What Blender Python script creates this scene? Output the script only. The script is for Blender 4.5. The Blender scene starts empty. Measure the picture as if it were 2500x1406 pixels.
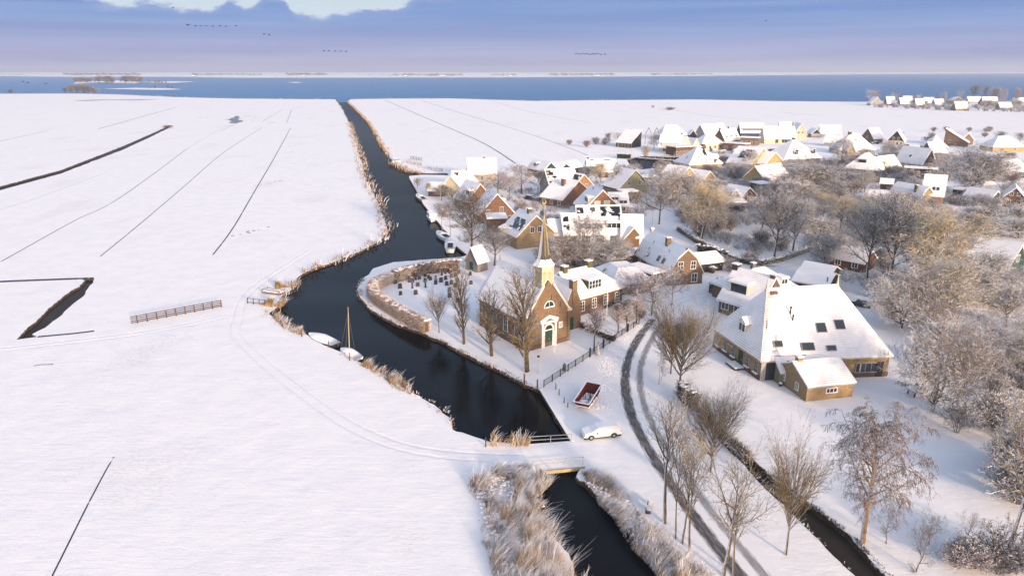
import bpy, math, random
from mathutils import Vector, Matrix, geometry, noise
R=math.radians
SC=bpy.context.scene; COL=SC.collection
# ---------------------------------------------------------------- camera, sky, sun, exposure
F_PX=1667.; PITCH=math.atan(533/F_PX); CAM_H=42.
cd=bpy.data.cameras.new('camera'); cam=bpy.data.objects.new('camera',cd); COL.objects.link(cam)
cam.location=(0,0,CAM_H); cam.rotation_euler=(math.pi/2-PITCH,0,0)
cd.sensor_width=36; cd.lens=36*F_PX/2500; cd.clip_start=.5; cd.clip_end=40000; SC.camera=cam
SUN_DIR=Vector((.52,-.85,0)).normalized(); SUN_EL=R(11.5)      # horizontal direction towards the sun
to_sun=Vector((SUN_DIR.x*math.cos(SUN_EL),SUN_DIR.y*math.cos(SUN_EL),math.sin(SUN_EL)))
sd=bpy.data.lights.new('sun','SUN'); sun=bpy.data.objects.new('sun',sd); COL.objects.link(sun)
sun.rotation_euler=(-to_sun).to_track_quat('-Z','Y').to_euler()
sd.energy=2.2; sd.angle=R(2.5); sd.color=(1,.77,.54)
EXPOSURE=1.29
SC.view_settings.view_transform='Standard'; SC.view_settings.look='None'; SC.view_settings.exposure=EXPOSURE; SC.view_settings.gamma=1
W=bpy.data.worlds.new('World'); SC.world=W; W.use_nodes=True
def world():
    nt=W.node_tree; n=nt.nodes; L=nt.links; n.clear()
    out=n.new('ShaderNodeOutputWorld'); bg=n.new('ShaderNodeBackground'); bg.inputs[1].default_value=.15
    sky=n.new('ShaderNodeTexSky'); sky.sky_type='NISHITA'; sky.sun_disc=False; sky.sun_elevation=SUN_EL
    sky.sun_rotation=math.atan2(SUN_DIR.x,SUN_DIR.y); sky.altitude=0; sky.air_density=1; sky.dust_density=2.5; sky.ozone_density=1
    tc=n.new('ShaderNodeTexCoord'); sep=n.new('ShaderNodeSeparateXYZ'); L.new(tc.outputs['Generated'],sep.inputs[0])
    # cloud bank lying over the horizon: lavender below, blue above, ragged top with bright tops
    mp=n.new('ShaderNodeMapping'); mp.inputs['Scale'].default_value=(11,11,30); L.new(tc.outputs['Generated'],mp.inputs[0])
    nz=n.new('ShaderNodeTexNoise'); nz.inputs['Scale'].default_value=1.6; nz.inputs['Detail'].default_value=7; nz.inputs['Roughness'].default_value=.55; L.new(mp.outputs[0],nz.inputs[0])
    def math_(op,a,b,clamp=False):
        m=n.new('ShaderNodeMath'); m.operation=op; m.use_clamp=clamp
        for i,v in enumerate((a,b)):
            if v is None: continue
            if isinstance(v,(int,float)): m.inputs[i].default_value=v
            else: L.new(v,m.inputs[i])
        return m.outputs[0]
    z=sep.outputs[2]
    az=math_('DIVIDE',sep.outputs[0],sep.outputs[1])
    # height of the cloud bank's top along the horizon (direction x/y), with a pale gap left of the middle
    tr=n.new('ShaderNodeValToRGB'); L.new(math_('ADD',math_('MULTIPLY',az,1.15),.9,True),tr.inputs[0]); te=tr.color_ramp.elements
    prof=[(-.78,1.02),(-.70,.96),(-.60,.90),(-.55,.79),(-.53,.76),(-.49,.83),(-.46,.77),(-.42,.80),(-.385,.90),(-.365,.80),(-.335,.93),(-.31,.95),(-.298,.78),(-.26,.74),(-.22,.77),(-.17,.82),(-.145,.88),(-.12,.98),(-.05,1.08),(.3,1.2)]
    te[0].position=0; te[0].color=(1.02,)*3+(1,); te[1].position=1; te[1].color=(1.2,)*3+(1,)
    for p_,v_ in prof:
        k=te.new(p_*1.15+.9); k.color=(v_,v_,v_,1)
    nf=n.new('ShaderNodeTexNoise'); nf.inputs['Scale'].default_value=3.4; nf.inputs['Detail'].default_value=6; nf.inputs['Roughness'].default_value=.6; L.new(mp.outputs[0],nf.inputs[0])
    nn=math_('ADD',math_('MULTIPLY',math_('SUBTRACT',nz.outputs[0],.5),.03),math_('MULTIPLY',math_('SUBTRACT',nf.outputs[0],.5),.022))
    topz=math_('ADD',math_('MULTIPLY',tr.outputs[0],.0955),nn)
    edge=math_('MULTIPLY',math_('SUBTRACT',topz,z),170,True)
    mp2=n.new('ShaderNodeMapping'); mp2.inputs['Scale'].default_value=(2.2,2.2,75); L.new(tc.outputs['Generated'],mp2.inputs[0])
    nz2=n.new('ShaderNodeTexNoise'); nz2.inputs['Scale'].default_value=1.; nz2.inputs['Detail'].default_value=5; L.new(mp2.outputs[0],nz2.inputs[0])
    zz=math_('ADD',z,math_('MULTIPLY',math_('SUBTRACT',nz2.outputs[0],.5),.06))
    cr=n.new('ShaderNodeValToRGB'); L.new(math_('MULTIPLY',zz,10,True),cr.inputs[0])
    e=cr.color_ramp.elements
    K=1
    stops=[(0,(.48,.47,.68)),(.24,(.45,.47,.72)),(.46,(.35,.44,.73)),(.68,(.275,.41,.74)),(1,(.26,.39,.71))]
    e[0].position=0; e[0].color=(*[c*K for c in stops[0][1]],1); e[1].position=1; e[1].color=(*[c*K for c in stops[-1][1]],1)
    for p,c in stops[1:-1]:
        q=e.new(p); q.color=(*[x*K for x in c],1)
    clear=n.new('ShaderNodeValToRGB'); L.new(math_('MULTIPLY',z,1,True),clear.inputs[0])
    e=clear.color_ramp.elements; e[0].position=.04; e[0].color=(.74,.85,.93,1); e[1].position=.35; e[1].color=(.30,.42,.66,1)
    # blend the painted band (only over the low sky) with the physical sky above
    sc=n.new('ShaderNodeVectorMath'); sc.operation='SCALE'; sc.inputs['Scale'].default_value=SKYK
    rim=n.new('ShaderNodeMix'); rim.data_type='RGBA'; rw=math_('MULTIPLY',math_('SUBTRACT',1,math_('MULTIPLY',math_('SUBTRACT',topz,z),75,True)),.42); L.new(math_('MULTIPLY',rw,math_('MULTIPLY',nz.outputs[0],1.2)),rim.inputs[0]); mott=n.new('ShaderNodeMix'); mott.data_type='RGBA'; mott.blend_type='MULTIPLY'; mott.inputs[0].default_value=1; mg=n.new('ShaderNodeValToRGB'); L.new(nz2.outputs[0],mg.inputs[0]); mg.color_ramp.elements[0].position=.36; mg.color_ramp.elements[0].color=(.80,.86,.93,1); mg.color_ramp.elements[1].position=.66; mg.color_ramp.elements[1].color=(1.16,1.10,1.04,1); L.new(cr.outputs[0],mott.inputs[6]); L.new(mg.outputs[0],mott.inputs[7]); L.new(mott.outputs[2],rim.inputs[6]); rim.inputs[7].default_value=(.66,.66,.86,1)
    mix=n.new('ShaderNodeMix'); mix.data_type='RGBA'; L.new(edge,mix.inputs[0]); L.new(clear.outputs[0],mix.inputs[6]); L.new(rim.outputs[2],mix.inputs[7])
    L.new(mix.outputs[2],sc.inputs[0])
    hi=math_('MULTIPLY',math_('SUBTRACT',z,.14),4,True)
    mix2=n.new('ShaderNodeMix'); mix2.data_type='RGBA'; L.new(hi,mix2.inputs[0]); L.new(sc.outputs[0],mix2.inputs[6])
    hs=n.new('ShaderNodeMix'); hs.data_type='RGBA'; hs.blend_type='MULTIPLY'; hs.inputs[0].default_value=1; hs.inputs[7].default_value=(1.45,1.3,1.22,1)
    L.new(sky.outputs[0],hs.inputs[6]); L.new(hs.outputs[2],mix2.inputs[7])
    L.new(mix2.outputs[2],bg.inputs[0]); L.new(bg.outputs[0],out.inputs[0])
SKYK=2.53
world()
SC.render.engine='CYCLES'; SC.cycles.max_bounces=6; SC.cycles.transparent_max_bounces=6; SC.cycles.volume_bounces=0
# ---------------------------------------------------------------- measuring: a pixel of the photograph -> the place on the plane z
SP,CP=math.sin(PITCH),math.cos(PITCH)
def P(x,y,z=0.):
    yd=(y-703)/F_PX; k=(CAM_H-z)/(SP+yd*CP)
    return Vector(((x-1250)/F_PX*k, k*(CP-yd*SP)))
def P3(x,y,z=0.): p=P(x,y,z); return Vector((p.x,p.y,z))
def height_at(X,Y,y):
    yd=(y-703)/F_PX; return CAM_H-Y*(SP+yd*CP)/(CP-yd*SP)
# ---------------------------------------------------------------- materials
MATS={}
def newmat(name):
    m=bpy.data.materials.new(name); m.use_nodes=True; n=m.node_tree.nodes; n.clear(); MATS[name]=m
    o=n.new('ShaderNodeOutputMaterial'); b=n.new('ShaderNodeBsdfPrincipled'); m.node_tree.links.new(b.outputs[0],o.inputs[0])
    b.inputs['Roughness'].default_value=.85; b.inputs['Specular IOR Level'].default_value=.3
    return m,m.node_tree,b
class NT:
    def __init__(s,nt): s.n=nt.nodes; s.L=nt.links
    def put(s,node,i,v):
        if v is None: return
        if isinstance(v,bpy.types.NodeSocket): s.L.new(v,node.inputs[i])
        else: node.inputs[i].default_value=v
    def m(s,op,a,b=0.,clamp=False):
        k=s.n.new('ShaderNodeMath'); k.operation=op; k.use_clamp=clamp; s.put(k,0,a); s.put(k,1,b); return k.outputs[0]
    def pos(s): return s.n.new('ShaderNodeNewGeometry').outputs['Position']
    def nor(s): return s.n.new('ShaderNodeNewGeometry').outputs['Normal']
    def uv(s): return s.n.new('ShaderNodeTexCoord').outputs['UV']
    def obj(s): return s.n.new('ShaderNodeTexCoord').outputs['Object']
    def mp(s,v,sc=(1,1,1),rot=0.):
        k=s.n.new('ShaderNodeMapping'); k.inputs['Scale'].default_value=sc; k.inputs['Rotation'].default_value=(0,0,rot); s.L.new(v,k.inputs[0]); return k.outputs[0]
    def nz(s,v,scale,detail=4,rough=.6,dist=0.):
        k=s.n.new('ShaderNodeTexNoise'); s.L.new(v,k.inputs['Vector']); k.inputs['Scale'].default_value=scale; k.inputs['Detail'].default_value=detail; k.inputs['Roughness'].default_value=rough; k.inputs['Distortion'].default_value=dist; return k.outputs[0]
    def step(s,v,a,b):
        k=s.n.new('ShaderNodeMapRange'); k.clamp=True; s.L.new(v,k.inputs[0]); k.inputs[1].default_value=a; k.inputs[2].default_value=b; return k.outputs[0]
    def mix(s,f,a,b):
        k=s.n.new('ShaderNodeMix'); k.data_type='RGBA'; s.put(k,0,f)
        for i,c in ((6,a),(7,b)): s.put(k,i,(*c,1) if isinstance(c,tuple) and len(c)==3 else c)
        return k.outputs[2]
    def bump(s,h,strength=.4,dist=.1):
        k=s.n.new('ShaderNodeBump'); s.L.new(h,k.inputs['Height']); k.inputs['Strength'].default_value=strength; k.inputs['Distance'].default_value=dist; return k.outputs[0]
    def dot(s,v,d):
        k=s.n.new('ShaderNodeVectorMath'); k.operation='DOT_PRODUCT'; s.L.new(v,k.inputs[0]); k.inputs[1].default_value=d; return k.outputs['Value']
SNOW=(.86,.82,.825); SNOW2=(.80,.775,.80)
def plain(name,col,rough=.8,var=.18,scale=3.,metal=0.,spec=.3,frost=0.):
    m,nt,b=newmat(name); t=NT(nt); v=t.nz(t.obj(),scale,5)
    f=t.step(v,.3,.7); c=t.mix(f,tuple(x*(1-var) for x in col),tuple(min(1,x*(1+var)) for x in col))
    if frost:
        g=t.m('MULTIPLY',t.step(t.m('ADD',t.dot(t.nor(),(-.35,-.1,.9)),t.m('MULTIPLY',v,.8)),.75,1.05),frost); c=t.mix(g,c,SNOW)
    nt.links.new(c,b.inputs['Base Color']); b.inputs['Roughness'].default_value=rough; b.inputs['Metallic'].default_value=metal; b.inputs['Specular IOR Level'].default_value=spec
    return m
def brick(name,col,mortar=(.30,.27,.24)):
    m,nt,b=newmat(name); t=NT(nt); k=nt.nodes.new('ShaderNodeTexBrick'); nt.links.new(t.uv(),k.inputs[0])
    k.inputs['Scale'].default_value=1; k.inputs['Brick Width'].default_value=.42; k.inputs['Row Height'].default_value=.13; k.inputs['Mortar Size'].default_value=.012
    k.inputs['Color1'].default_value=(*[c*1.18 for c in col],1); k.inputs['Color2'].default_value=(*[c*.72 for c in col],1); k.inputs['Mortar'].default_value=(*[.5*c+.5*d for c,d in zip(mortar,col)],1)
    v=t.nz(t.uv(),.7,6,.65); c=t.mix(t.step(v,.35,.75),k.outputs[0],tuple(c*.55+.02 for c in col)); c2=nt.nodes.new('ShaderNodeMix'); 
    nt.links.new(t.mix(t.m('MULTIPLY',t.step(t.nz(t.uv(),3.3,4),.45,.75),.5),c,tuple(min(1,c*1.5) for c in col)),b.inputs['Base Color']); b.inputs['Roughness'].default_value=.9
    return m
def snow_roof(name,patch=0.,lines=.5,tile=(.13,.06,.045)):
    m,nt,b=newmat(name); t=NT(nt); uv=t.uv(); 
    w=nt.nodes.new('ShaderNodeTexWave'); w.bands_direction='Y'; w.inputs['Scale'].default_value=.95; w.inputs['Distortion'].default_value=.6; w.inputs['Detail'].default_value=2; nt.links.new(uv,w.inputs[0])
    n1=t.nz(uv,.28,5,.6); n2=t.nz(uv,1.7,6,.7)
    f=t.m('MULTIPLY',t.m('MULTIPLY',t.step(w.outputs[1],.72,.95),t.step(n1,.42,.62)),lines)
    c=t.mix(f,SNOW,(.42,.36,.36))
    if patch: c=t.mix(t.step(t.m('ADD',n1,t.m('MULTIPLY',n2,.22)),.86-patch,.875-patch),c,tile)
    nt.links.new(c,b.inputs['Base Color'])
    h=t.m('ADD',t.m('MULTIPLY',w.outputs[1],.25*lines),t.m('MULTIPLY',n2,.9)); nt.links.new(t.bump(h,.6,.1),b.inputs['Normal'])
    b.inputs['Subsurface Weight'].default_value=0; return m
def ground_relief(t,p):
    rip=t.nz(t.mp(p,(.28,1.5,1),.25),1.1,5,.62,.3); rip2=t.nz(t.mp(p,(1,2.2,1),.3),3.2,4,.7); big=t.nz(p,.03,4,.5); mid=t.nz(p,.25,5,.6)
    return t.m('ADD',t.m('ADD',t.m('MULTIPLY',rip,.7),t.m('MULTIPLY',rip2,.35)),t.m('ADD',t.m('MULTIPLY',mid,1.8),t.m('MULTIPLY',big,6))),mid
def snow_ground():
    m,nt,b=newmat('snow_ground'); t=NT(nt); p=t.pos(); h,mid=ground_relief(t,p)
    nt.links.new(t.bump(h,.6,.11),b.inputs['Normal'])
    c=t.mix(t.step(mid,.35,.65),SNOW,SNOW2)
    # thin grass showing where the wind has swept the snow, and loose dark specks
    g=t.m('MULTIPLY',t.step(t.nz(t.mp(p,(1,.45,1),-.5),.055,4,.5),.57,.68),t.step(t.nz(t.mp(p,(.8,2.4,1),.2),1.9,6,.8),.50,.66))
    c=t.mix(t.m('MULTIPLY',g,.75),c,(.34,.27,.22))
    sp=t.m('MULTIPLY',t.step(t.nz(p,2.6,3,.6),.70,.73),t.m('MULTIPLY',t.step(t.nz(p,.12,3),.5,.6),.85)); c=t.mix(sp,c,(.12,.10,.10))
    nt.links.new(c,b.inputs['Base Color']); b.inputs['Roughness'].default_value=.75
    return m
def bankmat():
    m,nt,b=newmat('bank_edge'); t=NT(nt); p=t.pos(); v=t.nz(p,1.3,6,.75)
    sep=nt.nodes.new('ShaderNodeSeparateXYZ'); nt.links.new(p,sep.inputs[0])
    f=t.m('ADD',t.m('MULTIPLY',v,1.3),t.m('MULTIPLY',sep.outputs[2],1.15)); c=t.mix(t.step(f,.56,.72),t.mix(t.step(t.nz(p,5,4),.4,.6),(.035,.022,.014),(.11,.065,.03)),SNOW)
    nt.links.new(c,b.inputs['Base Color']); nt.links.new(t.bump(v,.9,.3),b.inputs['Normal']); return m
def water(name,col,rough,bscale,bstr,dist):
    m,nt,b=newmat(name); t=NT(nt); p=t.pos(); v=t.nz(t.mp(p,(1,1.6,1),.4),bscale,5,.6)
    b.inputs['Base Color'].default_value=(*col,1); b.inputs['Roughness'].default_value=rough; b.inputs['Specular IOR Level'].default_value=.5; b.inputs['IOR'].default_value=1.33
    nt.links.new(t.bump(v,bstr,dist),b.inputs['Normal']); return m,nt,b,t
def open_water(name,base,tint,rough,bscale,bstr,dist,stretch=(1,1.6,1)):
    m=bpy.data.materials.new(name); m.use_nodes=True; nt=m.node_tree; nt.nodes.clear(); t=NT(nt); n=nt.nodes; L=nt.links
    o=n.new('ShaderNodeOutputMaterial'); d=n.new('ShaderNodeBsdfDiffuse'); g=n.new('ShaderNodeBsdfGlossy'); x=n.new('ShaderNodeMixShader'); f=n.new('ShaderNodeFresnel'); f.inputs[0].default_value=1.33
    p=t.pos(); v=t.nz(t.mp(p,stretch,.4),bscale,6,.65); bp=t.bump(v,bstr,dist); big=t.nz(t.mp(p,(.6,2.2,1),.1),.035,4,.6)
    L.new(t.mix(t.step(big,.35,.65),tuple(c*.8 for c in base),tuple(c*1.2 for c in base)),d.inputs[0]); L.new(t.mix(t.step(big,.3,.7),tuple(c*.82 for c in tint),tuple(min(1,c*1.1) for c in tint)),g.inputs[0]); g.inputs['Roughness'].default_value=rough
    for q in (d,g): L.new(bp,q.inputs['Normal'])
    L.new(bp,f.inputs['Normal']); L.new(f.outputs[0],x.inputs[0]); L.new(d.outputs[0],x.inputs[1]); L.new(g.outputs[0],x.inputs[2]); L.new(x.outputs[0],o.inputs[0]); return m
def twig(name,dark,lite,frost,wind=(-.55,-.25,.75)):
    m,nt,b=newmat(name); t=NT(nt); p=t.obj(); v=t.nz(p,.9,4,.7); v2=t.nz(p,9,2)
    c=t.mix(t.step(v,.35,.65),dark,lite)
    f=t.step(t.m('ADD',t.dot(t.nor(),wind),t.m('MULTIPLY',t.m('SUBTRACT',v2,.5),1.4)),.55-frost,.95-frost)
    nt.links.new(t.mix(f,c,(.80,.79,.82)),b.inputs['Base Color']); b.inputs['Roughness'].default_value=.9; b.inputs['Specular IOR Level'].default_value=.1; return m
M={}
def materials():
    M['snow']=plain('snow',SNOW,.8,.02,1.5); M['ground']=snow_ground(); M['bank']=bankmat()
    M['roof']=snow_roof('roof_snow'); M['roofp']=snow_roof('roof_snow_patchy',.14,.4,(.05,.045,.05)); M['rooft']=snow_roof('roof_snow_tiles',.02,1.,(.20,.09,.06)); M['roofr']=snow_roof('roof_snow_thin',.10,1.,(.16,.06,.045))
    for k,c in dict(redbrick=(.17,.08,.05),orange=(.31,.155,.075),brown=(.17,.105,.065),tanbrick=(.30,.205,.105),church=(.20,.12,.065),darkbrick=(.13,.075,.05)).items(): M[k]=brick(k+'_brick' if 'brick' not in k else k,c)
    for k,c in dict(cream=(.58,.49,.34),white=(.78,.77,.74),grey=(.30,.29,.28),greywood=(.20,.18,.17),black=(.025,.025,.03),green=(.02,.06,.05),khaki=(.21,.20,.13),yellow=(.42,.28,.11),blueblack=(.03,.05,.09),beige=(.50,.41,.30),wood=(.16,.09,.05),brownwood=(.13,.065,.04),stone=(.05,.045,.05),palestone=(.33,.32,.32),olive=(.10,.09,.03),rust=(.10,.016,.014),rubber=(.02,.02,.022),concrete=(.33,.31,.28),tan=(.42,.33,.18),pole=(.42,.40,.37)).items(): M[k]=plain(k+'_surface',c)
    M['gold']=plain('gilding',(.75,.48,.10),.3,.1,3,.8); M['slate']=plain('slate',(.085,.07,.055),.6,.35,2.5); M['metal']=plain('grey_metal',(.33,.34,.36),.45,.1,3,.3)
    M['carpaint']=plain('white_car_paint',(.80,.77,.70),.25,.06,1.,0,.5); M['rocksnow']=plain('snowy_stone',(.13,.12,.13),.9,.3,3,0,.2,1.)
    M['fencewood']=plain('fence_wood',(.10,.06,.035),.8,.3,6,0,.2,.1); M['darkcar']=plain('dark_car_paint',(.02,.03,.045),.25,.1,1,0,.5)
    m,nt,b=newmat('glass'); b.inputs['Base Color'].default_value=(.03,.04,.05,1); b.inputs['Roughness'].default_value=.08; b.inputs['Specular IOR Level'].default_value=.6; M['glass']=m
    m,nt,b=newmat('blind_window'); b.inputs['Base Color'].default_value=(.62,.53,.40,1); M['blind']=m
    m,nt,b=newmat('solar'); t=NT(nt); v=t.nz(t.uv(),.55,5,.6); nt.links.new(t.mix(t.step(v,.53,.55),(.012,.014,.022),SNOW),b.inputs['Base Color']); b.inputs['Roughness'].default_value=.3; M['solar']=m
    M['canal']=open_water('canal_water',(.008,.009,.010),(.23,.25,.29),.06,.5,.12,.08)
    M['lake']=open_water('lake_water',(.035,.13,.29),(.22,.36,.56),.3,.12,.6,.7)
    M['ditch']=open_water('ditch_water',(.035,.03,.026),(.17,.16,.155),.12,.6,.1,.05)
    M['bark']=twig('bark',(.045,.03,.016),(.12,.085,.04),.0,(-.95,.1,.3)); M['barkw']=twig('bark_plastered',(.055,.038,.02),(.14,.10,.045),.14,(-.97,.1,.3)); M['barkb']=twig('birch_bark',(.10,.06,.03),(.34,.22,.12),.1,(-.9,.1,.35))
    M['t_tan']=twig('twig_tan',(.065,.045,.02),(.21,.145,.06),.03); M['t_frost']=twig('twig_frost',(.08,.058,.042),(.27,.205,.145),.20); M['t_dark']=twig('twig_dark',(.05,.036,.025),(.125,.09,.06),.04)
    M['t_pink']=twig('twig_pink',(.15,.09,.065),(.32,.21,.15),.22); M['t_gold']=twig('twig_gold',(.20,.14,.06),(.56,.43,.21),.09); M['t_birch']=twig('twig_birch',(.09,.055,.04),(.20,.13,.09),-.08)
    M['core']=plain('hedge_core',(.05,.03,.018)); M['corelit']=plain('hedge_core_sunlit',(.13,.08,.045)); M['hedgelit']=twig('hedge_twig_sunlit',(.26,.15,.08),(.50,.32,.20),.22,(-.3,-.3,.9)); M['hedge']=twig('hedge_twig',(.13,.07,.035),(.30,.17,.08),.12,(-.3,-.2,.95)); M['evergreen']=twig('evergreen',(.018,.028,.012),(.04,.06,.02),-.12,(0,0,1)); M['reed']=twig('reed',(.17,.11,.065),(.44,.30,.18),.20,(-.3,-.3,.9)); M['reedg']=twig('reed_gold',(.30,.18,.08),(.48,.33,.15),.12,(-.3,-.3,.9)); M['leafg']=twig('leaf_gold',(.32,.22,.06),(.48,.36,.14),.15)  # corelit, hedgelit: lighter copies, sunlight on the churchyard hedge put into the colour
    # road with wheel tracks (u across, v along, metres)
    m,nt,b=newmat('road_snow'); t=NT(nt); uv=t.uv(); sep=nt.nodes.new('ShaderNodeSeparateXYZ'); nt.links.new(uv,sep.inputs[0]); u=sep.outputs[0]
    st=t.nz(t.mp(uv,(1,.12,1)),4.5,5,.7); w=t.nz(t.mp(uv,(.4,.06,1)),1.,3)
    uu=t.m('ADD',u,t.m('MULTIPLY',t.m('SUBTRACT',w,.5),.5))
    def track(c0,wd): return t.step(t.m('SUBTRACT',t.m('ADD',wd,t.m('MULTIPLY',t.m('SUBTRACT',st,.5),.9)),t.m('ABSOLUTE',t.m('SUBTRACT',uu,c0))),-.14,.2)
    a=track(-1.15,.66); c_=t.m('MULTIPLY',track(.95,.45),.72); f=t.m('MAXIMUM',a,c_); f=t.m('MULTIPLY',f,t.m('ADD',.45,st))
    nt.links.new(t.mix(f,SNOW2,(.075,.068,.072)),b.inputs['Base Color']); M['road']=m
    m,nt,b=newmat('path_snow'); t=NT(nt); uv=t.uv(); sep=nt.nodes.new('ShaderNodeSeparateXYZ'); nt.links.new(uv,sep.inputs[0]); u=t.m('ABSOLUTE',sep.outputs[0])
    st=t.nz(t.mp(uv,(1,.15,1)),3.5,5,.7); f=t.step(t.m('SUBTRACT',t.m('ADD',.22,t.m('MULTIPLY',t.m('SUBTRACT',st,.5),.8)),t.m('ABSOLUTE',t.m('SUBTRACT',u,.8))),-.1,.2)
    nt.links.new(t.mix(t.m('MULTIPLY',f,.35),SNOW2,(.45,.42,.45)),b.inputs['Base Color']); nt.links.new(t.bump(t.m('SUBTRACT',st,f),.5,.08),b.inputs['Normal']); M['lane']=m
    m,nt,b=newmat('trodden_snow'); t=NT(nt); p=t.pos(); h,mid=ground_relief(t,p); uv=t.uv(); sep=nt.nodes.new('ShaderNodeSeparateXYZ'); nt.links.new(uv,sep.inputs[0])
    w=t.nz(t.mp(uv,(.3,.05,1)),1.,3); u=t.m('ABSOLUTE',t.m('ADD',sep.outputs[0],t.m('MULTIPLY',t.m('SUBTRACT',w,.5),.6))); st=t.nz(t.mp(uv,(1,.3,1)),3.,5,.7)
    f=t.step(t.m('SUBTRACT',t.m('ADD',.2,t.m('MULTIPLY',t.m('SUBTRACT',st,.5),.9)),t.m('ABSOLUTE',t.m('SUBTRACT',u,.75))),-.15,.25)
    nt.links.new(t.mix(t.step(mid,.35,.65),SNOW,SNOW2),b.inputs['Base Color']); nt.links.new(t.bump(t.m('SUBTRACT',t.m('ADD',h,t.m('MULTIPLY',t.m('MULTIPLY',st,f),1.2)),t.m('MULTIPLY',f,1.6)),.6,.11),b.inputs['Normal']); b.inputs['Roughness'].default_value=.75; M['path']=m
    m,nt,b=newmat('furrow'); t=NT(nt); p=t.pos(); v=t.nz(p,.16,5,.75); nt.links.new(t.mix(t.step(v,.34,.41),SNOW,(.05,.05,.075)),b.inputs['Base Color']); M['furrow']=m
    m,nt,b=newmat('puddle'); t=NT(nt); b.inputs['Base Color'].default_value=(.10,.09,.10,1); b.inputs['Roughness'].default_value=.4; M['puddle']=m
materials()
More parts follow.
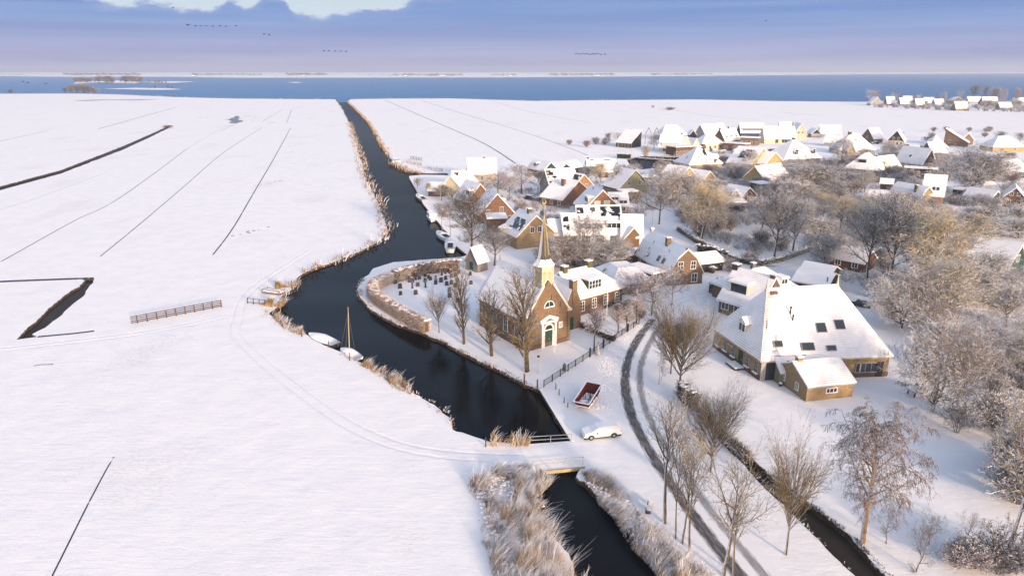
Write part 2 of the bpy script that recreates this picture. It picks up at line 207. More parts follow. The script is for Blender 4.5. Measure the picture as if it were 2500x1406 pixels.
# ---------------------------------------------------------------- mesh tools
class MB:
    def __init__(s): s.v=[]; s.f=[]; s.m=[]
    def add(s,vs,fs,mi=0):
        o=len(s.v); s.v.extend(vs); s.f.extend([tuple(i+o for i in f) for f in fs]); s.m.extend([mi]*len(fs))
    def box(s,x0,x1,y0,y1,z0,z1,mi=0):
        s.add([(x0,y0,z0),(x1,y0,z0),(x1,y1,z0),(x0,y1,z0),(x0,y0,z1),(x1,y0,z1),(x1,y1,z1),(x0,y1,z1)],[(0,3,2,1),(4,5,6,7),(0,1,5,4),(1,2,6,5),(2,3,7,6),(3,0,4,7)],mi)
    def obox(s,c,ax,ay,az,mi=0):   # oriented box: centre and half vectors
        c=Vector(c); ax=Vector(ax); ay=Vector(ay); az=Vector(az)
        vs=[tuple(c+i*ax+j*ay+k*az) for k in (-1,1) for (i,j) in ((-1,-1),(1,-1),(1,1),(-1,1))]
        s.add(vs,[(0,3,2,1),(4,5,6,7),(0,1,5,4),(1,2,6,5),(2,3,7,6),(3,0,4,7)],mi)
    def bar(s,a,b,w,h=None,mi=0):
        a=Vector(a); b=Vector(b); d=b-a; L=d.length; d=d/L; h=h or w
        side=d.cross(Vector((0,0,1)))
        if side.length<1e-3: side=Vector((1,0,0))
        side.normalize(); up=side.cross(d)
        s.obox((a+b)/2,d*L/2,side*w/2,up*h/2,mi)
    def tube(s,pts,rad,n=6,mi=0,cap=True):
        rings=[]; pts=[Vector(p) for p in pts]; o=len(s.v); N=len(pts)
        for i,p in enumerate(pts):
            d=(pts[min(i+1,N-1)]-pts[max(i-1,0)])
            if d.length<1e-6: d=Vector((0,0,1))
            d.normalize(); a=d.cross(Vector((.31,.87,.12))); a.normalize(); b=d.cross(a)
            for k in range(n):
                t=2*math.pi*k/n; q=p+(a*math.cos(t)+b*math.sin(t))*rad[i]; s.v.append((q.x,q.y,q.z))
        for i in range(N-1):
            for k in range(n):
                s.f.append((o+i*n+k,o+i*n+(k+1)%n,o+(i+1)*n+(k+1)%n,o+(i+1)*n+k)); s.m.append(mi)
        if cap: s.f.append(tuple(o+(N-1)*n+k for k in range(n))); s.m.append(mi)
    def lathe(s,prof,n=12,c=(0,0),mi=0,sx=1,sy=1):
        o=len(s.v)
        for (r,z) in prof:
            for k in range(n): t=2*math.pi*k/n; s.v.append((c[0]+r*sx*math.cos(t),c[1]+r*sy*math.sin(t),z))
        for i in range(len(prof)-1):
            for k in range(n): s.f.append((o+i*n+k,o+i*n+(k+1)%n,o+(i+1)*n+(k+1)%n,o+(i+1)*n+k)); s.m.append(mi)
        s.f.append(tuple(o+(len(prof)-1)*n+k for k in range(n))); s.m.append(mi); s.f.append(tuple(o+n-1-k for k in range(n))); s.m.append(mi)
    def prism(s,poly,dirv,mi=0):    # polygon (3D points, ccw seen against dirv) pushed along dirv
        n=len(poly); d=Vector(dirv); a=[tuple(p) for p in poly]; b=[tuple(Vector(p)+d) for p in poly]
        s.add(a+b,[tuple(range(n-1,-1,-1)),tuple(range(n,2*n))]+[(i,(i+1)%n,n+(i+1)%n,n+i) for i in range(n)],mi)
    def slab(s,faces,lo,hi,mi=0):   # sheets (lists of 3D points) thickened vertically
        key={}; vs=[]; fs=[]
        for f in faces:
            g=[]
            for p in f:
                k=(round(p[0],3),round(p[1],3),round(p[2],3))
                if k not in key: key[k]=len(vs); vs.append(p)
                g.append(key[k])
            fs.append(g)
        n=len(vs); cnt={}
        for g in fs:
            for i in range(len(g)): cnt[(g[i],g[(i+1)%len(g)])]=1
        allv=[(p[0],p[1],p[2]+lo) for p in vs]+[(p[0],p[1],p[2]+hi) for p in vs]; out=[]
        for g in fs: out.append(tuple(reversed(g))); out.append(tuple(i+n for i in g))
        for (a,b) in cnt:
            if (b,a) not in cnt: out.append((a,b,b+n,a+n))
        s.add(allv,out,mi)
    def mesh(s,name,mats,smooth=False,uv=True):
        me=bpy.data.meshes.new(name); me.from_pydata(s.v,[],s.f)
        for m in (mats if isinstance(mats,(list,tuple)) else [mats]): me.materials.append(M[m] if isinstance(m,str) else m)
        if any(s.m): me.polygons.foreach_set('material_index',s.m)
        if smooth: me.polygons.foreach_set('use_smooth',[True]*len(me.polygons))
        if uv and len(me.polygons)<6000:
            l=me.uv_layers.new(name='UVMap').data
            for p in me.polygons:
                n=p.normal
                t=Vector((-n.y,n.x,0)); t=t.normalized() if t.length>.05 else Vector((1,0,0)); b=n.cross(t)
                for li in p.loop_indices:
                    c=me.vertices[me.loops[li].vertex_index].co; l[li].uv=(c.dot(t),c.dot(b))
        me.update(); return me
def link(name,data,parent=None,loc=(0,0,0),rz=0.):
    o=bpy.data.objects.new(name,data); COL.objects.link(o); o.location=loc; o.rotation_euler=(0,0,rz)
    if parent: o.parent=parent
    return o
def part(name,mb,mats,parent=None,smooth=False,**k): return link(name,mb.mesh(name,mats,smooth),parent,**k)
LABELS={}
def tag(o,label,cat,group=None,kind=None):
    if label: o['label']=label
    if cat: o['category']=cat
    if group: o['group']=group
    if kind: o['kind']=kind
    return o
def thing(name,label,cat,loc=(0,0,0),rz=0.,group=None):
    return tag(link(name,None,None,loc,rz),label,cat,group)
def struct(name,mb,mats,smooth=False): return tag(part(name,mb,mats,None,smooth),None,None,None,'structure')
def dup(o,parent=None):
    c=o.copy(); COL.objects.link(c); c.parent=parent
    for ch in list(o.children): dup(ch,c)
    return c
def px_list(s,z=0.): return [P(a,b,z) for a,b in s]
# ---------------------------------------------------------------- houses
def roof_sheets(kind,w,d,he,hr,o,rl=None,oy=None,ins=.5):
    """top sheets in local coordinates: x along the facade, y away from the viewer; returns {face: [A,B,C,D...]} (A,B eave; then ridge)"""
    oy=o if oy is None else oy; X=w/2; Y=d/2; S={}
    if kind=='W':                       # ridge parallel to the facade
        sl=(hr-he)/Y; z=he-sl*o; S['F']=[(-X-oy,-Y-o,z),(X+oy,-Y-o,z),(X+oy,0,hr),(-X-oy,0,hr)]; S['B']=[(X+oy,Y+o,z),(-X-oy,Y+o,z),(-X-oy,0,hr),(X+oy,0,hr)]
    elif kind=='D':
        sl=(hr-he)/X; z=he-sl*o; S['L']=[(-X-o,Y+oy,z),(-X-o,-Y-oy,z),(0,-Y-oy,hr),(0,Y+oy,hr)]; S['R']=[(X+o,-Y-oy,z),(X+o,Y+oy,z),(0,Y+oy,hr),(0,-Y-oy,hr)]
    elif kind in('GD','GW'):            # gambrel
        if kind=='GD': a,b=X,Y
        else: a,b=Y,X
        zb=he+(hr-he)*.62; xb=a*.55; sl=(zb-he)/(a-xb); z=he-sl*o*.6; xe=a+o*.6
        prof=[(-xe,z),(-xb,zb),(0,hr),(xb,zb),(xe,z)]
        def q(p,e): return (p[0],e,p[1]) if kind=='GD' else (-e,p[0],p[1])
        n=['L','L2','R2','R'] if kind=='GD' else ['F','F2','B2','B']; e=b+oy
        for i in range(4):
            p0,p1=prof[i],prof[i+1]
            if i<2: S[n[i]]=[q(p0,e),q(p0,-e),q(p1,-e),q(p1,e)]
            else: S[n[i]]=[q(p1,-e),q(p1,e),q(p0,e),q(p0,-e)]
    elif kind in('hip','trunc','hipW','hipD','hipR'):
        xe,ye=X+o,Y+o
        if kind=='trunc':
            tx,ty=X*ins,Y*ins; z=he-(hr-he)/(Y-ty)*o*.5
            E=[(-xe,-ye,z),(xe,-ye,z),(xe,ye,z),(-xe,ye,z)]; T=[(-tx,-ty,hr),(tx,-ty,hr),(tx,ty,hr),(-tx,ty,hr)]
            for k,i in zip('FRBL',range(4)): S[k]=[E[i],E[(i+1)%4],T[(i+1)%4],T[i]]
            S['T']=T
        else:
            sl=(hr-he)/min(X,Y); z=he-sl*o*.6
            if rl is None: rl=max(0,(w-d)*.9)
            E=[(-xe,-ye,z),(xe,-ye,z),(xe,ye,z),(-xe,ye,z)]; a=(-rl/2,0,hr); b=(rl/2,0,hr)
            if kind=='hipR': a=(-X-oy,0,hr); b=(rl,0,hr); E[0]=(-X-oy,-ye,z); E[3]=(-X-oy,ye,z)
            if rl<.3 and kind!='hipR':
                a=(0,0,hr); 
                for k,i in zip('FRBL',range(4)): S[k]=[E[i],E[(i+1)%4],a]
            else:
                S['F']=[E[0],E[1],b,a]; S['R']=[E[1],E[2],b]; S['B']=[E[2],E[3],a,b]
                if kind!='hipR': S['L']=[E[3],E[0],a]
    elif kind=='shedB': S['F']=[(-X-oy,-Y-o,he-.1),(X+oy,-Y-o,he-.1),(X+oy,Y+.1,hr),(-X-oy,Y+.1,hr)]
    elif kind=='mono': S['R']=[(X+o,-Y-oy,he-.1),(X+o,Y+oy,he-.1),(-X-.2,Y+oy,hr),(-X-.2,-Y-oy,hr)]
    elif kind=='flat': S['T']=[(-X-o,-Y-o,hr),(X+o,-Y-o,hr),(X+o,Y+o,hr),(-X-o,Y+o,hr)]
    return S
def frame_on(sheet,s,t):
    A,B,C=Vector(sheet[0]),Vector(sheet[1]),Vector(sheet[2]); D=Vector(sheet[3]) if len(sheet)>3 else C
    p=A.lerp(B,s).lerp(D.lerp(C,s),t); n=(B-A).cross(D+C-A-B).normalized(); u=(B-A).normalized()
    return p,u,n.cross(u),n
def window(parent,mbpos,u,n,w,h,cols=2,rows=1,frame='white',pane='glass',name='window'):
    """window standing proud of a wall: frame with bars, its glass as a sub-part"""
    c=Vector(mbpos); u=Vector(u); n=Vector(n); up=n.cross(u) if abs(n.z)>.01 else Vector((0,0,1))
    f=MB(); b=.09
    f.obox(c+u*(w/2-b/2)+n*.04,u*b/2,n*.05,up*h/2); f.obox(c-u*(w/2-b/2)+n*.04,u*b/2,n*.05,up*h/2)
    f.obox(c+up*(h/2-b/2)+n*.042,u*w/2,n*.05,up*b/2); f.obox(c-up*(h/2-b/2)+n*.055,u*(w/2+.05),n*.075,up*b/2)
    for i in range(1,cols): f.obox(c+u*(w*(i/cols-.5))+n*.04,u*.03,n*.035,up*h/2)
    for i in range(1,rows): f.obox(c+up*(h*(i/rows-.5))+n*.041,u*w/2,n*.03,up*.025)
    o=part(name,f,frame,parent); g=MB(); g.obox(c+n*.015,u*(w/2-.02),n*.02,up*(h/2-.02)); part('pane',g,pane,o); return o
def put_windows(root,w,d,wl,rmin=0):
    for (fc,n,z,ww,hh,*r) in wl:
        spread=r[0] if r else .7; kw=r[1] if len(r)>1 else {}
        fn={'F':((0,-d/2),(1,0,0),(0,-1,0),w),'B':((0,d/2),(-1,0,0),(0,1,0),w),'L':((-w/2,0),(0,-1,0),(-1,0,0),d),'R':((w/2,0),(0,1,0),(1,0,0),d)}[fc]
        off=kw.get('off',0)
        for i in range(n):
            s=(0 if n==1 else (i/(n-1)-.5)*spread)*fn[3]+off; u=Vector(fn[1]); p=Vector((fn[0][0],fn[0][1],z))+u*s
            nm=kw.get('name','window')
            if nm=='door':
                m=MB(); nn=Vector(fn[2]); m.obox(p+nn*.03,u*ww/2,nn*.05,Vector((0,0,hh/2))); dd=part('door',m,kw.get('mat','green'),root)
                m=MB(); m.obox(p+nn*.1+u*ww*.35,u*.03,nn*.03,Vector((0,0,.09))); part('handle',m,'metal',dd)
            else: window(root,p,fn[1],fn[2],ww,hh,kw.get('c',2),kw.get('r',1),kw.get('f','white'),kw.get('p','glass'))
def chimney(root,x,y,z0,z1,w=.7,mat='redbrick',cap=True,d=None):
    d=d or w; m=MB(); m.box(x-w/2,x+w/2,y-d/2,y+d/2,z0,z1); m.box(x-w/2-.08,x+w/2+.08,y-d/2-.08,y+d/2+.08,z1,z1+.14)
    c=part('chimney',m,mat,root)
    s=MB(); s.box(x-w/2-.1,x+w/2+.1,y-d/2-.1,y+d/2+.1,z1+.142,z1+.3); part('snow_cap',s,'snow',c)
    return c
def dormer(root,sheet,s,t,w,h,wall='white',cols=2,roof='flat',side=None,pane='glass',win=True,rows=1,hf=.85):
    p,u,b,n=frame_on(sheet,s,t); out=Vector((n.x,n.y,0)).normalized(); sl=n.z and math.hypot(n.x,n.y)/n.z; dep=h/max(sl,.3)+.1; up=Vector((0,0,1))
    m=MB(); zc=p+up*(h/2-.35); m.obox(p-out*dep/2+up*(h/2-.3),u*w/2,out*dep/2,up*(h/2+.3))
    d=part('dormer',m,side or wall,root)
    tp=p+up*h
    r=MB()
    if roof=='flat': r.obox(tp-out*(dep/2-.15)+up*.07,u*(w/2+.18),out*(dep/2+.25),up*.09)
    else:
        q=w*.42; a=tp+out*.3; e=-out*(dep+.8+q)
        r.slab([[tuple(a-u*(w/2+.25)+e),tuple(a-u*(w/2+.25)),tuple(a+up*q),tuple(a+up*q+e)],[tuple(a+u*(w/2+.25)),tuple(a+u*(w/2+.25)+e),tuple(a+up*q+e),tuple(a+up*q)]],0,.1)
        g=MB(); g.prism([tuple(tp-u*w/2+out*.02),tuple(tp+u*w/2+out*.02),tuple(tp+up*q*.92+out*.02)],tuple(-out*.5)); part('gable',g,wall,d)
    k=part('dormer_roof',r,'white',d)
    r2=MB()
    if roof=='flat': r2.obox(tp-out*(dep/2-.1)+up*.26,u*(w/2+.12),out*(dep/2+.18),up*.1)
    else: r2.slab([[tuple(a-u*(w/2+.25)+e),tuple(a-u*(w/2+.25)),tuple(a+up*q),tuple(a+up*q+e)],[tuple(a+u*(w/2+.25)),tuple(a+u*(w/2+.25)+e),tuple(a+up*q+e),tuple(a+up*q)]],.102,.26)
    part('snow_cap',r2,'snow',d)
    if win:
        f=MB(); c=p+up*(h*.5+.02)+out*.03; hh=h*hf; ww=w*.92
        for i in range(cols+1): f.obox(c+u*(ww*(i/cols-.5)),u*.05,out*.05,up*hh/2)
        for sgn in (-1,1): f.obox(c+up*sgn*(hh/2-.04)+out*.004,u*(ww/2+.05),out*.05,up*.05)
        for i in range(1,rows): f.obox(c+up*hh*(i/rows-.5),u*ww/2,out*.04,up*.03)
        f.obox(c-out*.0,u*ww/2,out*.02,up*hh/2,1); part('window',f,['white',pane],d)
    return d
def roof_extra(root,S,skylights=(),panels=(),vents=()):
    for (fc,s,t,w,h) in skylights:
        p,u,b,n=frame_on(S[fc],s,t); m=MB(); m.obox(p+n*.2,u*w/2,b*h/2,n*.09); m.obox(p+n*.3,u*(w/2-.08),b*(h/2-.08),n*.012,1); part('skylight',m,['grey','glass'],root)
    for (fc,s0,s1,t0,t1) in panels:
        p,u,b,n=frame_on(S[fc],(s0+s1)/2,(t0+t1)/2); A,_,_,_=frame_on(S[fc],s0,(t0+t1)/2); B,_,_,_=frame_on(S[fc],s1,(t0+t1)/2); C,_,_,_=frame_on(S[fc],(s0+s1)/2,t0); D,_,_,_=frame_on(S[fc],(s0+s1)/2,t1)
        m=MB(); m.obox(p+n*.22,u*(B-A).length/2,b*(D-C).length/2,n*.05); part('solar_panels',m,'solar',root)
    for (fc,s,t,h) in vents:
        p,u,b,n=frame_on(S[fc],s,t); m=MB(); m.tube([p,p+Vector((0,0,h))],[.1,.1],6); m.tube([p+Vector((0,0,h*.8)),p+Vector((0,0,h))],[.17,.12],6); part('vent_pipe',m,'black',root)
NH=[]
def house(label,cat,el,er,he,ry,depth,kind='W',wall='redbrick',roof='roof',trim='white',o=.4,oy=None,wins=None,ch=(),dorm=(),sky=(),pan=(),vent=(),rl=None,name='house',group=None,hr=None,base=0,chm=None,ins=.5,gable=None,quiet=0):
    A=P(*el,he); B=P(*er,he); u=(B-A); w=u.length; u.normalize(); n=Vector((-u.y,u.x))
    if isinstance(depth,tuple): C=P(*depth,he); depth=max(abs((C-A).dot(n)),abs((C-B).dot(n)))
    mid=(A+B)/2
    if hr is None:
        q=mid+n*(depth/2 if kind in('W','GW','hip','hipR','hipD') else 0)
        if kind=='trunc': q=mid+n*depth*(.5+ins/2)
        if kind in('shedB',): q=mid+n*depth
        if kind=='mono': q=A
        hr=height_at(q.x,q.y,ry)
        hr=max(he+.15 if kind=='flat' else he+.8,min(hr,he+14))
    c=mid+n*depth/2; rz=math.atan2(u.y,u.x); d=depth
    NH.append((label[:34],round(w,1),round(d,1),he,round(hr,1),round(c.x),round(c.y)))
    root=thing(name,label,cat,(c.x,c.y,0),rz,group)
    S=roof_sheets(kind,w,d,he,hr,o,rl,oy,ins)
    m=MB(); X,Y=w/2,d/2
    k='W' if kind=='GW' else 'D' if kind=='GD' else kind
    if kind=='W': m.prism([(-X,-Y,0),(-X,Y,0),(-X,Y,he-.1),(-X,0,hr-.12),(-X,-Y,he-.1)][::-1],(w,0,0))
    elif kind=='D': m.prism([(-X,-Y,0),(X,-Y,0),(X,-Y,he-.1),(0,-Y,hr-.12),(-X,-Y,he-.1)],(0,d,0))
    elif kind in('GD','GW'):
        a=X if kind=='GD' else Y; zb=he+(hr-he)*.62; xb=a*.55; pr=[(-a,0),(a,0),(a,he-.1),(xb,zb-.1),(0,hr-.12),(-xb,zb-.1),(-a,he-.1)]
        if kind=='GD': m.prism([(p[0],-Y,p[1]) for p in pr],(0,d,0))
        else: m.prism([(X,p[0],p[1]) for p in pr],(-w,0,0))
    elif kind=='shedB': m.prism([(X,-Y,0),(X,Y,0),(X,Y,hr-.15),(X,-Y,he-.15)],(-w,0,0))
    elif kind=='mono': m.prism([(-X,-Y,0),(X,-Y,0),(X,-Y,he-.15),(-X,-Y,hr-.15)],(0,d,0))
    elif kind=='hipR': m.prism([(-X,-Y,0),(X,-Y,0),(X,-Y,he-.1),(-X,-Y,he-.1)],(0,d,0)); m.prism([(-X,-Y,he-.11),(-X,Y,he-.11),(-X,0,hr-.15)][::-1],(.3,0,0))
    else: m.box(-X,X,-Y,Y,0,(hr if kind=='flat' else he)-.06)
    part('wall',m,wall,root)
    if gable and kind=='D':
        z0=he-.1; m=MB(); m.prism([(-X*1.0,-Y-.05,z0),(X*1.0,-Y-.05,z0),(0,-Y-.05,hr-.2)],(0,.04,0)); part('gable',m,gable,root)
    if gable and kind=='W':
        for sx in (-1,1):
            m=MB(); q=[(sx*(X+.05),-Y,he-.1),(sx*(X+.05),Y,he-.1),(sx*(X+.05),0,hr-.2)]; m.prism(q if sx>0 else q[::-1],(-sx*.04,0,0)); part('gable',m,gable,root)
    m=MB(); m.slab(list(S.values()),-.2,0); rf=part('roof',m,trim,root)
    m=MB(); m.slab(list(S.values()),.003,.17); part('roof_snow',m,roof,rf)
    if wins is None: wins=[('F',3,1.5,1.1,1.2,.62),('L',2,1.5,1,1.2,.5),('R',2,1.5,1,1.2,.5)]
    if wins: put_windows(root,w,d,wins)
    for (x,y,h,*r) in ch: chimney(root,x*w,y*d,he,hr+h,(r[0] if r else .75),(r[1] if len(r)>1 else (chm or wall)))
    for a in dorm: dormer(root,S[a[0]],*a[1:-1],**a[-1]) if isinstance(a[-1],dict) else dormer(root,S[a[0]],*a[1:])
    roof_extra(root,S,sky,pan,vent)
    return root,S,w,d,hr
# ---------------------------------------------------------------- trees
def rnd_unit(r):
    z=r.uniform(-1,1); t=r.uniform(0,2*math.pi); q=math.sqrt(1-z*z); return Vector((q*math.cos(t),q*math.sin(t),z))
def grow(seed,H=14.,trunk=.3,r0=.22,n=(16,8,6,3),ang=(42,38,40,45),rat=(.45,.5,.5,.55),up=(.02,.10,.06,.0),wob=(.05,.10,.16,.22),start=(.3,.15,.2,.2),shape='egg',forks=1,tw=.013,lean=(0,0),droop=0.,trunk_lvl=2,lean_w=.0):
    r=random.Random(seed); T=MB(); C=MB()
    rr=[r0,r0*.46,r0*.21,max(tw*1.4,r0*.085),tw]
    def env(t):
        if shape=='egg': return .45+1.1*math.sin(math.pi*min(1,max(0,t*.9+.12)))*.75
        if shape=='vase': return 1.25-.75*t
        if shape=='col': return .75+.25*math.sin(math.pi*t)
        if shape=='cone': return 1.25-1.1*t
        return 1
    def br(p,d,L,lvl,r1):
        ns=(9,5,3,2,2)[lvl]; pts=[p.copy()]; rad=[r1]; dd=d.copy()
        for i in range(ns):
            dd=dd+rnd_unit(r)*wob[min(lvl,len(wob)-1)]+Vector((lean_w,0,up[min(lvl,len(up)-1)]-droop*(lvl>=2)*(i+1)/ns)); dd.normalize(); p=p+dd*(L/ns); pts.append(p.copy()); rad.append(max(r1*(1-(i+1)/ns*.82),tw*.6))
        (T if lvl<trunk_lvl+0 else C).tube(pts,rad,(8,5,4,3,3)[lvl],0,False)
        if lvl>=len(n): return
        nc=n[lvl]; az=r.uniform(0,6.28)
        for k in range(nc):
            t=start[lvl]+(1-start[lvl])*((k+r.uniform(.1,.9))/nc); f=t*ns; i=min(ns-1,int(f)); q=pts[i].lerp(pts[i+1],f-i); dl=(pts[i+1]-pts[i]).normalized()
            az+=2.4+r.uniform(-.4,.4); a=dl.cross(Vector((.3,.2,.93)) if abs(dl.z)<.9 else Vector((1,0,0))).normalized(); b=dl.cross(a)
            an=R(ang[lvl])*(r.uniform(.75,1.25))*(1.25-.5*t if lvl==0 else 1); cd_=dl*math.cos(an)+(a*math.cos(az)+b*math.sin(az))*math.sin(an)
            tt=(t-start[0])/(1-start[0]) if lvl==0 else t
            LL=L*rat[lvl]*(env(tt) if lvl==0 else 1.15-.5*t)*r.uniform(.75,1.2)
            br(q,cd_.normalized(),LL,lvl+1,min(rr[lvl+1]*r.uniform(.8,1.2),rad[i]*.75))
    if forks==1: br(Vector((0,0,-.1)),Vector((lean[0],lean[1],1)).normalized(),H,0,r0)
    else:
        for i in range(forks):
            a=6.28*i/forks+r.uniform(-.5,.5); s=r.uniform(.12,.38); br(Vector((.1*math.cos(a),.1*math.sin(a),-.1)),Vector((s*math.cos(a),s*math.sin(a),1)).normalized(),H*r.uniform(.75,1),0,r0*.7)
    return T,C
PROTO={}
def proto(key,bark,tw_mat,**k):
    T,C=grow(**k); zs=max(v[2] for v in C.v); xs=sorted(math.hypot(v[0],v[1]) for v in C.v)[int(len(C.v)*.97)]
    a=T.mesh('trunk',bark,True,False); b=C.mesh('crown',tw_mat,False,False); PROTO[key]=(a,b,zs,xs*2)
def tree(key,px,h,wd,label,cat='tree',group=None,rot=0.,name='tree',z=0.):
    """a copy of a kind of tree: h metres high, crown wd metres wide (None = in proportion)"""
    a,b,zs,ws=PROTO[key]; p=P(*px,z) if not isinstance(px,Vector) else px
    sz=h/zs; sx=sz if wd is None else wd/ws
    root=thing(name,label,cat,(p.x,p.y,z-.02),rot,group)
    for nm,me in (('trunk',a),('crown',b)):
        o=link(nm,me,root); o.scale=(sx,sx,sz)
    return root
def hgt(bx,by,ty):
    p=P(bx,by); return height_at(p.x,p.y,ty)
def blades(seed,pts,nper,h=(1.2,2.4),w=.035,spread=1.,lean=(.35,.1),mat='reed',droop=.5,frac=1.,snowy=0,thin=0.):
    """reeds or grass along a polyline of (x,y) points; pts: list of (p, halfwidth)"""
    r=random.Random(seed); m=MB()
    for i in range(len(pts)-1):
        a,wa=pts[i]; b,wb=pts[i+1]; L=(b-a).length; d=(b-a).normalized(); nn=Vector((-d.y,d.x))
        for k in range(int(L*nper)):
            t=r.random(); q=a.lerp(b,t); q=q+nn*(wa+(wb-wa)*t)*r.uniform(-1,1)*(1+.9*noise.noise(Vector((q.x*.28,q.y*.28,seed+7.3)))); cl=noise.noise(Vector((q.x*.45,q.y*.45,seed)))-thin
            if cl<.0 and r.random()<.75: continue
            hh=r.uniform(*h)*(.85+.9*cl)*r.choice((.6,.9,1,1,1.25)); a0=r.uniform(0,6.28); f1=noise.noise(Vector((q.x*.55,q.y*.55,seed+31.))); f2=noise.noise(Vector((q.x*.55,q.y*.55,seed+57.))); lx=lean[0]+.45*math.cos(a0)*spread+.95*f1; ly=lean[1]+.45*math.sin(a0)*spread+.95*f2
            z0=-.45 if frac>1 else 0; p0=Vector((q.x,q.y,z0)); s=Vector((math.cos(a0+1.6),math.sin(a0+1.6),0))*w*r.uniform(.7,1.3)
            p1=p0+Vector((lx*hh*.35,ly*hh*.35,hh*.6)); p2=p1+Vector((lx*hh*.6,ly*hh*.6,hh*(.4-droop*.35*r.random())))
            m.add([tuple(p0-s),tuple(p0+s),tuple(p1+s*.8),tuple(p1-s*.8),tuple(p2+s*.25),tuple(p2-s*.25)],[(0,1,2,3),(3,2,4,5)])
        if snowy:
            for k in range(int(L*snowy)):
                t=r.random(); q=a.lerp(b,t)+nn*(wa+(wb-wa)*t)*r.uniform(-.85,.85); e=r.uniform(.08,.26); z=r.uniform(0,h[0]*.6)
                m.lathe([(e*.6,z-.08),(e,z),(e*.8,z+.05),(e*.35,z+.09)],7,(q.x,q.y),1,r.uniform(.7,1.5),r.uniform(.6,1.1))
    return m
def hedge_mesh(seed,pts,w,h,dens,core='hedge',tw=.03,L=(.35,.7)):
    """a clipped hedge: solid twiggy core and many short frosty twigs standing out of it"""
    r=random.Random(seed); core_m=MB(); m=MB()
    n=len(pts); off=[]
    for i in range(n):
        d=(pts[min(n-1,i+1)]-pts[max(0,i-1)]).normalized(); off.append(Vector((-d.y,d.x)))
    hv=[1+.07*noise.noise(Vector((p.x*.4,p.y*.4,seed))) for p in pts]
    for i in range(n-1):
        a,b=pts[i],pts[i+1]; oa,ob=off[i],off[i+1]; k=w/2*.60; z=h*.78
        if i==0: a=a.lerp(b,min(.6,.4/max(.1,(b-a).length)))
        if i==n-2: b=b.lerp(a,min(.6,.4/max(.1,(b-a).length)))
        core_m.add([(a.x-oa.x*k,a.y-oa.y*k,0),(a.x+oa.x*k,a.y+oa.y*k,0),(a.x+oa.x*k,a.y+oa.y*k,z),(a.x-oa.x*k,a.y-oa.y*k,z),(b.x-ob.x*k,b.y-ob.y*k,0),(b.x+ob.x*k,b.y+ob.y*k,0),(b.x+ob.x*k,b.y+ob.y*k,z),(b.x-ob.x*k,b.y-ob.y*k,z)],[(0,4,7,3),(1,2,6,5),(3,7,6,2),(0,3,2,1),(4,5,6,7)])
        Ls=(b-a).length; area=Ls*(2*h+w)
        for _ in range(int(area*dens)):
            t=r.uniform(-.35/Ls if i==0 else 0,1+(.35/Ls if i==n-2 else 0)); q=a.lerp(b,t); o2=oa.lerp(ob,t); side=r.random()*(2*h+w)
            if side<h: p=Vector((q.x-o2.x*w/2*.62,q.y-o2.y*w/2*.62,side*.9)); dn=Vector((-o2.x,-o2.y,.5))
            elif side<2*h: p=Vector((q.x+o2.x*w/2*.62,q.y+o2.y*w/2*.62,(side-h)*.9)); dn=Vector((o2.x,o2.y,.5))
            else: p=Vector((q.x+o2.x*w*.8*((side-2*h)/w-.5),q.y+o2.y*w*.8*((side-2*h)/w-.5),h*.8)); dn=Vector((0,0,1.))
            dn=(dn+rnd_unit(r)*.9).normalized(); l=r.uniform(*L); 
            m.tube([p-dn*.1,p+dn*l],[tw,tw*.4],3,0,False)
    return core_m,m
def hedge(seed,pxs,w,h,label,mat='hedge',dens=26,core='hedge',snow=True,tw=.03,group=None,L=(.3,.6)):
    pts0=[P(*p) for p in pxs]; pts=[]
    for i in range(len(pts0)-1):
        k=max(1,int((pts0[i+1]-pts0[i]).length/2)); pts+= [pts0[i].lerp(pts0[i+1],j/k) for j in range(k)]
    pts.append(pts0[-1]); c=pts[len(pts)//2].copy(); rel=[p-c for p in pts]
    a,b=hedge_mesh(seed,rel,w,h,dens,tw=tw,L=L); root=thing('hedge',label,'hedge',(c.x,c.y,0),0,group)
    part('core',a,'core' if core=='hedge' else core,root); t=link('twigs',b.mesh('twigs',mat,False,False),root)
    if snow:
        s=MB(); rr=random.Random(seed)
        for i in range(len(rel)-1):
            p,q=rel[i],rel[i+1]; L_=(q-p).length; d=(q-p).normalized(); nn=Vector((-d.y,d.x))
            for k in range(max(1,int(L_*3))):
                z=p.lerp(q,rr.random())+nn*rr.uniform(-.33,.33)*w; e=rr.uniform(.2,.45)
                s.lathe([(e,h*.93),(e*.9,h*.93+.09),(e*.4,h*.93+.16)],6,(z.x,z.y),0,rr.uniform(.8,1.4),rr.uniform(.6,1))
        part('snow_cap',s,'snow',root)
    return root
# ================================================================ THE LAND
def catmull(pts,step=1.2):
    out=[]; n=len(pts)
    for i in range(n-1):
        p0,p1,p2,p3=pts[max(0,i-1)],pts[i],pts[i+1],pts[min(n-1,i+2)]; k=max(1,int((p2-p1).length/step))
        for j in range(k):
            t=j/k; out.append(.5*((2*p1)+(p2-p0)*t+(2*p0-5*p1+4*p2-p3)*t*t+(3*p1-p0-3*p2+p3)*t**3))
    out.append(pts[-1]); return out
def ragged(pts,seed,amp=.28):
    r=random.Random(seed); out=[]
    n=len(pts)
    for i in range(n):
        a,b=pts[i],pts[(i+1)%n]; L=(b-a).length; dist=a.length; st=max(.55,dist/110); k=max(1,min(400,int(L/st))); d=(b-a)/max(L,1e-6); nn=Vector((-d.y,d.x))
        for j in range(k):
            q=a.lerp(b,j/k); am=amp*max(1,dist/160) if j else 0.; am=min(am,3)
            out.append(q+nn*am*(noise.noise(Vector((q.x*.5,q.y*.5,seed)))*1.2+r.uniform(-.35,.35)))
    return out
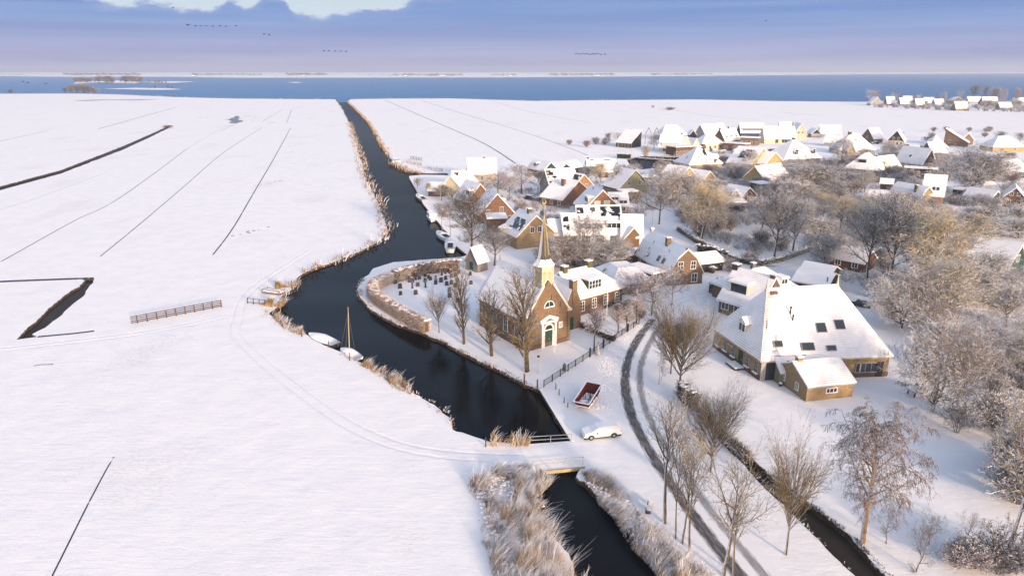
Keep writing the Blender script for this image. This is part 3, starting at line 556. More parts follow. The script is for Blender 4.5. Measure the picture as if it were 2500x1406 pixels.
CANAL_L=[(818,243),(828,255),(838,272),(852,300),(862,330),(872,365),(884,400),(888,430),(905,460),(925,500),(940,540),(946,568),(925,590),(880,612),(830,634),(780,650),(740,667),(716,686),(712,706),(688,722),(690,742),(655,766),(700,792),(745,815),(790,842),(830,858),(870,880),(905,894),(950,922),(985,947),(1030,972),(1075,1000),(1102,1025),(1105,1048),(1150,1063),(1190,1077),(1240,1082),(1300,1084)]
CANAL_L2=[(1308,1150),(1330,1168),(1300,1200),(1310,1240),(1330,1280),(1360,1320),(1388,1350),(1400,1406),(1420,1500),(1460,1700)]
CANAL_R2=[(1800,1700),(1690,1500),(1640,1420),(1605,1365),(1575,1320),(1530,1280),(1490,1240),(1450,1200),(1408,1162),(1416,1146)]
CANAL_R=[(1398,1080),(1320,952),(1280,937),(1230,907),(1180,884),(1130,860),(1080,832),(1020,807),(960,787),(908,757),(880,727),(874,702),(888,680),(912,655),(960,640),(1040,634),(1122,628),(1142,622),(1114,600),(1093,569),(1076,548),(1055,523),(1036,500),(1015,460),(1000,436),(999,430),(1030,427),(1094,428),(1094,423),(1040,423),(1000,418),(976,404),(958,398),(955,385),(932,350),(903,300),(880,276),(850,247)]
canal=[P(*p) for p in CANAL_L+CANAL_L2+CANAL_R2+CANAL_R]
LAKE_NEAR=[(-2500,226),(0,229.5),(200,229),(300,232),(420,237.5),(560,241),(700,242.5),(800,243),(818,243)]
LAKE_NEAR2=[(850,247),(855,243),(950,241.5),(1100,241),(1300,247),(1500,245),(1700,243.5),(1900,247.5),(2100,249),(2200,246),(2350,247),(2500,247),(5500,252)]
LAKE_FAR=[(5500,176),(2500,179.5),(2100,182),(1700,186),(1500,187.5),(1250,189.5),(900,190),(600,190.5),(400,188),(150,188),(0,186.5),(-2500,184)]
lake=[P(*p) for p in LAKE_NEAR]+[P(*p) for p in LAKE_NEAR2]+[P(*p) for p in LAKE_FAR]
# canal mouth opens into the lake: one hole
water_all=[P(*p) for p in LAKE_NEAR]+canal[1:-1]+[P(*p) for p in LAKE_NEAR2]+[P(*p) for p in LAKE_FAR]
isl=[[(178,205),(240,202),(330,204),(345,201),(310,197),(240,198),(190,199)],[(250,217),(330,215),(415,216),(445,219),(400,220),(330,219)],[(700,202),(722,200.5),(742,202),(722,203)],[(330,201),(420,199),(480,200),(420,203)]]
basin1=[(1530,390),(1557,384),(1581,379),(1640,380),(1696,386),(1702,398),(1640,407),(1567,414),(1540,406)]
basin2=[(1873,364),(1940,361),(1925,377),(1905,389),(1884,378)]
zditch=[(232,678),(228,690),(214,705),(205,722),(178,742),(152,768),(128,785),(110,800),(78,816),(92,822),(40,829),(60,806),(100,772),(118,752),(150,727),(176,708),(192,700),(206,684),(196,681)]
rditch=[(1668,975),(1692,1000),(1752,1070),(1812,1130),(1852,1176),(1920,1240),(1985,1305),(2050,1370),(2110,1430),(2300,1640),(2420,1640),(2200,1440),(2150,1392),(2080,1312),(2020,1262),(1960,1222),(1882,1160),(1830,1112),(1780,1062),(1715,1000),(1690,970)]
rditch2=[(2290,868),(2380,893),(2480,942),(2600,1010),(2700,1010),(2600,960),(2500,915),(2400,868),(2320,846)]
bigditch=[(0,455),(150,415),(300,357),(405,311),(413,313),(310,362),(150,424),(0,465),(-500,590),(-500,570)]
dark_ponds=[[(175,246),(240,244),(330,243.5),(400,242.5),(340,245.5),(270,245),(200,247)],[(556,292),(575,284),(588,283),(582,291),(592,298),(576,302),(560,301),(566,296)]]
HOLES=[ragged(water_all,1),ragged([P(*p) for p in basin1],2,.05),ragged([P(*p) for p in basin2],3,.05),ragged([P(*p) for p in zditch],4,.22),ragged([P(*p) for p in rditch],5,.16),ragged([P(*p) for p in rditch2],6,.2),ragged([P(*p) for p in bigditch],7,.15)]
ISL=[ragged([P(*p) for p in q],11+i,1.) for i,q in enumerate(isl)]
def inside(p,poly):
    c=False; x,y=p; n=len(poly); j=n-1
    for i in range(n):
        a=poly[i]; b=poly[j]
        if (a.y>y)!=(b.y>y) and x<(b.x-a.x)*(y-a.y)/(b.y-a.y)+a.x: c=not c
        j=i
    return c
BOX=(-7000,9000,-150,11000)
def build_ground():
    vs=[Vector((BOX[0],BOX[2])),Vector((BOX[1],BOX[2])),Vector((BOX[1],BOX[3])),Vector((BOX[0],BOX[3]))]; es=[(0,1),(1,2),(2,3),(3,0)]
    for poly in HOLES+ISL:
        o=len(vs); vs+=poly; n=len(poly); es+=[(o+i,o+(i+1)%n) for i in range(n)]
    res=geometry.delaunay_2d_cdt(vs,es,[],0,1e-3)
    V,E_,Fc=res[0],res[1],res[2]
    holes=[(h,min(p.x for p in h),max(p.x for p in h),min(p.y for p in h),max(p.y for p in h)) for h in HOLES]
    def wet(c):
        for h,x0,x1,y0,y1 in holes:
            if x0<c[0]<x1 and y0<c[1]<y1 and inside(c,h):
                for i in ISL:
                    if inside(c,i): return False
                return True
        return False
    keep=[]; edge={}
    for f in Fc:
        c=((V[f[0]].x+V[f[1]].x+V[f[2]].x)/3,(V[f[0]].y+V[f[1]].y+V[f[2]].y)/3)
        if not wet(c):
            a=(V[f[1]]-V[f[0]]); b=(V[f[2]]-V[f[0]]); f=tuple(f) if a.x*b.y-a.y*b.x>0 else tuple(reversed(f)); keep.append(f)
            for i in range(3): edge[(f[i],f[(i+1)%3])]=1
    g=MB(); g.v=[(p.x,p.y,0) for p in V]; g.f=keep; g.m=[0]*len(keep)
    struct('ground',g,'ground')
    b=MB(); r=random.Random(5)
    xlo,xhi,ylo,yhi=BOX; nrm={}
    for (i,j) in edge:
        if (j,i) in edge: continue
        p,q=V[i],V[j]
        if (abs(p.x-xlo)<1 and abs(q.x-xlo)<1) or (abs(p.x-xhi)<1 and abs(q.x-xhi)<1) or (abs(p.y-ylo)<1 and abs(q.y-ylo)<1) or (abs(p.y-yhi)<1 and abs(q.y-yhi)<1): continue
        d=(q-p); 
        if d.length<1e-6: continue
        d.normalize(); nn=Vector((d.y,-d.x))      # land lies left of the edge; water to the right
        nrm.setdefault(i,[]).append(nn); nrm.setdefault(j,[]).append(nn)
    st={}
    for k,l in nrm.items():
        s=Vector((0,0))
        for a in l: s+=a
        if s.length<1e-4: s=l[0].copy()
        s.normalize(); st[k]=s
    for (i,j) in edge:
        if (j,i) in edge or i not in st or j not in st: continue
        p,q=V[i],V[j]; d=min(3.,max(.28,p.length/450)); a=st[i]*d; c=st[j]*d
        b.add([(p.x,p.y,0),(q.x,q.y,0),(q.x+c.x*.35,q.y+c.y*.35,-.16),(p.x+a.x*.35,p.y+a.y*.35,-.16),(q.x+c.x,q.y+c.y,-.75),(p.x+a.x,p.y+a.y,-.75)],[(0,3,2,1),(3,5,4,2)])
    struct('bank',b,'bank')
build_ground()
def sheet(name,x0,x1,y0,y1,z,mat):
    m=MB(); m.add([(x0,y0,z),(x1,y0,z),(x1,y1,z),(x0,y1,z)],[(0,1,2,3)]); return struct(name,m,mat)
LW=-.5
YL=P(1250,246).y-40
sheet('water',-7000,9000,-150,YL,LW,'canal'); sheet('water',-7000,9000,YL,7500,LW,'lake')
for h_ in (HOLES[3],HOLES[4],HOLES[5]):
    sheet('water',min(p.x for p in h_)-.5,max(p.x for p in h_)+.5,min(p.y for p in h_)-.5,max(p.y for p in h_)+.5,-.46,'ditch')
def ribbon(name,pxs,w,mat,z=.006,wend=None,smooth=True,kind='structure'):
    pts=[P(*p) if not isinstance(p,Vector) else p for p in pxs]; pts=catmull(pts,2.) if smooth and len(pts)>2 else pts
    m=MB(); vs=[]; uv=[]; L=0
    for i,p in enumerate(pts):
        d=(pts[min(i+1,len(pts)-1)]-pts[max(0,i-1)]).normalized(); nn=Vector((d.y,-d.x)); ww=w if wend is None else w+(wend-w)*i/(len(pts)-1)
        if i: L+=(p-pts[i-1]).length
        vs+=[(p.x-nn.x*ww/2,p.y-nn.y*ww/2,z),(p.x+nn.x*ww/2,p.y+nn.y*ww/2,z)]; uv+=[(-ww/2,L),(ww/2,L)]
    m.add(vs,[(2*i,2*i+1,2*i+3,2*i+2) for i in range(len(pts)-1)]); me=m.mesh(name,mat,False,False)
    l=me.uv_layers.new(name='UVMap').data
    for p in me.polygons:
        for li in p.loop_indices: l[li].uv=uv[me.loops[li].vertex_index]
    if me.polygons and me.polygons[0].normal.z<0: me.flip_normals()
    o=link(name,me); return tag(o,None,None,None,kind)
# road, lanes, tracks
ribbon('road',[(1980,1700),(1905,1500),(1840,1406),(1745,1290),(1672,1190),(1610,1100),(1566,1020),(1546,940),(1552,880),(1580,820),(1610,782)],5.2,'road',.008)
ribbon('lane',[(1600,795),(1612,778),(1660,735),(1740,715),(1800,690),(1850,665)],5.,'lane',.004)
ribbon('lane',[(1850,665),(1900,650),(1800,628),(1700,600),(1640,578),(1600,560),(1560,545)],5,'lane',.012)
ribbon('lane',[(1400,540),(1350,520),(1300,490),(1275,460),(1280,430),(1290,415)],4.5,'lane',.008)
ribbon('lane',[(1900,650),(1990,636),(2060,640)],4.,'lane',.016)
ribbon('path',[(-60,860),(120,840),(330,815),(480,788),(570,770),(575,815),(640,880),(740,960),(860,1040),(980,1090),(1120,1112),(1290,1118)],3.0,'path',.008)
ribbon('path',[(575,790),(600,720),(680,660),(760,610)],2.2,'path',.012)
for q,w in (([(0,640),(180,540),(300,478),(455,365)],.3),([(455,365),(560,305),(620,290)],.12),([(245,626),(350,540),(450,455),(550,370),(640,312)],.28),([(520,622),(570,555),(620,470),(670,385),(710,312)],.36),([(0,345),(115,320)],.5),([(240,315),(330,290),(430,262)],.8),([(0,512),(100,480),(250,425)],.12),([(-60,690),(60,685),(140,682),(226,679)],1.3),([(92,822),(180,814),(230,808)],.7),([(82,893),(100,890),(130,889)],.25),([(120,1420),(160,1340),(215,1230),(260,1145),(278,1115)],.16),([(940,245),(1020,280),(1090,310),(1180,350),(1260,400)],.8),([(1030,246),(1120,275),(1215,303)],.7),([(1215,303),(1300,330),(1390,362),(1435,380)],.5),([(1180,240),(1280,270),(1440,300)],.5),([(1560,262),(1650,270),(1760,287),(1830,290)],.5),([(1905,274),(1960,279),(2010,282)],1.),([(640,298),(660,285),(690,268)],.3),([(700,300),(712,268)],.3),([(540,320),(580,300)],.3)):
    ribbon('furrow',q,w,'furrow',.006)
for q in dark_ponds:
    m=MB(); pp=ragged([P(*p) for p in q],21,.8); m.add([(p.x,p.y,.01) for p in pp],[tuple(range(len(pp)))]); struct('meltwater',m,'puddle')
def patch(px,l,w,rot,seed):
    r=random.Random(seed); c=P(*px); m=MB()
    for i in range(14):
        a=r.gauss(0,l/3); b=r.gauss(0,w/3); x=c.x+a*math.cos(rot)-b*math.sin(rot); y=c.y+a*math.sin(rot)+b*math.cos(rot); e=r.uniform(.3,1.)*w/3
        m.add([(x+e*r.uniform(.5,1.3)*math.cos(t),y+e*r.uniform(.5,1.3)*math.sin(t),.006+.0004*i) for t in [k*6.28/9 for k in range(9)]],[tuple(range(9))])
    struct('bare_ground',m,'puddle')
for i,(px,l,w) in enumerate((((607,566),9,1.6),((670,445),12,1.8),((705,372),8,1.3),((705,385),6,1),((492,288),10,3),((605,284),12,4),((660,300),8,3),((340,378),10,2),((575,290),20,6))): patch(px,l,w,1.1,i)
# bridge deck, its edge beam and the two railings
def bridge():
    A,B,C,D=P(1268,1086),P(1404,1076),P(1428,1140),P(1302,1152); c=(A+B+C+D)/4
    root=thing('bridge','low concrete road bridge under snow crossing the canal beside the parked white car','bridge',(c.x,c.y,0))
    q=[Vector((p.x-c.x,p.y-c.y,0)) for p in (D,C,B,A)]
    m=MB(); m.slab([[tuple(v) for v in q]],-.42,-.012); part('deck',m,'concrete',root)
    m=MB(); m.slab([[tuple(v*1.01) for v in q]],-.011,.03); part('deck_snow',m,'snow',root)
    m=MB(); m.bar(q[0]+Vector((0,-.12,-.05)),q[1]+Vector((0,-.12,-.05)),.22,.36); part('edge_beam',m,'tan',root)
    for sgn,(a,b) in (('near',((1300,1146),(1424,1135))),('far',((1292,1085),(1396,1079)))):
        a=P(*a); b=P(*b); o=(a+b)/2
        r=thing('bridge_railing','two-rail metal railing on the '+('near edge of the bridge over the reeds' if sgn=='near' else 'far edge of the bridge above the wide dark canal'),'railing',(o.x,o.y,.02))
        L=(b-a); 
        for k in range(4 if sgn=='near' else 3):
            p=a+L*((k+.03)/(3.06 if sgn=='near' else 2.06))-o; m=MB(); m.box(p.x-.04,p.x+.04,p.y-.04,p.y+.04,0,1.05); part('post',m,'pole',r)
        for z in (.55,1.02):
            m=MB(); m.bar((a.x-o.x,a.y-o.y,z),(b.x-o.x,b.y-o.y,z),.06); part('rail',m,'pole',r)
bridge()
def quay():
    a,b=P(1320,952),P(1398,1080); d=(b-a).normalized(); n=Vector((d.y,-d.x)); 
    if n.x<0: n=-n
    c=(a+b)/2; m=MB(); A=a-c; B=b-c
    m.obox((0,0,-.28),Vector((d.x,d.y,0))*(b-a).length/2,Vector((n.x,n.y,0))*.12,Vector((0,0,.38)))
    root=thing('quay_wall','straight timber quay wall with snowy cap beside the red skip','quay wall',(c.x,c.y,0)); part('wall',m,'brownwood',root)
    m=MB(); m.obox((0,0,.16),Vector((d.x,d.y,0))*(b-a).length/2,Vector((n.x,n.y,0))*.2,Vector((0,0,.05))); part('snow_cap',m,'snow',root)
quay()
# ================================================================ CHURCH
def church():
    A=P(1285,858); B=P(1386,831); u=(B-A).normalized(); w=8.4; n=Vector((-u.y,u.x)); L=17.5
    c=A+u*w/2+n*L/2; rz=math.atan2(u.y,u.x); he,hr=5.3,11.0; X,Y=w/2,L/2
    root=thing('church','brown brick village church with snowy roof and slender white wooden steeple by the canal','church',(c.x,c.y,0),rz)
    m=MB(); m.prism([(-X,-Y,0),(X,-Y,0),(X,-Y,he-.1),(0,-Y,hr-.1),(-X,-Y,he-.1)],(0,L-3.5,0))
    q=Y-3.5; oc=[(X,q),(X*.95,q+.3),(X*.42,Y),(-X*.42,Y),(-X*.95,q+.3),(-X,q)]
    m.prism([(p[0],p[1],0) for p in oc],(0,0,he-.1)); part('wall',m,'church',root)
    # plinth
    m=MB()
    m.box(-X-.12,X+.12,-Y-.12,-Y+.02,0,.7); m.box(-X-.12,-X,-Y+.02,q,0,.7); part('plinth',m,'darkbrick',root)
    o=.35; sl=(hr-he)/X; z=he-sl*o
    ridge=(0,q,hr)
    E=[(X+o,q,z),(X*.42+.2,Y+o,z),(-X*.42-.2,Y+o,z),(-X-o,q,z)]
    sh=[[(-X-o,q,z),(-X-o,-Y+.35,z),(0,-Y+.35,hr),ridge],[(X+o,-Y+.35,z),(X+o,q,z),ridge,(0,-Y+.35,hr)]]+[[E[i],E[i+1],ridge] for i in range(3)]
    m=MB(); m.slab(sh,-.2,0); rf=part('roof',m,'slate',root); m=MB(); m.slab(sh,.003,.18); part('roof_snow',m,'roof',rf)
    # front gable parapet with shoulders
    for sx in (-1,1):
        m=MB(); m.bar((sx*(X+.05),-Y+.14,he+.05),(sx*.9,-Y+.14,hr-.9),.42,.26); m.box(sx*X-.45,sx*X+.45,-Y-.14,-Y+.42,he-.15,he+.28); part('gable_coping',m,'cream',root)
        m=MB(); m.bar((sx*(X+.05),-Y+.14,he+.25),(sx*.9,-Y+.14,hr-.7),.44,.1); part('snow_cap',m,'snow',root)
        m=MB(); m.box(sx*X-.4 if sx>0 else -X-.12,X+.12 if sx>0 else -X+.4,-Y-.14,-Y-.01,0,he-.2); part('pilaster',m,'church',root)
    # door: arched white surround under a little pediment
    f=MB()
    for sx in (-1,1): f.box(sx*1.25-.17,sx*1.25+.17,-Y-.34,-Y-.005,0,4.0); f.box(sx*.86-.1,sx*.86+.1,-Y-.22,-Y-.006,0,2.9)
    N=12
    for i in range(N):
        a=math.pi*i/N; b=math.pi*(i+1)/N; p=(.86*math.cos(a),-Y-.12,2.9+.86*math.sin(a)); r=(.86*math.cos(b),-Y-.12,2.9+.86*math.sin(b)); f.bar(p,r,.2,.22)
    f.box(-1.6,1.6,-Y-.42,-Y-.007,4.0,4.28)
    f.bar((-1.7,-Y-.25,4.32),(0,-Y-.25,5.05),.2,.5); f.bar((1.7,-Y-.25,4.32),(0,-Y-.25,5.05),.2,.5)
    pr=part('portal',f,'white',root)
    g=MB(); g.bar((-1.72,-Y-.25,4.46),(0,-Y-.25,5.2),.5,.1); g.bar((1.72,-Y-.25,4.46),(0,-Y-.25,5.2),.5,.1); part('snow_cap',g,'snow',pr)
    d=MB(); d.box(-.78,.78,-Y-.1,-Y-.004,0,2.7); dd=part('door',d,'green',root)
    k=MB(); k.box(.06,.12,-Y-.16,-Y-.1,1.1,1.4); part('handle',k,'gold',dd)
    fan=MB(); fan.prism([(.76*math.cos(math.pi*i/10),-Y-.06,2.86+.76*math.sin(math.pi*i/10)) for i in range(11)],(0,.05,0)); part('fanlight',fan,'glass',root)
    tr=MB(); tr.box(-.8,.8,-Y-.18,-Y-.1,2.7,2.85); part('transom',tr,'white',dd)
    # half-round window and board
    def halfround(x,y,z,r,face='F'):
        f=MB()
        for i in range(10):
            a=math.pi*i/10; b=math.pi*(i+1)/10; f.bar((x+r*math.cos(a),y-.05,z+r*math.sin(a)),(x+r*math.cos(b),y-.05,z+r*math.sin(b)),.12,.12)
        f.bar((x-r-.1,y-.06,z-.05),(x+r+.1,y-.06,z-.05),.16,.14); f.bar((x,y-.04,z),(x,y-.04,z+r),.06,.06)
        o=part('window',f,'white',root); g=MB(); g.prism([(x+(r-.03)*math.cos(math.pi*i/10),y-.03,z+(r-.03)*math.sin(math.pi*i/10)) for i in range(11)],(0,.02,0)); part('pane',g,'rust' if 0 else 'glass',o)
    halfround(.1,-Y,6.6,.95)
    m=MB(); m.box(2.1,2.8,-Y-.08,-Y-.01,2.6,3.6); m.box(2.18,2.72,-Y-.09,-Y-.08,2.7,3.5,1); part('notice_board',m,['white','palestone'],root)
    for x in (.55,2.3): 
        m=MB(); m.box(x-.05,x+.05,-Y-.06,-Y-.005,7.6 if x<1 else 6.2,8.5 if x<1 else 7.1); part('wall_anchor',m,'black',root)
    # tall arched windows in the long wall
    for i in range(4):
        y=-Y+2.6+i*3.3; f=MB(); 
        for s in (-.6,.6): f.box(-X-.08,-X-.005,y+s-.06,y+s+.06,1.6,3.7)
        for k in range(8):
            a=math.pi*k/8; b=math.pi*(k+1)/8; f.bar((-X-.05,y+.6*math.cos(a),3.7+.6*math.sin(a)),(-X-.05,y+.6*math.cos(b),3.7+.6*math.sin(b)),.1,.1)
        f.box(-X-.12,-X-.004,y-.72,y+.72,1.48,1.6); f.box(-X-.06,-X-.006,y-.03,y+.03,1.6,4.2); f.box(-X-.06,-X-.007,y-.6,y+.6,2.6,2.66)
        o=part('window',f,'palestone',root); g=MB(); g.prism([(-X-.03,y-.57,1.6),(-X-.03,y+.57,1.6)]+[(-X-.03,y+.57*math.cos(math.pi*k/8),3.7+.57*math.sin(math.pi*k/8)) for k in range(9)],(.02,0,0)); part('pane',g,'glass',o)
    # belfry and spire above the front gable
    ty=-Y+1.45; tb=hr-2.5; s=1.0
    t=MB(); t.box(-s-.18,s+.18,ty-s-.18,ty+s+.18,tb,tb+1.3); t.box(-s,s,ty-s,ty+s,tb+1.3,tb+4.4); t.box(-s-.12,s+.12,ty-s-.12,ty+s+.12,tb+1.3,tb+1.5); t.box(-s-.16,s+.16,ty-s-.16,ty+s+.16,tb+4.35,tb+4.6)
    for sx in (-1,1):
        for sy in (-1,1): t.box(sx*s-.13,sx*s+.13,ty+sy*s-.13,ty+sy*s+.13,tb+1.52,tb+4.33)
    tw=part('belfry',t,'cream',root)
    for fx,fy in ((0,-1),(-1,0),(1,0)):
        for k in (-.44,.44):
            g=MB(); 
            if fy: 
                g.prism([(k-.3,ty-s-.03,tb+2.0),(k+.3,ty-s-.03,tb+2.0)]+[(k+.3*math.cos(math.pi*i/6),ty-s-.03,tb+3.4+.3*math.sin(math.pi*i/6)) for i in range(7)],(0,.02,0))
                for j in range(7): g.box(k-.3,k+.3,ty-s-.07,ty-s-.03,tb+2.05+j*.2,tb+2.12+j*.2,1)
            else:
                X0=fx*(s+.03); g.prism([(X0,ty+k-.3,tb+2.0),(X0,ty+k+.3,tb+2.0)]+[(X0,ty+k+.3*math.cos(math.pi*i/6),tb+3.4+.3*math.sin(math.pi*i/6)) for i in range(7)],(-fx*.02,0,0))
                for j in range(7): g.box(min(X0,X0+fx*.04),max(X0,X0+fx*.04),ty+k-.3,ty+k+.3,tb+2.05+j*.2,tb+2.12+j*.2,1)
            part('louvre',g,['tan','cream'],tw)
    # octagonal flared spire: slate, its windward (left) faces plastered with snow
    z0=tb+4.6; top=20.9; prof=[(1.72,z0),(1.3,z0+.45),(.98,z0+1.),(.84,z0+1.6),(.06,top)]
    sp=MB(); N=8
    def ring(r,z,sq=0): return [(r*math.cos(math.pi/8+2*math.pi*k/N)*(1+.08*sq),ty+r*math.sin(math.pi/8+2*math.pi*k/N)*(1+.08*sq),z) for k in range(N)]
    rg=[ring(r,z) for r,z in prof]
    sp.add([p for q_ in rg for p in q_],[(i*N+k,i*N+(k+1)%N,(i+1)*N+(k+1)%N,(i+1)*N+k) for i in range(len(prof)-1) for k in range(N)]); spo=part('spire',sp,'slate',root)
    sn=MB(); Mi=Matrix.Rotation(-rz,3,'Z'); wd=Mi@Vector((-1,-.05,0))
    for k in range(N):
        a0=math.pi/8+2*math.pi*(k+.5)/N; nn=Vector((math.cos(a0),math.sin(a0),0))
        if nn.dot(wd)>.35: lv=range(4)
        else: lv=range(0,2)
        for i in lv:
            e=.05+(.05 if i<2 else 0); ps=[rg[i][k],rg[i][(k+1)%N],rg[i+1][(k+1)%N],rg[i+1][k]]; 
            sn.add([tuple(Vector(p)+nn*e+Vector((0,0,.02))) for p in ps],[(0,1,2,3)])
    part('spire_snow',sn,'snow',spo)
    rib=MB()
    for k in range(N): rib.bar(rg[3][k],rg[4][k],.07,.07)
    part('spire_rib',rib,'tan',spo)
    fi=MB(); fi.tube([(0,ty,top-.2),(0,ty,22.6)],[.05,.035],6); fi.lathe([(.02,21.1),(.16,21.22),(.02,21.36)],8,(0,ty)); part('finial',fi,'metal',root)
    def cock(x,y,z,s_):
        c=MB(); pr=[(-.55,.1),(-.62,.42),(-.4,.6),(-.3,.3),(0,.2),(.22,.34),(.3,.6),(.45,.56),(.56,.46),(.42,.36),(.38,.1),(.12,-.08),(-.2,-.08)]
        c.prism([(x+a*s_,y-.04,z+b*s_) for a,b in pr],(0,.08,0)); part('weathercock',c,'gold',root)
    cock(0,ty,22.6,.75)
    fi=MB(); fi.tube([(0,q,hr),(0,q,hr+.9)],[.16,.06],6); fi.tube([(0,q,hr+.9),(0,q,hr+1.9)],[.03,.03],5); part('finial',fi,'cream',root); cock(0,q,hr+1.8,.45)
    return root
church()
# ================================================================ FARMHOUSE (hipped barn roof on an uneven plan)
def farm():
    he=3.1; c4=[P(1857,882,he),P(2182,871,he)]; bl=P(1738,801,he); u=(c4[1]-c4[0]); br_=bl+u*.93
    pts=[c4[0],c4[1],br_,bl]; org=(pts[0]+pts[1]+pts[2]+pts[3])/4
    midL=(pts[0]+pts[3])/2; hr=11.3
    ra=P(1872,707,hr); rb=P(2044,697,hr)
    root=thing('farmhouse','big head-and-barn farmhouse, huge snow-covered hipped roof with skylights, yellow-brown brick walls','farmhouse',(org.x,org.y,0))
    q=[(p.x-org.x,p.y-org.y,he) for p in pts]; a=(ra.x-org.x,ra.y-org.y,hr); b=(rb.x-org.x,rb.y-org.y,hr)
    FH={'q':q,'a':a,'b':b}
    def inn(p,k=.965): return (p[0]*k,p[1]*k)
    m=MB(); m.prism([(*inn(p),0) for p in q],(0,0,he-.05)); part('wall',m,'tanbrick',root)
    m=MB(); m.prism([(*inn(p,.972),0) for p in q],(0,0,.75)); part('plinth',m,'darkbrick',root)
    S={'F':[q[0],q[1],b,a],'R':[q[1],q[2],b],'B':[q[2],q[3],a,b],'L':[q[3],q[0],a]}
    m=MB(); m.slab(list(S.values()),-.22,0); rf=part('roof',m,'tan',root)
    m=MB(); m.slab([S['F'],S['R'],S['B']],.003,.17); part('roof_snow',m,'roof',rf)
    m=MB(); m.slab([S['L']],.004,.15); part('roof_snow',m,'rooft',rf)
    # ridge tiles, bare tiles beside the left hip
    m=MB(); m.bar(Vector(a)+Vector((0,0,.12)),Vector(b)+Vector((0,0,.12)),.3,.25); part('ridge',m,'snow',rf)
    m=MB(); A=Vector(q[0]); Bv=Vector(a); n=22
    p_,u_,b_,nn=frame_on(S['F'],.1,.4)
    for i in range(34):
        t=i/34*.97; c=A.lerp(Bv,t)+nn*.2; l=.2+.35*abs(math.sin(i*2.3))+(.5 if t>.86 else 0); m.obox(c+u_*l/2,u_*l/2,b_*.03,nn*.03)
    part('bare_tiles',m,'brownwood',rf)
    m=MB(); m.obox((Vector(a)*.5+Vector(S['F'][3])*.5)+u_*.9-b_*.6+nn*.2,u_*.55,b_*.28,nn*.03); part('bare_tiles',m,'darkbrick',rf)
    roof_extra(root,S,[('F',.13,.22,1.3,1.0),('F',.37,.17,1.9,1.2),('F',.555,.14,1.4,.8),('F',.535,.42,1.5,1.5),('F',.72,.45,1.5,1.5)],[],[('F',.27,.62,1.3),('F',.285,.53,1.)])
    m=MB(); p,uu,bb,n_=frame_on(S['F'],.2,.3); 
    for (s0,s1,t0,t1) in ((.03,.03,.42,.56),(.08,.115,.13,.13),(.08,.34,.06,.06),(.12,.12,.12,.34)):
        x,_,_,_=frame_on(S['F'],s0,t0); y,_,_,_=frame_on(S['F'],s1,t1); m.bar(x+n_*.2,y+n_*.2,.09,.09)
    part('roof_gutter',m,'grey',rf)
    # white dormer on the left hip
    dormer(root,S['L'],.50,.22,1.7,1.5,'white',2,'gable',side='cream')
    # ridge ornaments
    for p in (a,b):
        m=MB(); m.lathe([(.3,hr-.1),(.18,hr+.5),(.12,hr+.9),(.05,hr+1.8)],6,(p[0],p[1])); part('ridge_ornament',m,'cream',root)
    # windows of the left wall and door
    L0=Vector(inn(q[3])); L1=Vector(inn(q[0])); d=(L1-L0).normalized(); nl=Vector((d.y,-d.x))
    if nl.x>0: nl=-nl
    D3=Vector((d.x,d.y,0)); N3=Vector((nl.x,nl.y,0)); LL=(L1-L0).length
    for k,t in enumerate((.1,.27,.45,.74,.91)):
        p=L0+d*LL*t; w_=window(root,Vector((p.x,p.y,1.75)),D3,N3,.85,1.75,2,3,'palestone'); s=MB(); s.obox(Vector((p.x,p.y,.82))+N3*.16,D3*.55,N3*.16,Vector((0,0,.07))); part('sill',s,'snow',w_)
    p=L0+d*LL*.6; m=MB(); m.obox(Vector((p.x,p.y,1.25))+N3*.04,D3*.5,N3*.05,Vector((0,0,1.25))); dd=part('door',m,'green',root); m=MB(); m.obox(Vector((p.x,p.y,1.2))+N3*.12+D3*.35,D3*.04,N3*.04,Vector((0,0,.12))); part('handle',m,'gold',dd)
    m=MB(); m.obox(Vector((p.x,p.y,.16))+N3*.8,D3*1.3,N3*.8,Vector((0,0,.12))); st=part('doorstep',m,'stone',root); m=MB(); m.obox(Vector((p.x,p.y,.34))+N3*.8,D3*1.25,N3*.75,Vector((0,0,.06))); part('snow_cap',m,'snow',st)
    # front wall: pale plastered corner with dark glass, windows and door at the right end
    F0=Vector(inn(q[0])); F1=Vector(inn(q[1])); d=(F1-F0).normalized(); nf=Vector((d.y,-d.x)); 
    if nf.y>0: nf=-nf
    D3=Vector((d.x,d.y,0)); N3=Vector((nf.x,nf.y,0)); LL=(F1-F0).length
    p=F0+d*2.1; m=MB(); m.obox(Vector((p.x,p.y,he/2))+N3*.03,D3*2.1,N3*.03,Vector((0,0,he/2-.06))); part('plaster',m,'khaki' if 0 else 'palestone',root)
    p=F0+d*1.75; m=MB(); m.obox(Vector((p.x,p.y,1.45))+N3*.08,D3*1.05,N3*.04,Vector((0,0,1.3))); part('glazed_door',m,'glass',root)
    for t,ww,hh,nm in ((.76,.8,1.5,'window'),(.84,2.6,1.5,'window'),(.93,1.,2.3,'door')):
        p=F0+d*LL*t
        if nm=='door': m=MB(); m.obox(Vector((p.x,p.y,1.15))+N3*.04,D3*ww/2,N3*.05,Vector((0,0,1.15))); part('door',m,'black',root)
        else: window(root,Vector((p.x,p.y,1.5)),D3,N3,ww,hh,3 if ww>2 else 1,1,'palestone')
    return root
farm()
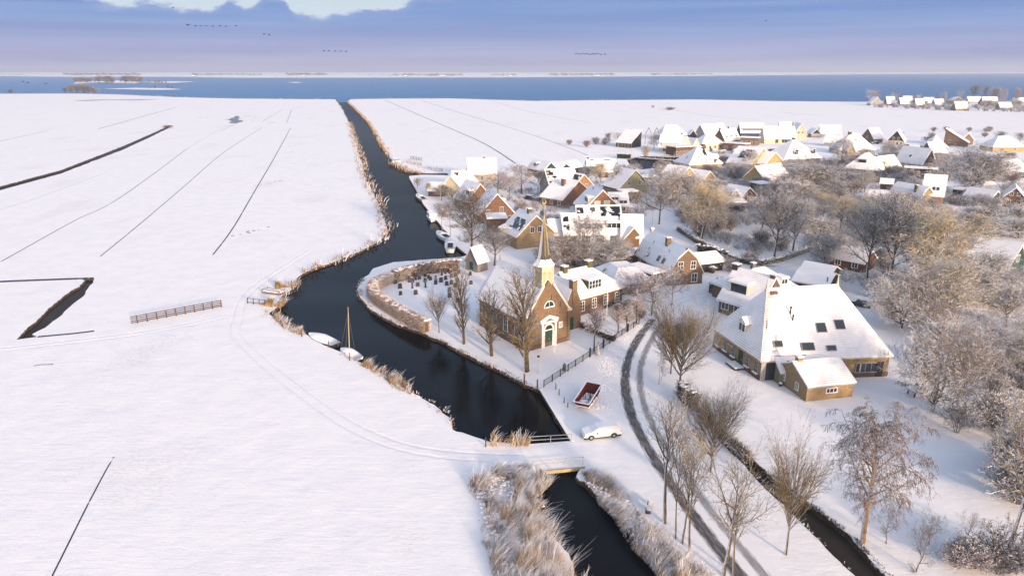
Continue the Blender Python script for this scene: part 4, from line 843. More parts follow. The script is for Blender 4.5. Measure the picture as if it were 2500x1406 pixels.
# ================================================================ HOUSES
PW=dict(wall='white',cols=3)
house('small yellow-brown brick annex with snowy saddle roof standing in front of the big farmhouse','annex',(1972,942),(2086,930),2.3,878,7.3,'W','tanbrick','rooft',oy=.15,o=.25,name='annex',wins=[('F',1,1.3,1.7,.75,.5,dict(c=3,off=.2)),('L',2,1.25,.75,1.1,.42,dict(r=2))],ch=[(-.36,.02,.5,.7)],trim='palestone')
house('low snowy link roof between the farmhouse and its small brick annex','outbuilding',(1908,905),(1962,900),2.2,872,3.2,'W','khaki','roof',name='link_building',wins=[('F',1,1.2,.9,1.8,.3)],o=.25,vent=[('F',.4,.5,.6)])
house('house behind the farmhouse with a wide black-windowed dormer on its snowy roof','house',(1757,725),(1850,752),2.9,664,8.6,'W','darkbrick','rooft',wins=[('F',3,1.6,1.5,1.5,.66,dict(c=2))],dorm=[('F',.40,.30,3.6,2.0,dict(wall='beige',cols=1,side='beige'))],ch=[(.48,0,.2,.9),(-.5,0,.5,1.1,'stone')])
house('hip-roofed house with brick chimney between the farmhouse and the lane','house',(1838,726),(1957,705),2.9,655,10.5,'hip','brown','roof',wins=[],ch=[(-.08,.05,.9,.7,'rocksnow')],dorm=[('F',.78,.3,1.6,1.2,dict(wall='white'))],rl=3.)
house('long dark barn with plain snowy roof directly behind the farmhouse ridge','barn',(1937,684),(2019,698),2.5,661,9.,'W','black','roof',wins=[],name='barn',trim='grey',vent=[('F',.9,.3,1.)])
house('dark barn with a bare reddish ridge behind the plain snowy barn','barn',(1952,663),(2022,676),2.7,644,7.,'W','black','roof',wins=[],name='barn',trim='grey')
house('parsonage beside the church, long dark brick front and dormer with green cheeks','house',(1408,728),(1520,698),3.5,652,9.0,'hipR','darkbrick','roof',rl=1.2,trim='cream',wins=[('F',4,1.7,1.15,1.9,.76,dict(r=3)),('R',1,1.8,1,1.7,.5)],ch=[(-.42,.0,.9,1.0,'olive'),(.10,.0,.9,1.,'olive')],dorm=[('F',.47,.20,3.3,1.9,dict(wall='green',cols=4,rows=2,side='green'))])
house('narrow brown brick wing with chimney between the church and the parsonage','outbuilding',(1385,745),(1419,737),4.6,691,6.5,'D','church','roofr',name='church_wing',o=.1,oy=-.15,trim='cream',wins=[('F',1,1.15,.95,2.2,.3,dict(name='door',mat='green',off=-.6))],ch=[(0,-.44,.35,1.0,'church')])
house('slate-grey low pyramid roof with flat snowy top behind the parsonage','house',(1496,692),(1591,684),2.5,640,10.,'trunc','darkbrick','rooft',trim='white',wins=[],ins=.45,sky=[('L',.4,.45,.7,.9)])
house('long gambrel-roofed brown brick house with bare slate patches, beside the lane','house',(1635,667),(1716,661),2.7,609,17.,'GD','brown','roofp',trim='cream',oy=.1,wins=[('F',2,4.1,1.2,1.7,.38,dict(r=2)),('F',2,1.4,1.3,1.9,.5,dict(r=2)),('L',4,1.4,1,1.2,.7)],ch=[(-.12,-.08,.7,.9,'brown'),(0,.5,.5,.6,'beige')],sky=[('L',.62,.5,1.,1.3),('L',.75,.5,1.,1.3)])
house('flat snowy carport at the foot of the gambrel-roofed brown house','carport',(1592,674),(1618,668),2.3,664,7.,'flat','black','roof',name='carport',wins=[])
house('sunlit brown brick house with white-edged gable and two upper windows, above the dark green hedge','house',(1262,576),(1353,566),3.4,526,9.,'D','tanbrick','roof',trim='cream',wins=[('F',2,4.5,1.2,1.5,.2),('F',1,1.5,1.6,1.7,.3,dict(off=2.4))],ch=[(0,-.1,.9,.9,'olive')],pan=[('L',.3,.9,.25,.7)])
house('rounded flat-roofed sun lounge against the sunlit brown brick house','conservatory',(1222,569),(1262,573),2.7,556,5.,'flat','cream','roof',name='sun_lounge',wins=[('F',3,1.3,1.1,1.8,.66)])
house('grey side wing with snowy roof right of the sunlit brown brick house','house',(1345,572),(1375,571),2.6,536,7.,'W','greywood','roof',trim='cream',wins=[('F',1,1.4,1.6,1.4,.3)])
house('wide white house with big snow-streaked solar roof and dormer terraces','house',(1413,568),(1518,567),3.2,502,9.5,'W','white','roof',trim='white',wins=[('F',3,1.5,2.2,1.8,.66,dict(c=2))],dorm=[('F',.30,.18,6.5,1.7,dict(wall='cream',cols=4)),('F',.8,.2,3.9,1.6,dict(wall='wood',cols=3))],pan=[('F',.54,.97,.62,.95),('F',.02,.17,.72,.92),('F',.28,.42,.74,.92)])
house('left wing of the wide white house, snowy roof with two solar squares','house',(1378,569),(1412,568),3.2,521,7.,'W','grey','roof',wins=[],pan=[('F',.1,.42,.6,.85),('F',.08,.42,.2,.45)])
house('right wing of the wide white house, bare white snowy roof','house',(1519,575),(1568,576),2.8,524,8.,'W','white','roof',wins=[])
house('little white-edged brown gable in front of the wide white house','house',(1520,586),(1571,583),2.,556,6.,'D','brownwood','roof',oy=.3,trim='cream',wins=[],gable='wood')
house('low lean-to with thinly snowed slates below the little brown gable','shed',(1530,622),(1554,619),2.2,588,6.,'shedB','brown','rooft',name='shed',wins=[])
house('tall red-brick gable house with two pale shuttered upper windows','house',(1428,508),(1511,504),3.,464,9.5,'D','orange','roof',wins=[('F',2,4.,1.9,1.9,.28,dict(c=1,p='blind')),('F',2,1.4,1.4,1.4,.5),('L',4,1.4,1,1.5,.7)],dorm=[('L',.72,.3,3.2,1.6,dict(wall='beige',cols=3,side='beige'))],sky=[('L',.85,.2,.8,.8)],vent=[('L',.4,.85,.8)])
house('pale low house with stepped dormers right of the tall red-brick gable','house',(1490,500),(1534,500),2.8,470,8.,'W','cream','roof',wins=[('F',2,1.5,1.2,1.3,.5)],dorm=[('F',.3,.4,2.4,1.2,dict(wall='yellow')),('F',.7,.15,2.4,1.2,dict(wall='yellow'))])
house('dark brick house with tall chimney and long snowy roof slope','house',(1373,487),(1446,472),2.8,442,9.,'D','redbrick','roof',wins=[('F',1,1.5,1.2,1.4,.3),('L',3,1.4,1.2,1.4,.7)],ch=[(-.16,-.05,.4,1.1,'redbrick')],trim='cream')
house('orange brick gable with solar panels just behind the tall chimney house','house',(1400,457),(1447,451),3.,426,8.,'D','orange','roof',wins=[('F',2,3.,1,1.2,.3)],pan=[('L',.5,.95,.55,.9)],trim='cream')
house('white house with tall black solar panels on the left half of its roof','house',(1343,455),(1412,450),3.4,412,8.,'W','grey','roof',wins=[('L',2,1.8,1,1.6,.5),('L',1,4.3,1,1.4,.4)],pan=[('F',.04,.34,.08,.34),('F',.03,.34,.37,.62),('F',.03,.32,.66,.92)],trim='cream')
house('grey gabled house with dark bargeboards and two white windows, right of the mauve willow','house',(1511,460),(1586,453),2.8,416,9.5,'D','khaki','roof',trim='black',wins=[('F',2,4.2,1.3,1.5,.35)],vent=[('R',.2,.9,.8)])
house('flat snowy porch below the grey gabled house','porch',(1522,476),(1556,474),2.3,467,4.,'flat','grey','roof',name='porch',wins=[])
house('dark green gable with white trim, leftmost of the pair behind the solar-panel house','house',(1327,416),(1361,413),3.2,396,12.,'D','green','roof',wins=[('F',1,3.2,1.1,1.1,.3)],dorm=[('L',.4,.3,2.5,1.4,dict(wall='green'))])
house('smaller dark green gable with white trim, right of its pair','house',(1368,412),(1394,409),3.2,399,10.,'D','green','roof',wins=[])
house('low black-eaved barn between the green gables and the chimney house','barn',(1392,411),(1424,406),2.6,394,8.,'W','black','roof',name='barn',wins=[],trim='black')
house('grey-gabled house with long white roof and small chimney below the marsh ditch','house',(1434,404),(1503,404),3.2,388,7.,'W','grey','roof',wins=[],ch=[(-.46,0,.6,.7,'black')],sky=[('F',.2,.8,1.5,.5),('F',.7,.8,2.5,.5)])
house('low extension with plain snowy roof below the grey-gabled chimney house','house',(1465,418),(1496,418),2.6,403,6.,'W','brownwood','roof',wins=[('F',2,1.3,1.1,1.3,.5)])
house('cream house with tall plain white roof and orange chimney, nearest the marsh','house',(1143,424),(1211,423),3.2,386,9.,'W','beige','roof',wins=[('F',1,1.3,1.,1.7,.3),('F',1,1.7,1.,.9,.3,dict(off=3))],ch=[(.1,0,.5,.8,'orange')],trim='cream',gable='wood')
house('white-roofed house left of the cream house, with a dark glazed front','house',(1103,446),(1150,446),2.8,417,8.,'W','darkbrick','roof',wins=[('F',2,1.3,2.2,1.6,.5)],gable='olive',vent=[('B',.3,.9,1.)])
house('white cross roof with black chimney pot between the cream house and the red gables','house',(1128,462),(1172,450),2.8,424,9.,'W','cream','roof',wins=[('F',1,1.3,1,1.2,.3)],ch=[(-.2,0,.6,1.,'black')])
house('red-brick gable half hidden by the bare waterside trees','house',(1141,492),(1203,486),2.8,449,10.,'D','redbrick','roof',trim='cream',wins=[('F',1,1.4,1,1.2,.3)],dorm=[('L',.75,.35,2.6,1.6,dict(wall='beige',side='beige'))],sky=[('L',.9,.4,.6,1.2)])
house('plain red-brick gable house with one tall white window beside the curving lane','house',(1172,523),(1255,518),2.7,473,9.,'D','redbrick','roof',wins=[('F',1,3.6,1.,1.8,.3,dict(off=1.3)),('F',1,3.,1.,1.8,.3,dict(off=-2.6)),('F',1,1.2,1.2,1.2,.3,dict(off=3.8))],dorm=[('R',.6,.35,2.,1.2,dict(wall='black'))])
house('flat snowy carport in front of the plain red-brick gable house','carport',(1192,547),(1236,546),2.4,532,6.,'flat','brownwood','roof',name='carport',wins=[])
house('little snowy-roofed boathouse by the water, near the wooden jetty corner','boathouse',(1045,464),(1082,465),2.2,446,5.5,'W','brownwood','roof',name='boathouse',wins=[],trim='cream')
house('grey plank shed with green door at the end of the churchyard hedge','shed',(1137,632),(1166,640),2.4,605,3.,'D','greywood','roof',name='shed',trim='greywood',wins=[('F',1,1.2,1.,1.7,.3,dict(name='door',mat='green'))],o=.3)
# -- middle distance
house('yellow brick gable half hidden by frosted trees, left of a pair','house',(1654,441),(1703,433),3.,408,9.,'D','yellow','roof',wins=[('F',1,2.9,1.1,1.2,.3)])
house('second yellow brick gable of the pair, behind the frosted trees','house',(1717,437),(1745,433),3.,418,10.,'D','yellow','roof',wins=[])
house('brown brick house, left gable of a twin-gabled house above the lane hedge','house',(1781,481),(1808,479),3.,462,8.,'D','redbrick','roof',wins=[('F',1,1.5,2.6,1.9,.3)])
house('brown brick house, right gable of a twin-gabled house above the lane hedge','house',(1810,479),(1845,474),3.,458,8.,'D','redbrick','roof',wins=[('F',1,1.5,1.4,1.9,.3)])
house('flat snowy garage roof below the twin-gabled brick house','garage',(1775,500),(1820,501),2.3,493,6.,'flat','black','roof',name='garage',wins=[])
house('brown low house with yellow-framed window behind the farmhouse, under the big trees','house',(2027,624),(2110,640),2.5,604,6.,'W','brownwood','rooft',wins=[('L',1,1.4,1.3,1.8,.3,dict(f='gold')),('F',2,1.4,1.3,1.3,.5)])
house('green barn with broad snowy roof at the right edge of the picture','barn',(2366,629),(2462,648),2.4,590,8.5,'W','green','roof',name='barn',trim='cream',wins=[('R',1,3.3,1.6,1.6,.3,dict(c=3)),('F',1,1.2,2.2,.9,.3)])
house('small white-roofed shed beside the green barn on the right','shed',(2330,640),(2356,646),2.,626,5.,'W','greywood','roof',name='shed',wins=[])
house('grey-roofed brick house with gambrel gable and a chimney standing on its front slope','house',(2172,473),(2245,486),2.9,450,6.5,'GW','tanbrick','roof',wins=[('R',2,3.5,.8,1.3,.4)],ch=[(.25,-.30,.1,.8,'darkbrick')])
house('steep sunlit roof with two small black skylights and orange brick gable','house',(2252,473),(2303,477),4.0,427,8.,'W','orange','roof',wins=[('R',2,3.9,1.,1.2,.3),('F',1,1.6,1.2,1.8,.3),('R',2,1.5,1.2,1.5,.5)],sky=[('F',.5,.35,.8,1.2),('F',.68,.35,.8,1.2)],trim='cream')
house('low brick outbuilding with sunlit snowy roof on the right','outbuilding',(2353,476),(2418,486),2.4,461,6.,'W','brown','roof',name='outbuilding',wins=[('R',1,1.3,1.2,1.2,.3)],gable='green')
house('khaki-sided house with snow on its flat-topped roof at the right edge','house',(2393,466),(2445,468),3.,441,8.,'trunc','khaki','roof',wins=[],ins=.4)
house('dark red-brick gable with two windows at the right edge, below the teal bungalow','house',(2452,478),(2503,482),3.4,458,10.,'D','redbrick','roof',wins=[('F',2,4.2,1.,1.2,.35),('F',2,1.6,1.2,1.4,.5)])
house('dark teal bungalow with long snowy roof at the right edge','house',(2454,415),(2510,419),2.7,400,7.,'W','blueblack','roof',wins=[('F',3,1.4,1.2,1.1,.6)])
house('white roof with tiny dormer behind the teal bungalow','house',(2447,399),(2496,399),2.6,389,7.,'W','grey','roof',wins=[])
house('yellow bungalow under a broad hipped snowy roof, far right','house',(2425,358),(2502,358),2.8,333,11.,'hip','yellow','roof',wins=[('F',2,1.4,1.4,1.3,.4)],rl=6.)
house('brown single-slope house with its high wall on the left and one white window','house',(2304,346),(2364,349),2.4,314,8.,'mono','brown','roof',wins=[('F',1,2.6,1.4,1.6,.3,dict(off=-3.2))])
house('dim gable peeping over the trees right of the brown single-slope house','house',(2345,343),(2377,341),3.,325,7.,'D','brown','roof',wins=[])
house('pointed white roof left of the brown single-slope house','house',(2271,358),(2313,358),2.8,331,9.,'hip','brown','roof',wins=[],rl=0)
house('small brown gable in front of the pointed white roof','house',(2249,365),(2275,371),2.8,347,7.,'D','brown','roof',wins=[('F',1,2.4,1,1.,.3)])
house('long grey-white roof with one small skylight and dark right gable','house',(2186,392),(2252,400),2.7,360,9.,'W','brownwood','roof',wins=[('R',2,1.5,1.2,1.5,.5)],sky=[('F',.45,.45,.9,1.1)],gable='black')
house('black-boarded gable with two bright windows beside the snowfield','house',(2167,342),(2207,344),3.,319,10.,'D','beige','roof',wins=[('F',2,4.2,1.3,1.4,.3),('F',4,1.4,1.2,1.8,.7)],gable='black')
house('brown gable with one bright window left of the black-boarded gable','house',(2101,335),(2133,338),3.,313,9.,'D','brown','roof',wins=[('F',1,3.6,1.,1.4,.3)],sky=[('R',.3,.8,1.2,.8)])
house('large hipped white roof with olive chimney in the middle of the far rows','house',(2050,364),(2137,364),2.7,326,12.,'hip','grey','roof',rl=4.,wins=[],ch=[(-.12,0,.8,1.4,'olive')],sky=[('F',.5,.6,1.1,.5)])
house('low white wing with a curved snowy roof left of the large hipped roof','house',(2012,346),(2052,348),2.5,330,9.,'W','grey','roof',wins=[])
house('tiny yellow gable in front of the large hipped white roof','house',(2070,366),(2088,367),2.6,350,6.,'D','yellow','roof',wins=[('F',1,1.6,.8,2.,.3)])
house('long plain white roof in the farthest village row, dark right gable','house',(2003,325),(2054,326),2.6,306,9.,'W','grey','roof',wins=[],gable='brown')
house('small dark gable left of the long plain white roof in the farthest row','house',(1982,326),(2004,326),2.6,315,8.,'D','grey','roof',wins=[],gable='black')
house('beige gable with two windows and a tall orange chimney in the farthest row','house',(1938,328),(1970,328),3.,302,9.,'D','beige','roof',wins=[('F',2,4.,1.3,1.5,.3)],ch=[(-.4,.1,.5,.6,'orange')])
house('modern white house with blank snowy roof and dark glass ground floor','house',(1867,337),(1943,337),3.4,309,9.,'W','cream','roof',wins=[('F',1,1.5,7.,2.2,.3,dict(c=4,off=4.5)),('F',1,1.5,2.,2.4,.3,dict(off=-1.8,f='gold'))])
house('tall white box roof rising behind the modern white house','house',(1906,316),(1934,316),3.,298,7.,'W','white','roof',wins=[])
house('pyramid-roofed house with olive chimney top and two small dark gables','house',(1913,390),(2004,383),2.6,339,13.,'hip','brown','roof',rl=0,wins=[],ch=[(0,0,.3,1.2,'olive')],dorm=[('F',.33,.22,2.6,1.5,dict(wall='black',roof='gable')),('F',.9,.2,2.4,1.5,dict(wall='black',roof='gable'))])
house('bright yellow-orange gable with a vertical strip of windows','house',(1834,400),(1884,388),3.,361,11.,'D','yellow','roof',wins=[('F',1,4.6,.6,4.5,.2,dict(r=4,c=1)),('F',1,1.4,1.2,1.4,.3,dict(off=-2))],pan=[('L',.3,.75,.3,.8)])
house('bright yellow-orange gable with a pair of small windows','house',(1868,400),(1910,392),2.8,372,7.,'D','yellow','roof',wins=[('F',2,3.6,.9,1.1,.2)])
house('beige house with snowy cross roof and orange right gable, below the yellow gables','house',(1866,438),(1926,429),3.,402,9.,'W','tan','roof',wins=[],gable='yellow',sky=[('F',.4,.6,1.8,.3),('F',.35,.3,1.8,.3)])
house('small flat pavilion roof over a dark opening beside the beige cross-roofed house','pavilion',(1856,455),(1884,453),2.2,448,5.,'flat','black','roof',name='pavilion',wins=[])
house('big white hipped roof with a wide bare black strip beside its chimney','house',(1683,401),(1763,397),2.6,357,12.,'hip','yellow','roofp',rl=1.5,wins=[],ch=[(.12,0,.7,1.3,'darkbrick')],pan=[('F',.55,.78,.45,.9)],dorm=[('R',.3,.12,3.,1.4,dict(wall='cream',roof='gable'))])
house('black single-slope house standing alone at the marsh edge, high on the right','house',(1504,347),(1540,350),2.7,316,10.5,'shedB','black','roof',wins=[('F',4,1.3,1.2,1.6,.7,dict(f='tan'))],vent=[('F',.3,.95,.7)])
house('restaurant hall with wide hipped roof and bare patches behind the marina','restaurant',(1616,330),(1677,328),3.,306,10.,'hip','grey','roofp',rl=8.,wins=[])
house('restaurant front with a row of wide beige windows facing the marina','restaurant',(1609,359),(1662,361),2.6,330,10.,'GW','cream','roof',wins=[('F',3,1.2,1.8,1.6,.5)],dorm=[('F',.5,.12,9.,2.1,dict(wall='cream',cols=6,pane='blind'))],trim='white')
house('cream restaurant gable with two slit windows, left of its pair','restaurant',(1664,359),(1686,357),2.8,333,8.,'D','cream','roof',wins=[('F',2,3.6,.5,1.5,.2)])
house('smaller cream restaurant gable with one slit window, right of its pair','restaurant',(1691,356),(1707,355),2.8,338,8.,'D','cream','roof',wins=[('F',1,3.4,.5,1.5,.2)])
house('low dark terrace hall with flat snowy roof at the marina edge','pavilion',(1650,367),(1700,364),2.9,358,8.,'flat','brownwood','roof',name='terrace_hall',wins=[('F',6,1.4,1.4,1.7,.85)])
house('beige house with large hipped snowy roof right of the restaurant','house',(1714,352),(1767,350),3.4,326,10.,'hip','cream','roof',rl=2.5,wins=[('F',4,1.6,1.4,1.5,.7)],sky=[('F',.4,.5,1.,.6),('F',.6,.5,1.,.6)])
house('grey triangular gable facing left in the farthest row, three tiny skylights','house',(1722,328),(1776,324),3.,303,9.,'W','grey','roof',wins=[],sky=[('F',.15,.45,.9,.9),('F',.3,.45,.9,.9),('F',.45,.45,.9,.9)])
house('tiny black gable between the restaurant and the grey triangular gable','house',(1684,328),(1700,328),2.5,318,6.,'D','black','roof',wins=[])
house('orange-lit house with three small dormers and a dark chimney','house',(1770,342),(1807,339),2.6,314,9.,'W','orange','roof',wins=[('F',4,1.3,1.1,1.4,.75)],dorm=[('F',.2,.25,1.6,1.3,dict(wall='cream',roof='gable')),('F',.5,.25,1.6,1.3,dict(wall='cream',roof='gable')),('F',.8,.25,1.6,1.3,dict(wall='cream',roof='gable'))],ch=[(.05,0,.9,.8,'stone'),(-.5,0,.5,.8,'redbrick')],gable='brown')
house('white-roofed house with a long window band and navy left gable','house',(1809,323),(1866,323),3.,301,8.5,'W','blueblack','roof',wins=[],dorm=[('F',.5,.25,14.,1.4,dict(wall='grey',cols=7))],gable='blueblack')
house('low flat-roofed brick building in front of the navy-gabled house','house',(1807,342),(1851,344),2.7,336,6.,'flat','brown','roof',wins=[('F',4,1.4,1.2,1.8,.8)])
house('flat-roofed pavilion with dark red wall by the winter boat yard','pavilion',(1765,354),(1818,358),2.9,350,6.,'flat','redbrick','roof',name='pavilion',wins=[('F',3,1.4,1.5,1.9,.7)])
house('broad hip-roofed dark teal house above the tall brown hedge','house',(2063,408),(2148,415),3.,372,10.,'hip','blueblack','roof',rl=1.,wins=[('F',3,1.4,1.4,1.4,.6)],dorm=[('F',.42,.35,3.4,1.6,dict(wall='grey',cols=1))],ch=[(-.02,0,.9,.5,'brown')])
house('wing with pale glazed dormer right of the broad dark teal house','house',(2148,413),(2200,406),2.9,381,8.,'W','grey','roof',wins=[('F',2,1.4,1.2,1.4,.5)],dorm=[('F',.4,.2,4.,2.,dict(wall='cream',cols=3,pane='blind'))],ch=[(-.3,0,.4,.6,'black')])
house('long low flat snowy roof below the long grey-white roof','carport',(2208,419),(2286,424),2.5,411,5.,'flat','black','roof',name='carport',wins=[])
house('small flat-roofed dark shed between the steep sunlit roof and the low brick outbuilding','shed',(2325,470),(2349,473),2.4,462,5.,'flat','black','roof',name='shed',wins=[])
house('low snowy roof with dark walls right of the gambrel-roofed brown house','outbuilding',(1713,641),(1766,635),2.3,616,6.5,'W','black','roof',name='outbuilding',wins=[])
house('low snowy garage by the lane hedge, left of the twin-gabled house','garage',(1700,492),(1742,494),2.3,478,6.,'W','darkbrick','roof',name='garage',wins=[])
house('flat snowy shed in the gardens left of the marina basin','shed',(1560,440),(1590,442),2.2,432,5.,'flat','brownwood','roof',name='shed',wins=[])
house('little white garden house in front of the yellow brick gables','shed',(1640,476),(1660,477),2.1,465,4.,'W','grey','roof',name='shed',wins=[])
house('brick garage with snowy roof behind the golden trees','garage',(2120,480),(2160,484),2.4,466,6.,'W','darkbrick','roof',name='garage',wins=[])
house('low dark garage between the long grey-white roof and the gambrel roof','garage',(2150,446),(2180,448),2.4,436,6.,'W','black','roof',name='garage',wins=[])
# -- village beyond the snowfield, at the lake
far=[(2126,2154,252,237,'D','leftmost, with a reddish tree behind'),(2166,2186,252,236,'W','half hidden by a bush, second from the left'),(2199,2219,253,239,'W','with the brightest blank roof'),(2208,2230,246,235,'W','just behind the brightest roof'),(2237,2258,256,241,'W','behind the first grey thicket'),(2259,2283,251,238,'W','with a white chimney, middle of the row'),(2284,2306,255,242,'W','right of the white chimney house'),(2325,2353,247,237,'D','with a dark right gable'),(2334,2364,264,248,'W','nearest the field, long with a dark window band'),(2365,2396,247,236,'W','with a black dormer, under the tall dark tree'),(2400,2437,251,237,'W','under the pale round tree'),(2442,2472,262,250,'W','low among the frosted trees'),(2477,2503,248,239,'W','at the right edge of the picture')]
for i,(x0,x1,y,ry,k,t) in enumerate(far):
    house('small white-roofed lakeside house '+t,'house',(x0,y),(x1,y),3.,ry,9.,k,('grey','brownwood','khaki')[i%3],'roof',wins=[('F',2,1.5,1.6,1.4,.5)],group='row of houses at the lake')
for i,(x,w_,t) in enumerate(((467,16,'left of the islands gap'),(736,14,'beside two bare trees, left of the canal mouth'),(985,16,'farthest left of the canal line'),(1075,22,'long one right of the canal line'),(1243,14,'near the middle of the far shore'),(1450,24,'long one on the misty shore'))):
    house('hazy farmhouse on the far shore, '+t,'farmhouse',(x,186.6),(x+w_*.6,186.6),3.5,182.5,14.,'W','brown','roof',wins=[],name='farmhouse',group='farms on the far shore',hr=8.5)
# ================================================================ TREES
proto('ash','barkw','t_tan',seed=3,H=13,r0=.30,n=(13,7,5,3),ang=(40,40,40,42),rat=(.38,.5,.48,.45),start=(.42,.15,.2,.2),up=(.0,.09,.05,0),shape='egg',tw=.019,wob=(.08,.13,.16,.2))
proto('ash2','barkw','t_tan',seed=8,H=13,r0=.28,n=(12,7,5,3),ang=(48,42,42,45),rat=(.42,.5,.48,.45),start=(.36,.15,.2,.2),up=(.0,.08,.05,0),shape='egg',tw=.019,wob=(.12,.16,.18,.2))
proto('vase','bark','t_tan',seed=5,H=9,r0=.34,n=(30,10,7,3),ang=(48,25,28,32),rat=(.95,.5,.45,.5),start=(.30,.15,.2,.2),up=(.0,.035,.04,.02),shape='egg',tw=.019,wob=(.03,.05,.08,.12))
proto('vasew','barkw','t_tan',seed=15,H=8,r0=.26,n=(24,8,5,3),ang=(38,22,26,30),rat=(.95,.5,.42,.45),start=(.42,.15,.2,.2),up=(.0,.035,.04,.02),shape='egg',tw=0.022,wob=(.03,.05,.08,.12))
proto('poplar','barkw','t_tan',seed=7,H=12.5,r0=.36,n=(24,6,4,3),ang=(26,24,28,35),rat=(.40,.45,.45,.5),start=(.14,.15,.2,.2),up=(.0,.07,.04,0),shape='col',tw=0.024,wob=(.02,.07,.12,.16))
proto('birch','barkb','t_birch',seed=9,H=14,r0=.24,n=(20,8,7,5),ang=(48,45,45,50),rat=(.36,.48,.5,.6),start=(.25,.15,.15,.1),up=(.0,.06,-.05,-.2),shape='egg',tw=0.022,droop=.55,wob=(.05,.12,.2,.3))
proto('frost','bark','t_frost',seed=11,H=11,r0=.25,n=(22,10,8,4),ang=(52,42,42,45),rat=(.5,.5,.5,.55),start=(.22,.15,.15,.2),up=(.0,.06,.03,0),tw=.042,shape='egg')
proto('frost2','barkw','t_frost',seed=12,H=11,r0=.25,n=(15,9,7,4),ang=(58,45,42,45),rat=(.52,.5,.5,.55),start=(.28,.15,.15,.2),up=(.0,.09,.03,0),tw=0.036,shape='egg',wob=(.1,.15,.2,.25))
proto('dark','bark','t_dark',seed=13,H=14,r0=.3,n=(18,10,7,4),ang=(44,40,40,45),rat=(.48,.5,.5,.5),start=(.3,.15,.15,.2),up=(.0,.10,.04,0),tw=0.025,shape='egg')
proto('gold','barkw','t_gold',seed=14,H=13,r0=.3,n=(20,10,8,4),ang=(50,40,40,45),rat=(.52,.5,.5,.5),start=(.22,.12,.15,.2),up=(.0,.08,.04,0),tw=.036,shape='egg')
proto('spread','barkw','t_frost',seed=16,H=10,r0=.3,n=(14,9,7,4),ang=(62,42,42,45),rat=(.72,.5,.5,.5),start=(.12,.15,.15,.2),up=(.0,.08,.03,0),tw=0.031,shape='egg',wob=(.16,.18,.2,.25),forks=3)
proto('pink','bark','t_pink',seed=17,H=8,r0=.18,n=(14,8,6,4),ang=(55,42,42,45),rat=(.5,.5,.5,.5),start=(.25,.15,.15,.2),up=(.0,.05,.0,0),tw=0.034,shape='egg')
proto('shrub','bark','t_frost',seed=18,H=3,r0=.06,n=(9,7,5),ang=(48,40,42),rat=(.5,.5,.5),start=(.1,.15,.15),up=(.0,.04,.0),tw=0.034,forks=7)
proto('shrubp','bark','t_pink',seed=19,H=3,r0=.06,n=(9,7,5),ang=(42,36,40),rat=(.5,.5,.5),start=(.1,.15,.15),up=(.0,.06,.0),tw=0.034,forks=8)
proto('shrubd','bark','t_dark',seed=20,H=3,r0=.05,n=(7,6,5),ang=(45,36,40),rat=(.5,.5,.5),start=(.15,.15,.15),up=(.0,.06,.0),tw=0.023,forks=6)
proto('fruit','bark','t_dark',seed=21,H=4.5,r0=.12,n=(9,7,6,3),ang=(58,45,42,45),rat=(.6,.5,.5,.5),start=(.22,.15,.15,.2),up=(.0,.10,.06,0),tw=0.017,wob=(.22,.22,.2,.25),lean=(.2,0))
proto('ball','bark','t_pink',seed=22,H=3.6,r0=.14,n=(16,7,5,3),ang=(55,40,42,45),rat=(.42,.5,.5,.5),start=(.45,.15,.15,.2),up=(.0,.05,.0,0),tw=0.023)
proto('weep','bark','t_frost',seed=23,H=8,r0=.2,n=(22,8,6,3),ang=(50,40,42,45),rat=(.4,.5,.6,.6),start=(.2,.15,.15,.2),up=(.0,-.1,-.15,-.3),tw=0.029,droop=.8,shape='cone')
def leafy(key,src,mat,n,size,seed):     # dry leaves still hanging on the twigs
    a,b,zs,ws=PROTO[src]; r=random.Random(seed); m=MB(); vs=b.vertices; N=len(vs)
    m.v=[tuple(v.co) for v in vs]; m.f=[tuple(p.vertices) for p in b.polygons]; m.m=[0]*len(m.f)
    for _ in range(n):
        p=vs[int(N*(.35+.65*r.random()))].co
        if p.z<zs*.35: continue
        d=rnd_unit(r)*size; e=rnd_unit(r)*size; m.add([tuple(p-d),tuple(p+e*.6),tuple(p+d),tuple(p-e*.6)],[(0,1,2,3)],1)
    PROTO[key]=(a,m.mesh('crown',[M[b.materials[0].name] if b.materials[0].name in M else b.materials[0],mat],False,False),zs,ws)
leafy('ashleaf','ash2','leafg',2600,.09,4); leafy('birchleaf','birch','t_birch',5000,.07,5)
def T(key,bx,by,ty,wpx,label,cat='tree',group=None,rot=None,name='tree'):
    p=P(bx,by); h=max(1.,height_at(p.x,p.y,ty)); d=p.y*CP+CAM_H*SP; wd=None if not wpx else wpx*d/F_PX*(1.08 if key.startswith('vase') else 1.12)
    return tree(key,p,h,wd,label,cat,group,(bx*.7+by*.3)%6.28 if rot is None else rot,name)
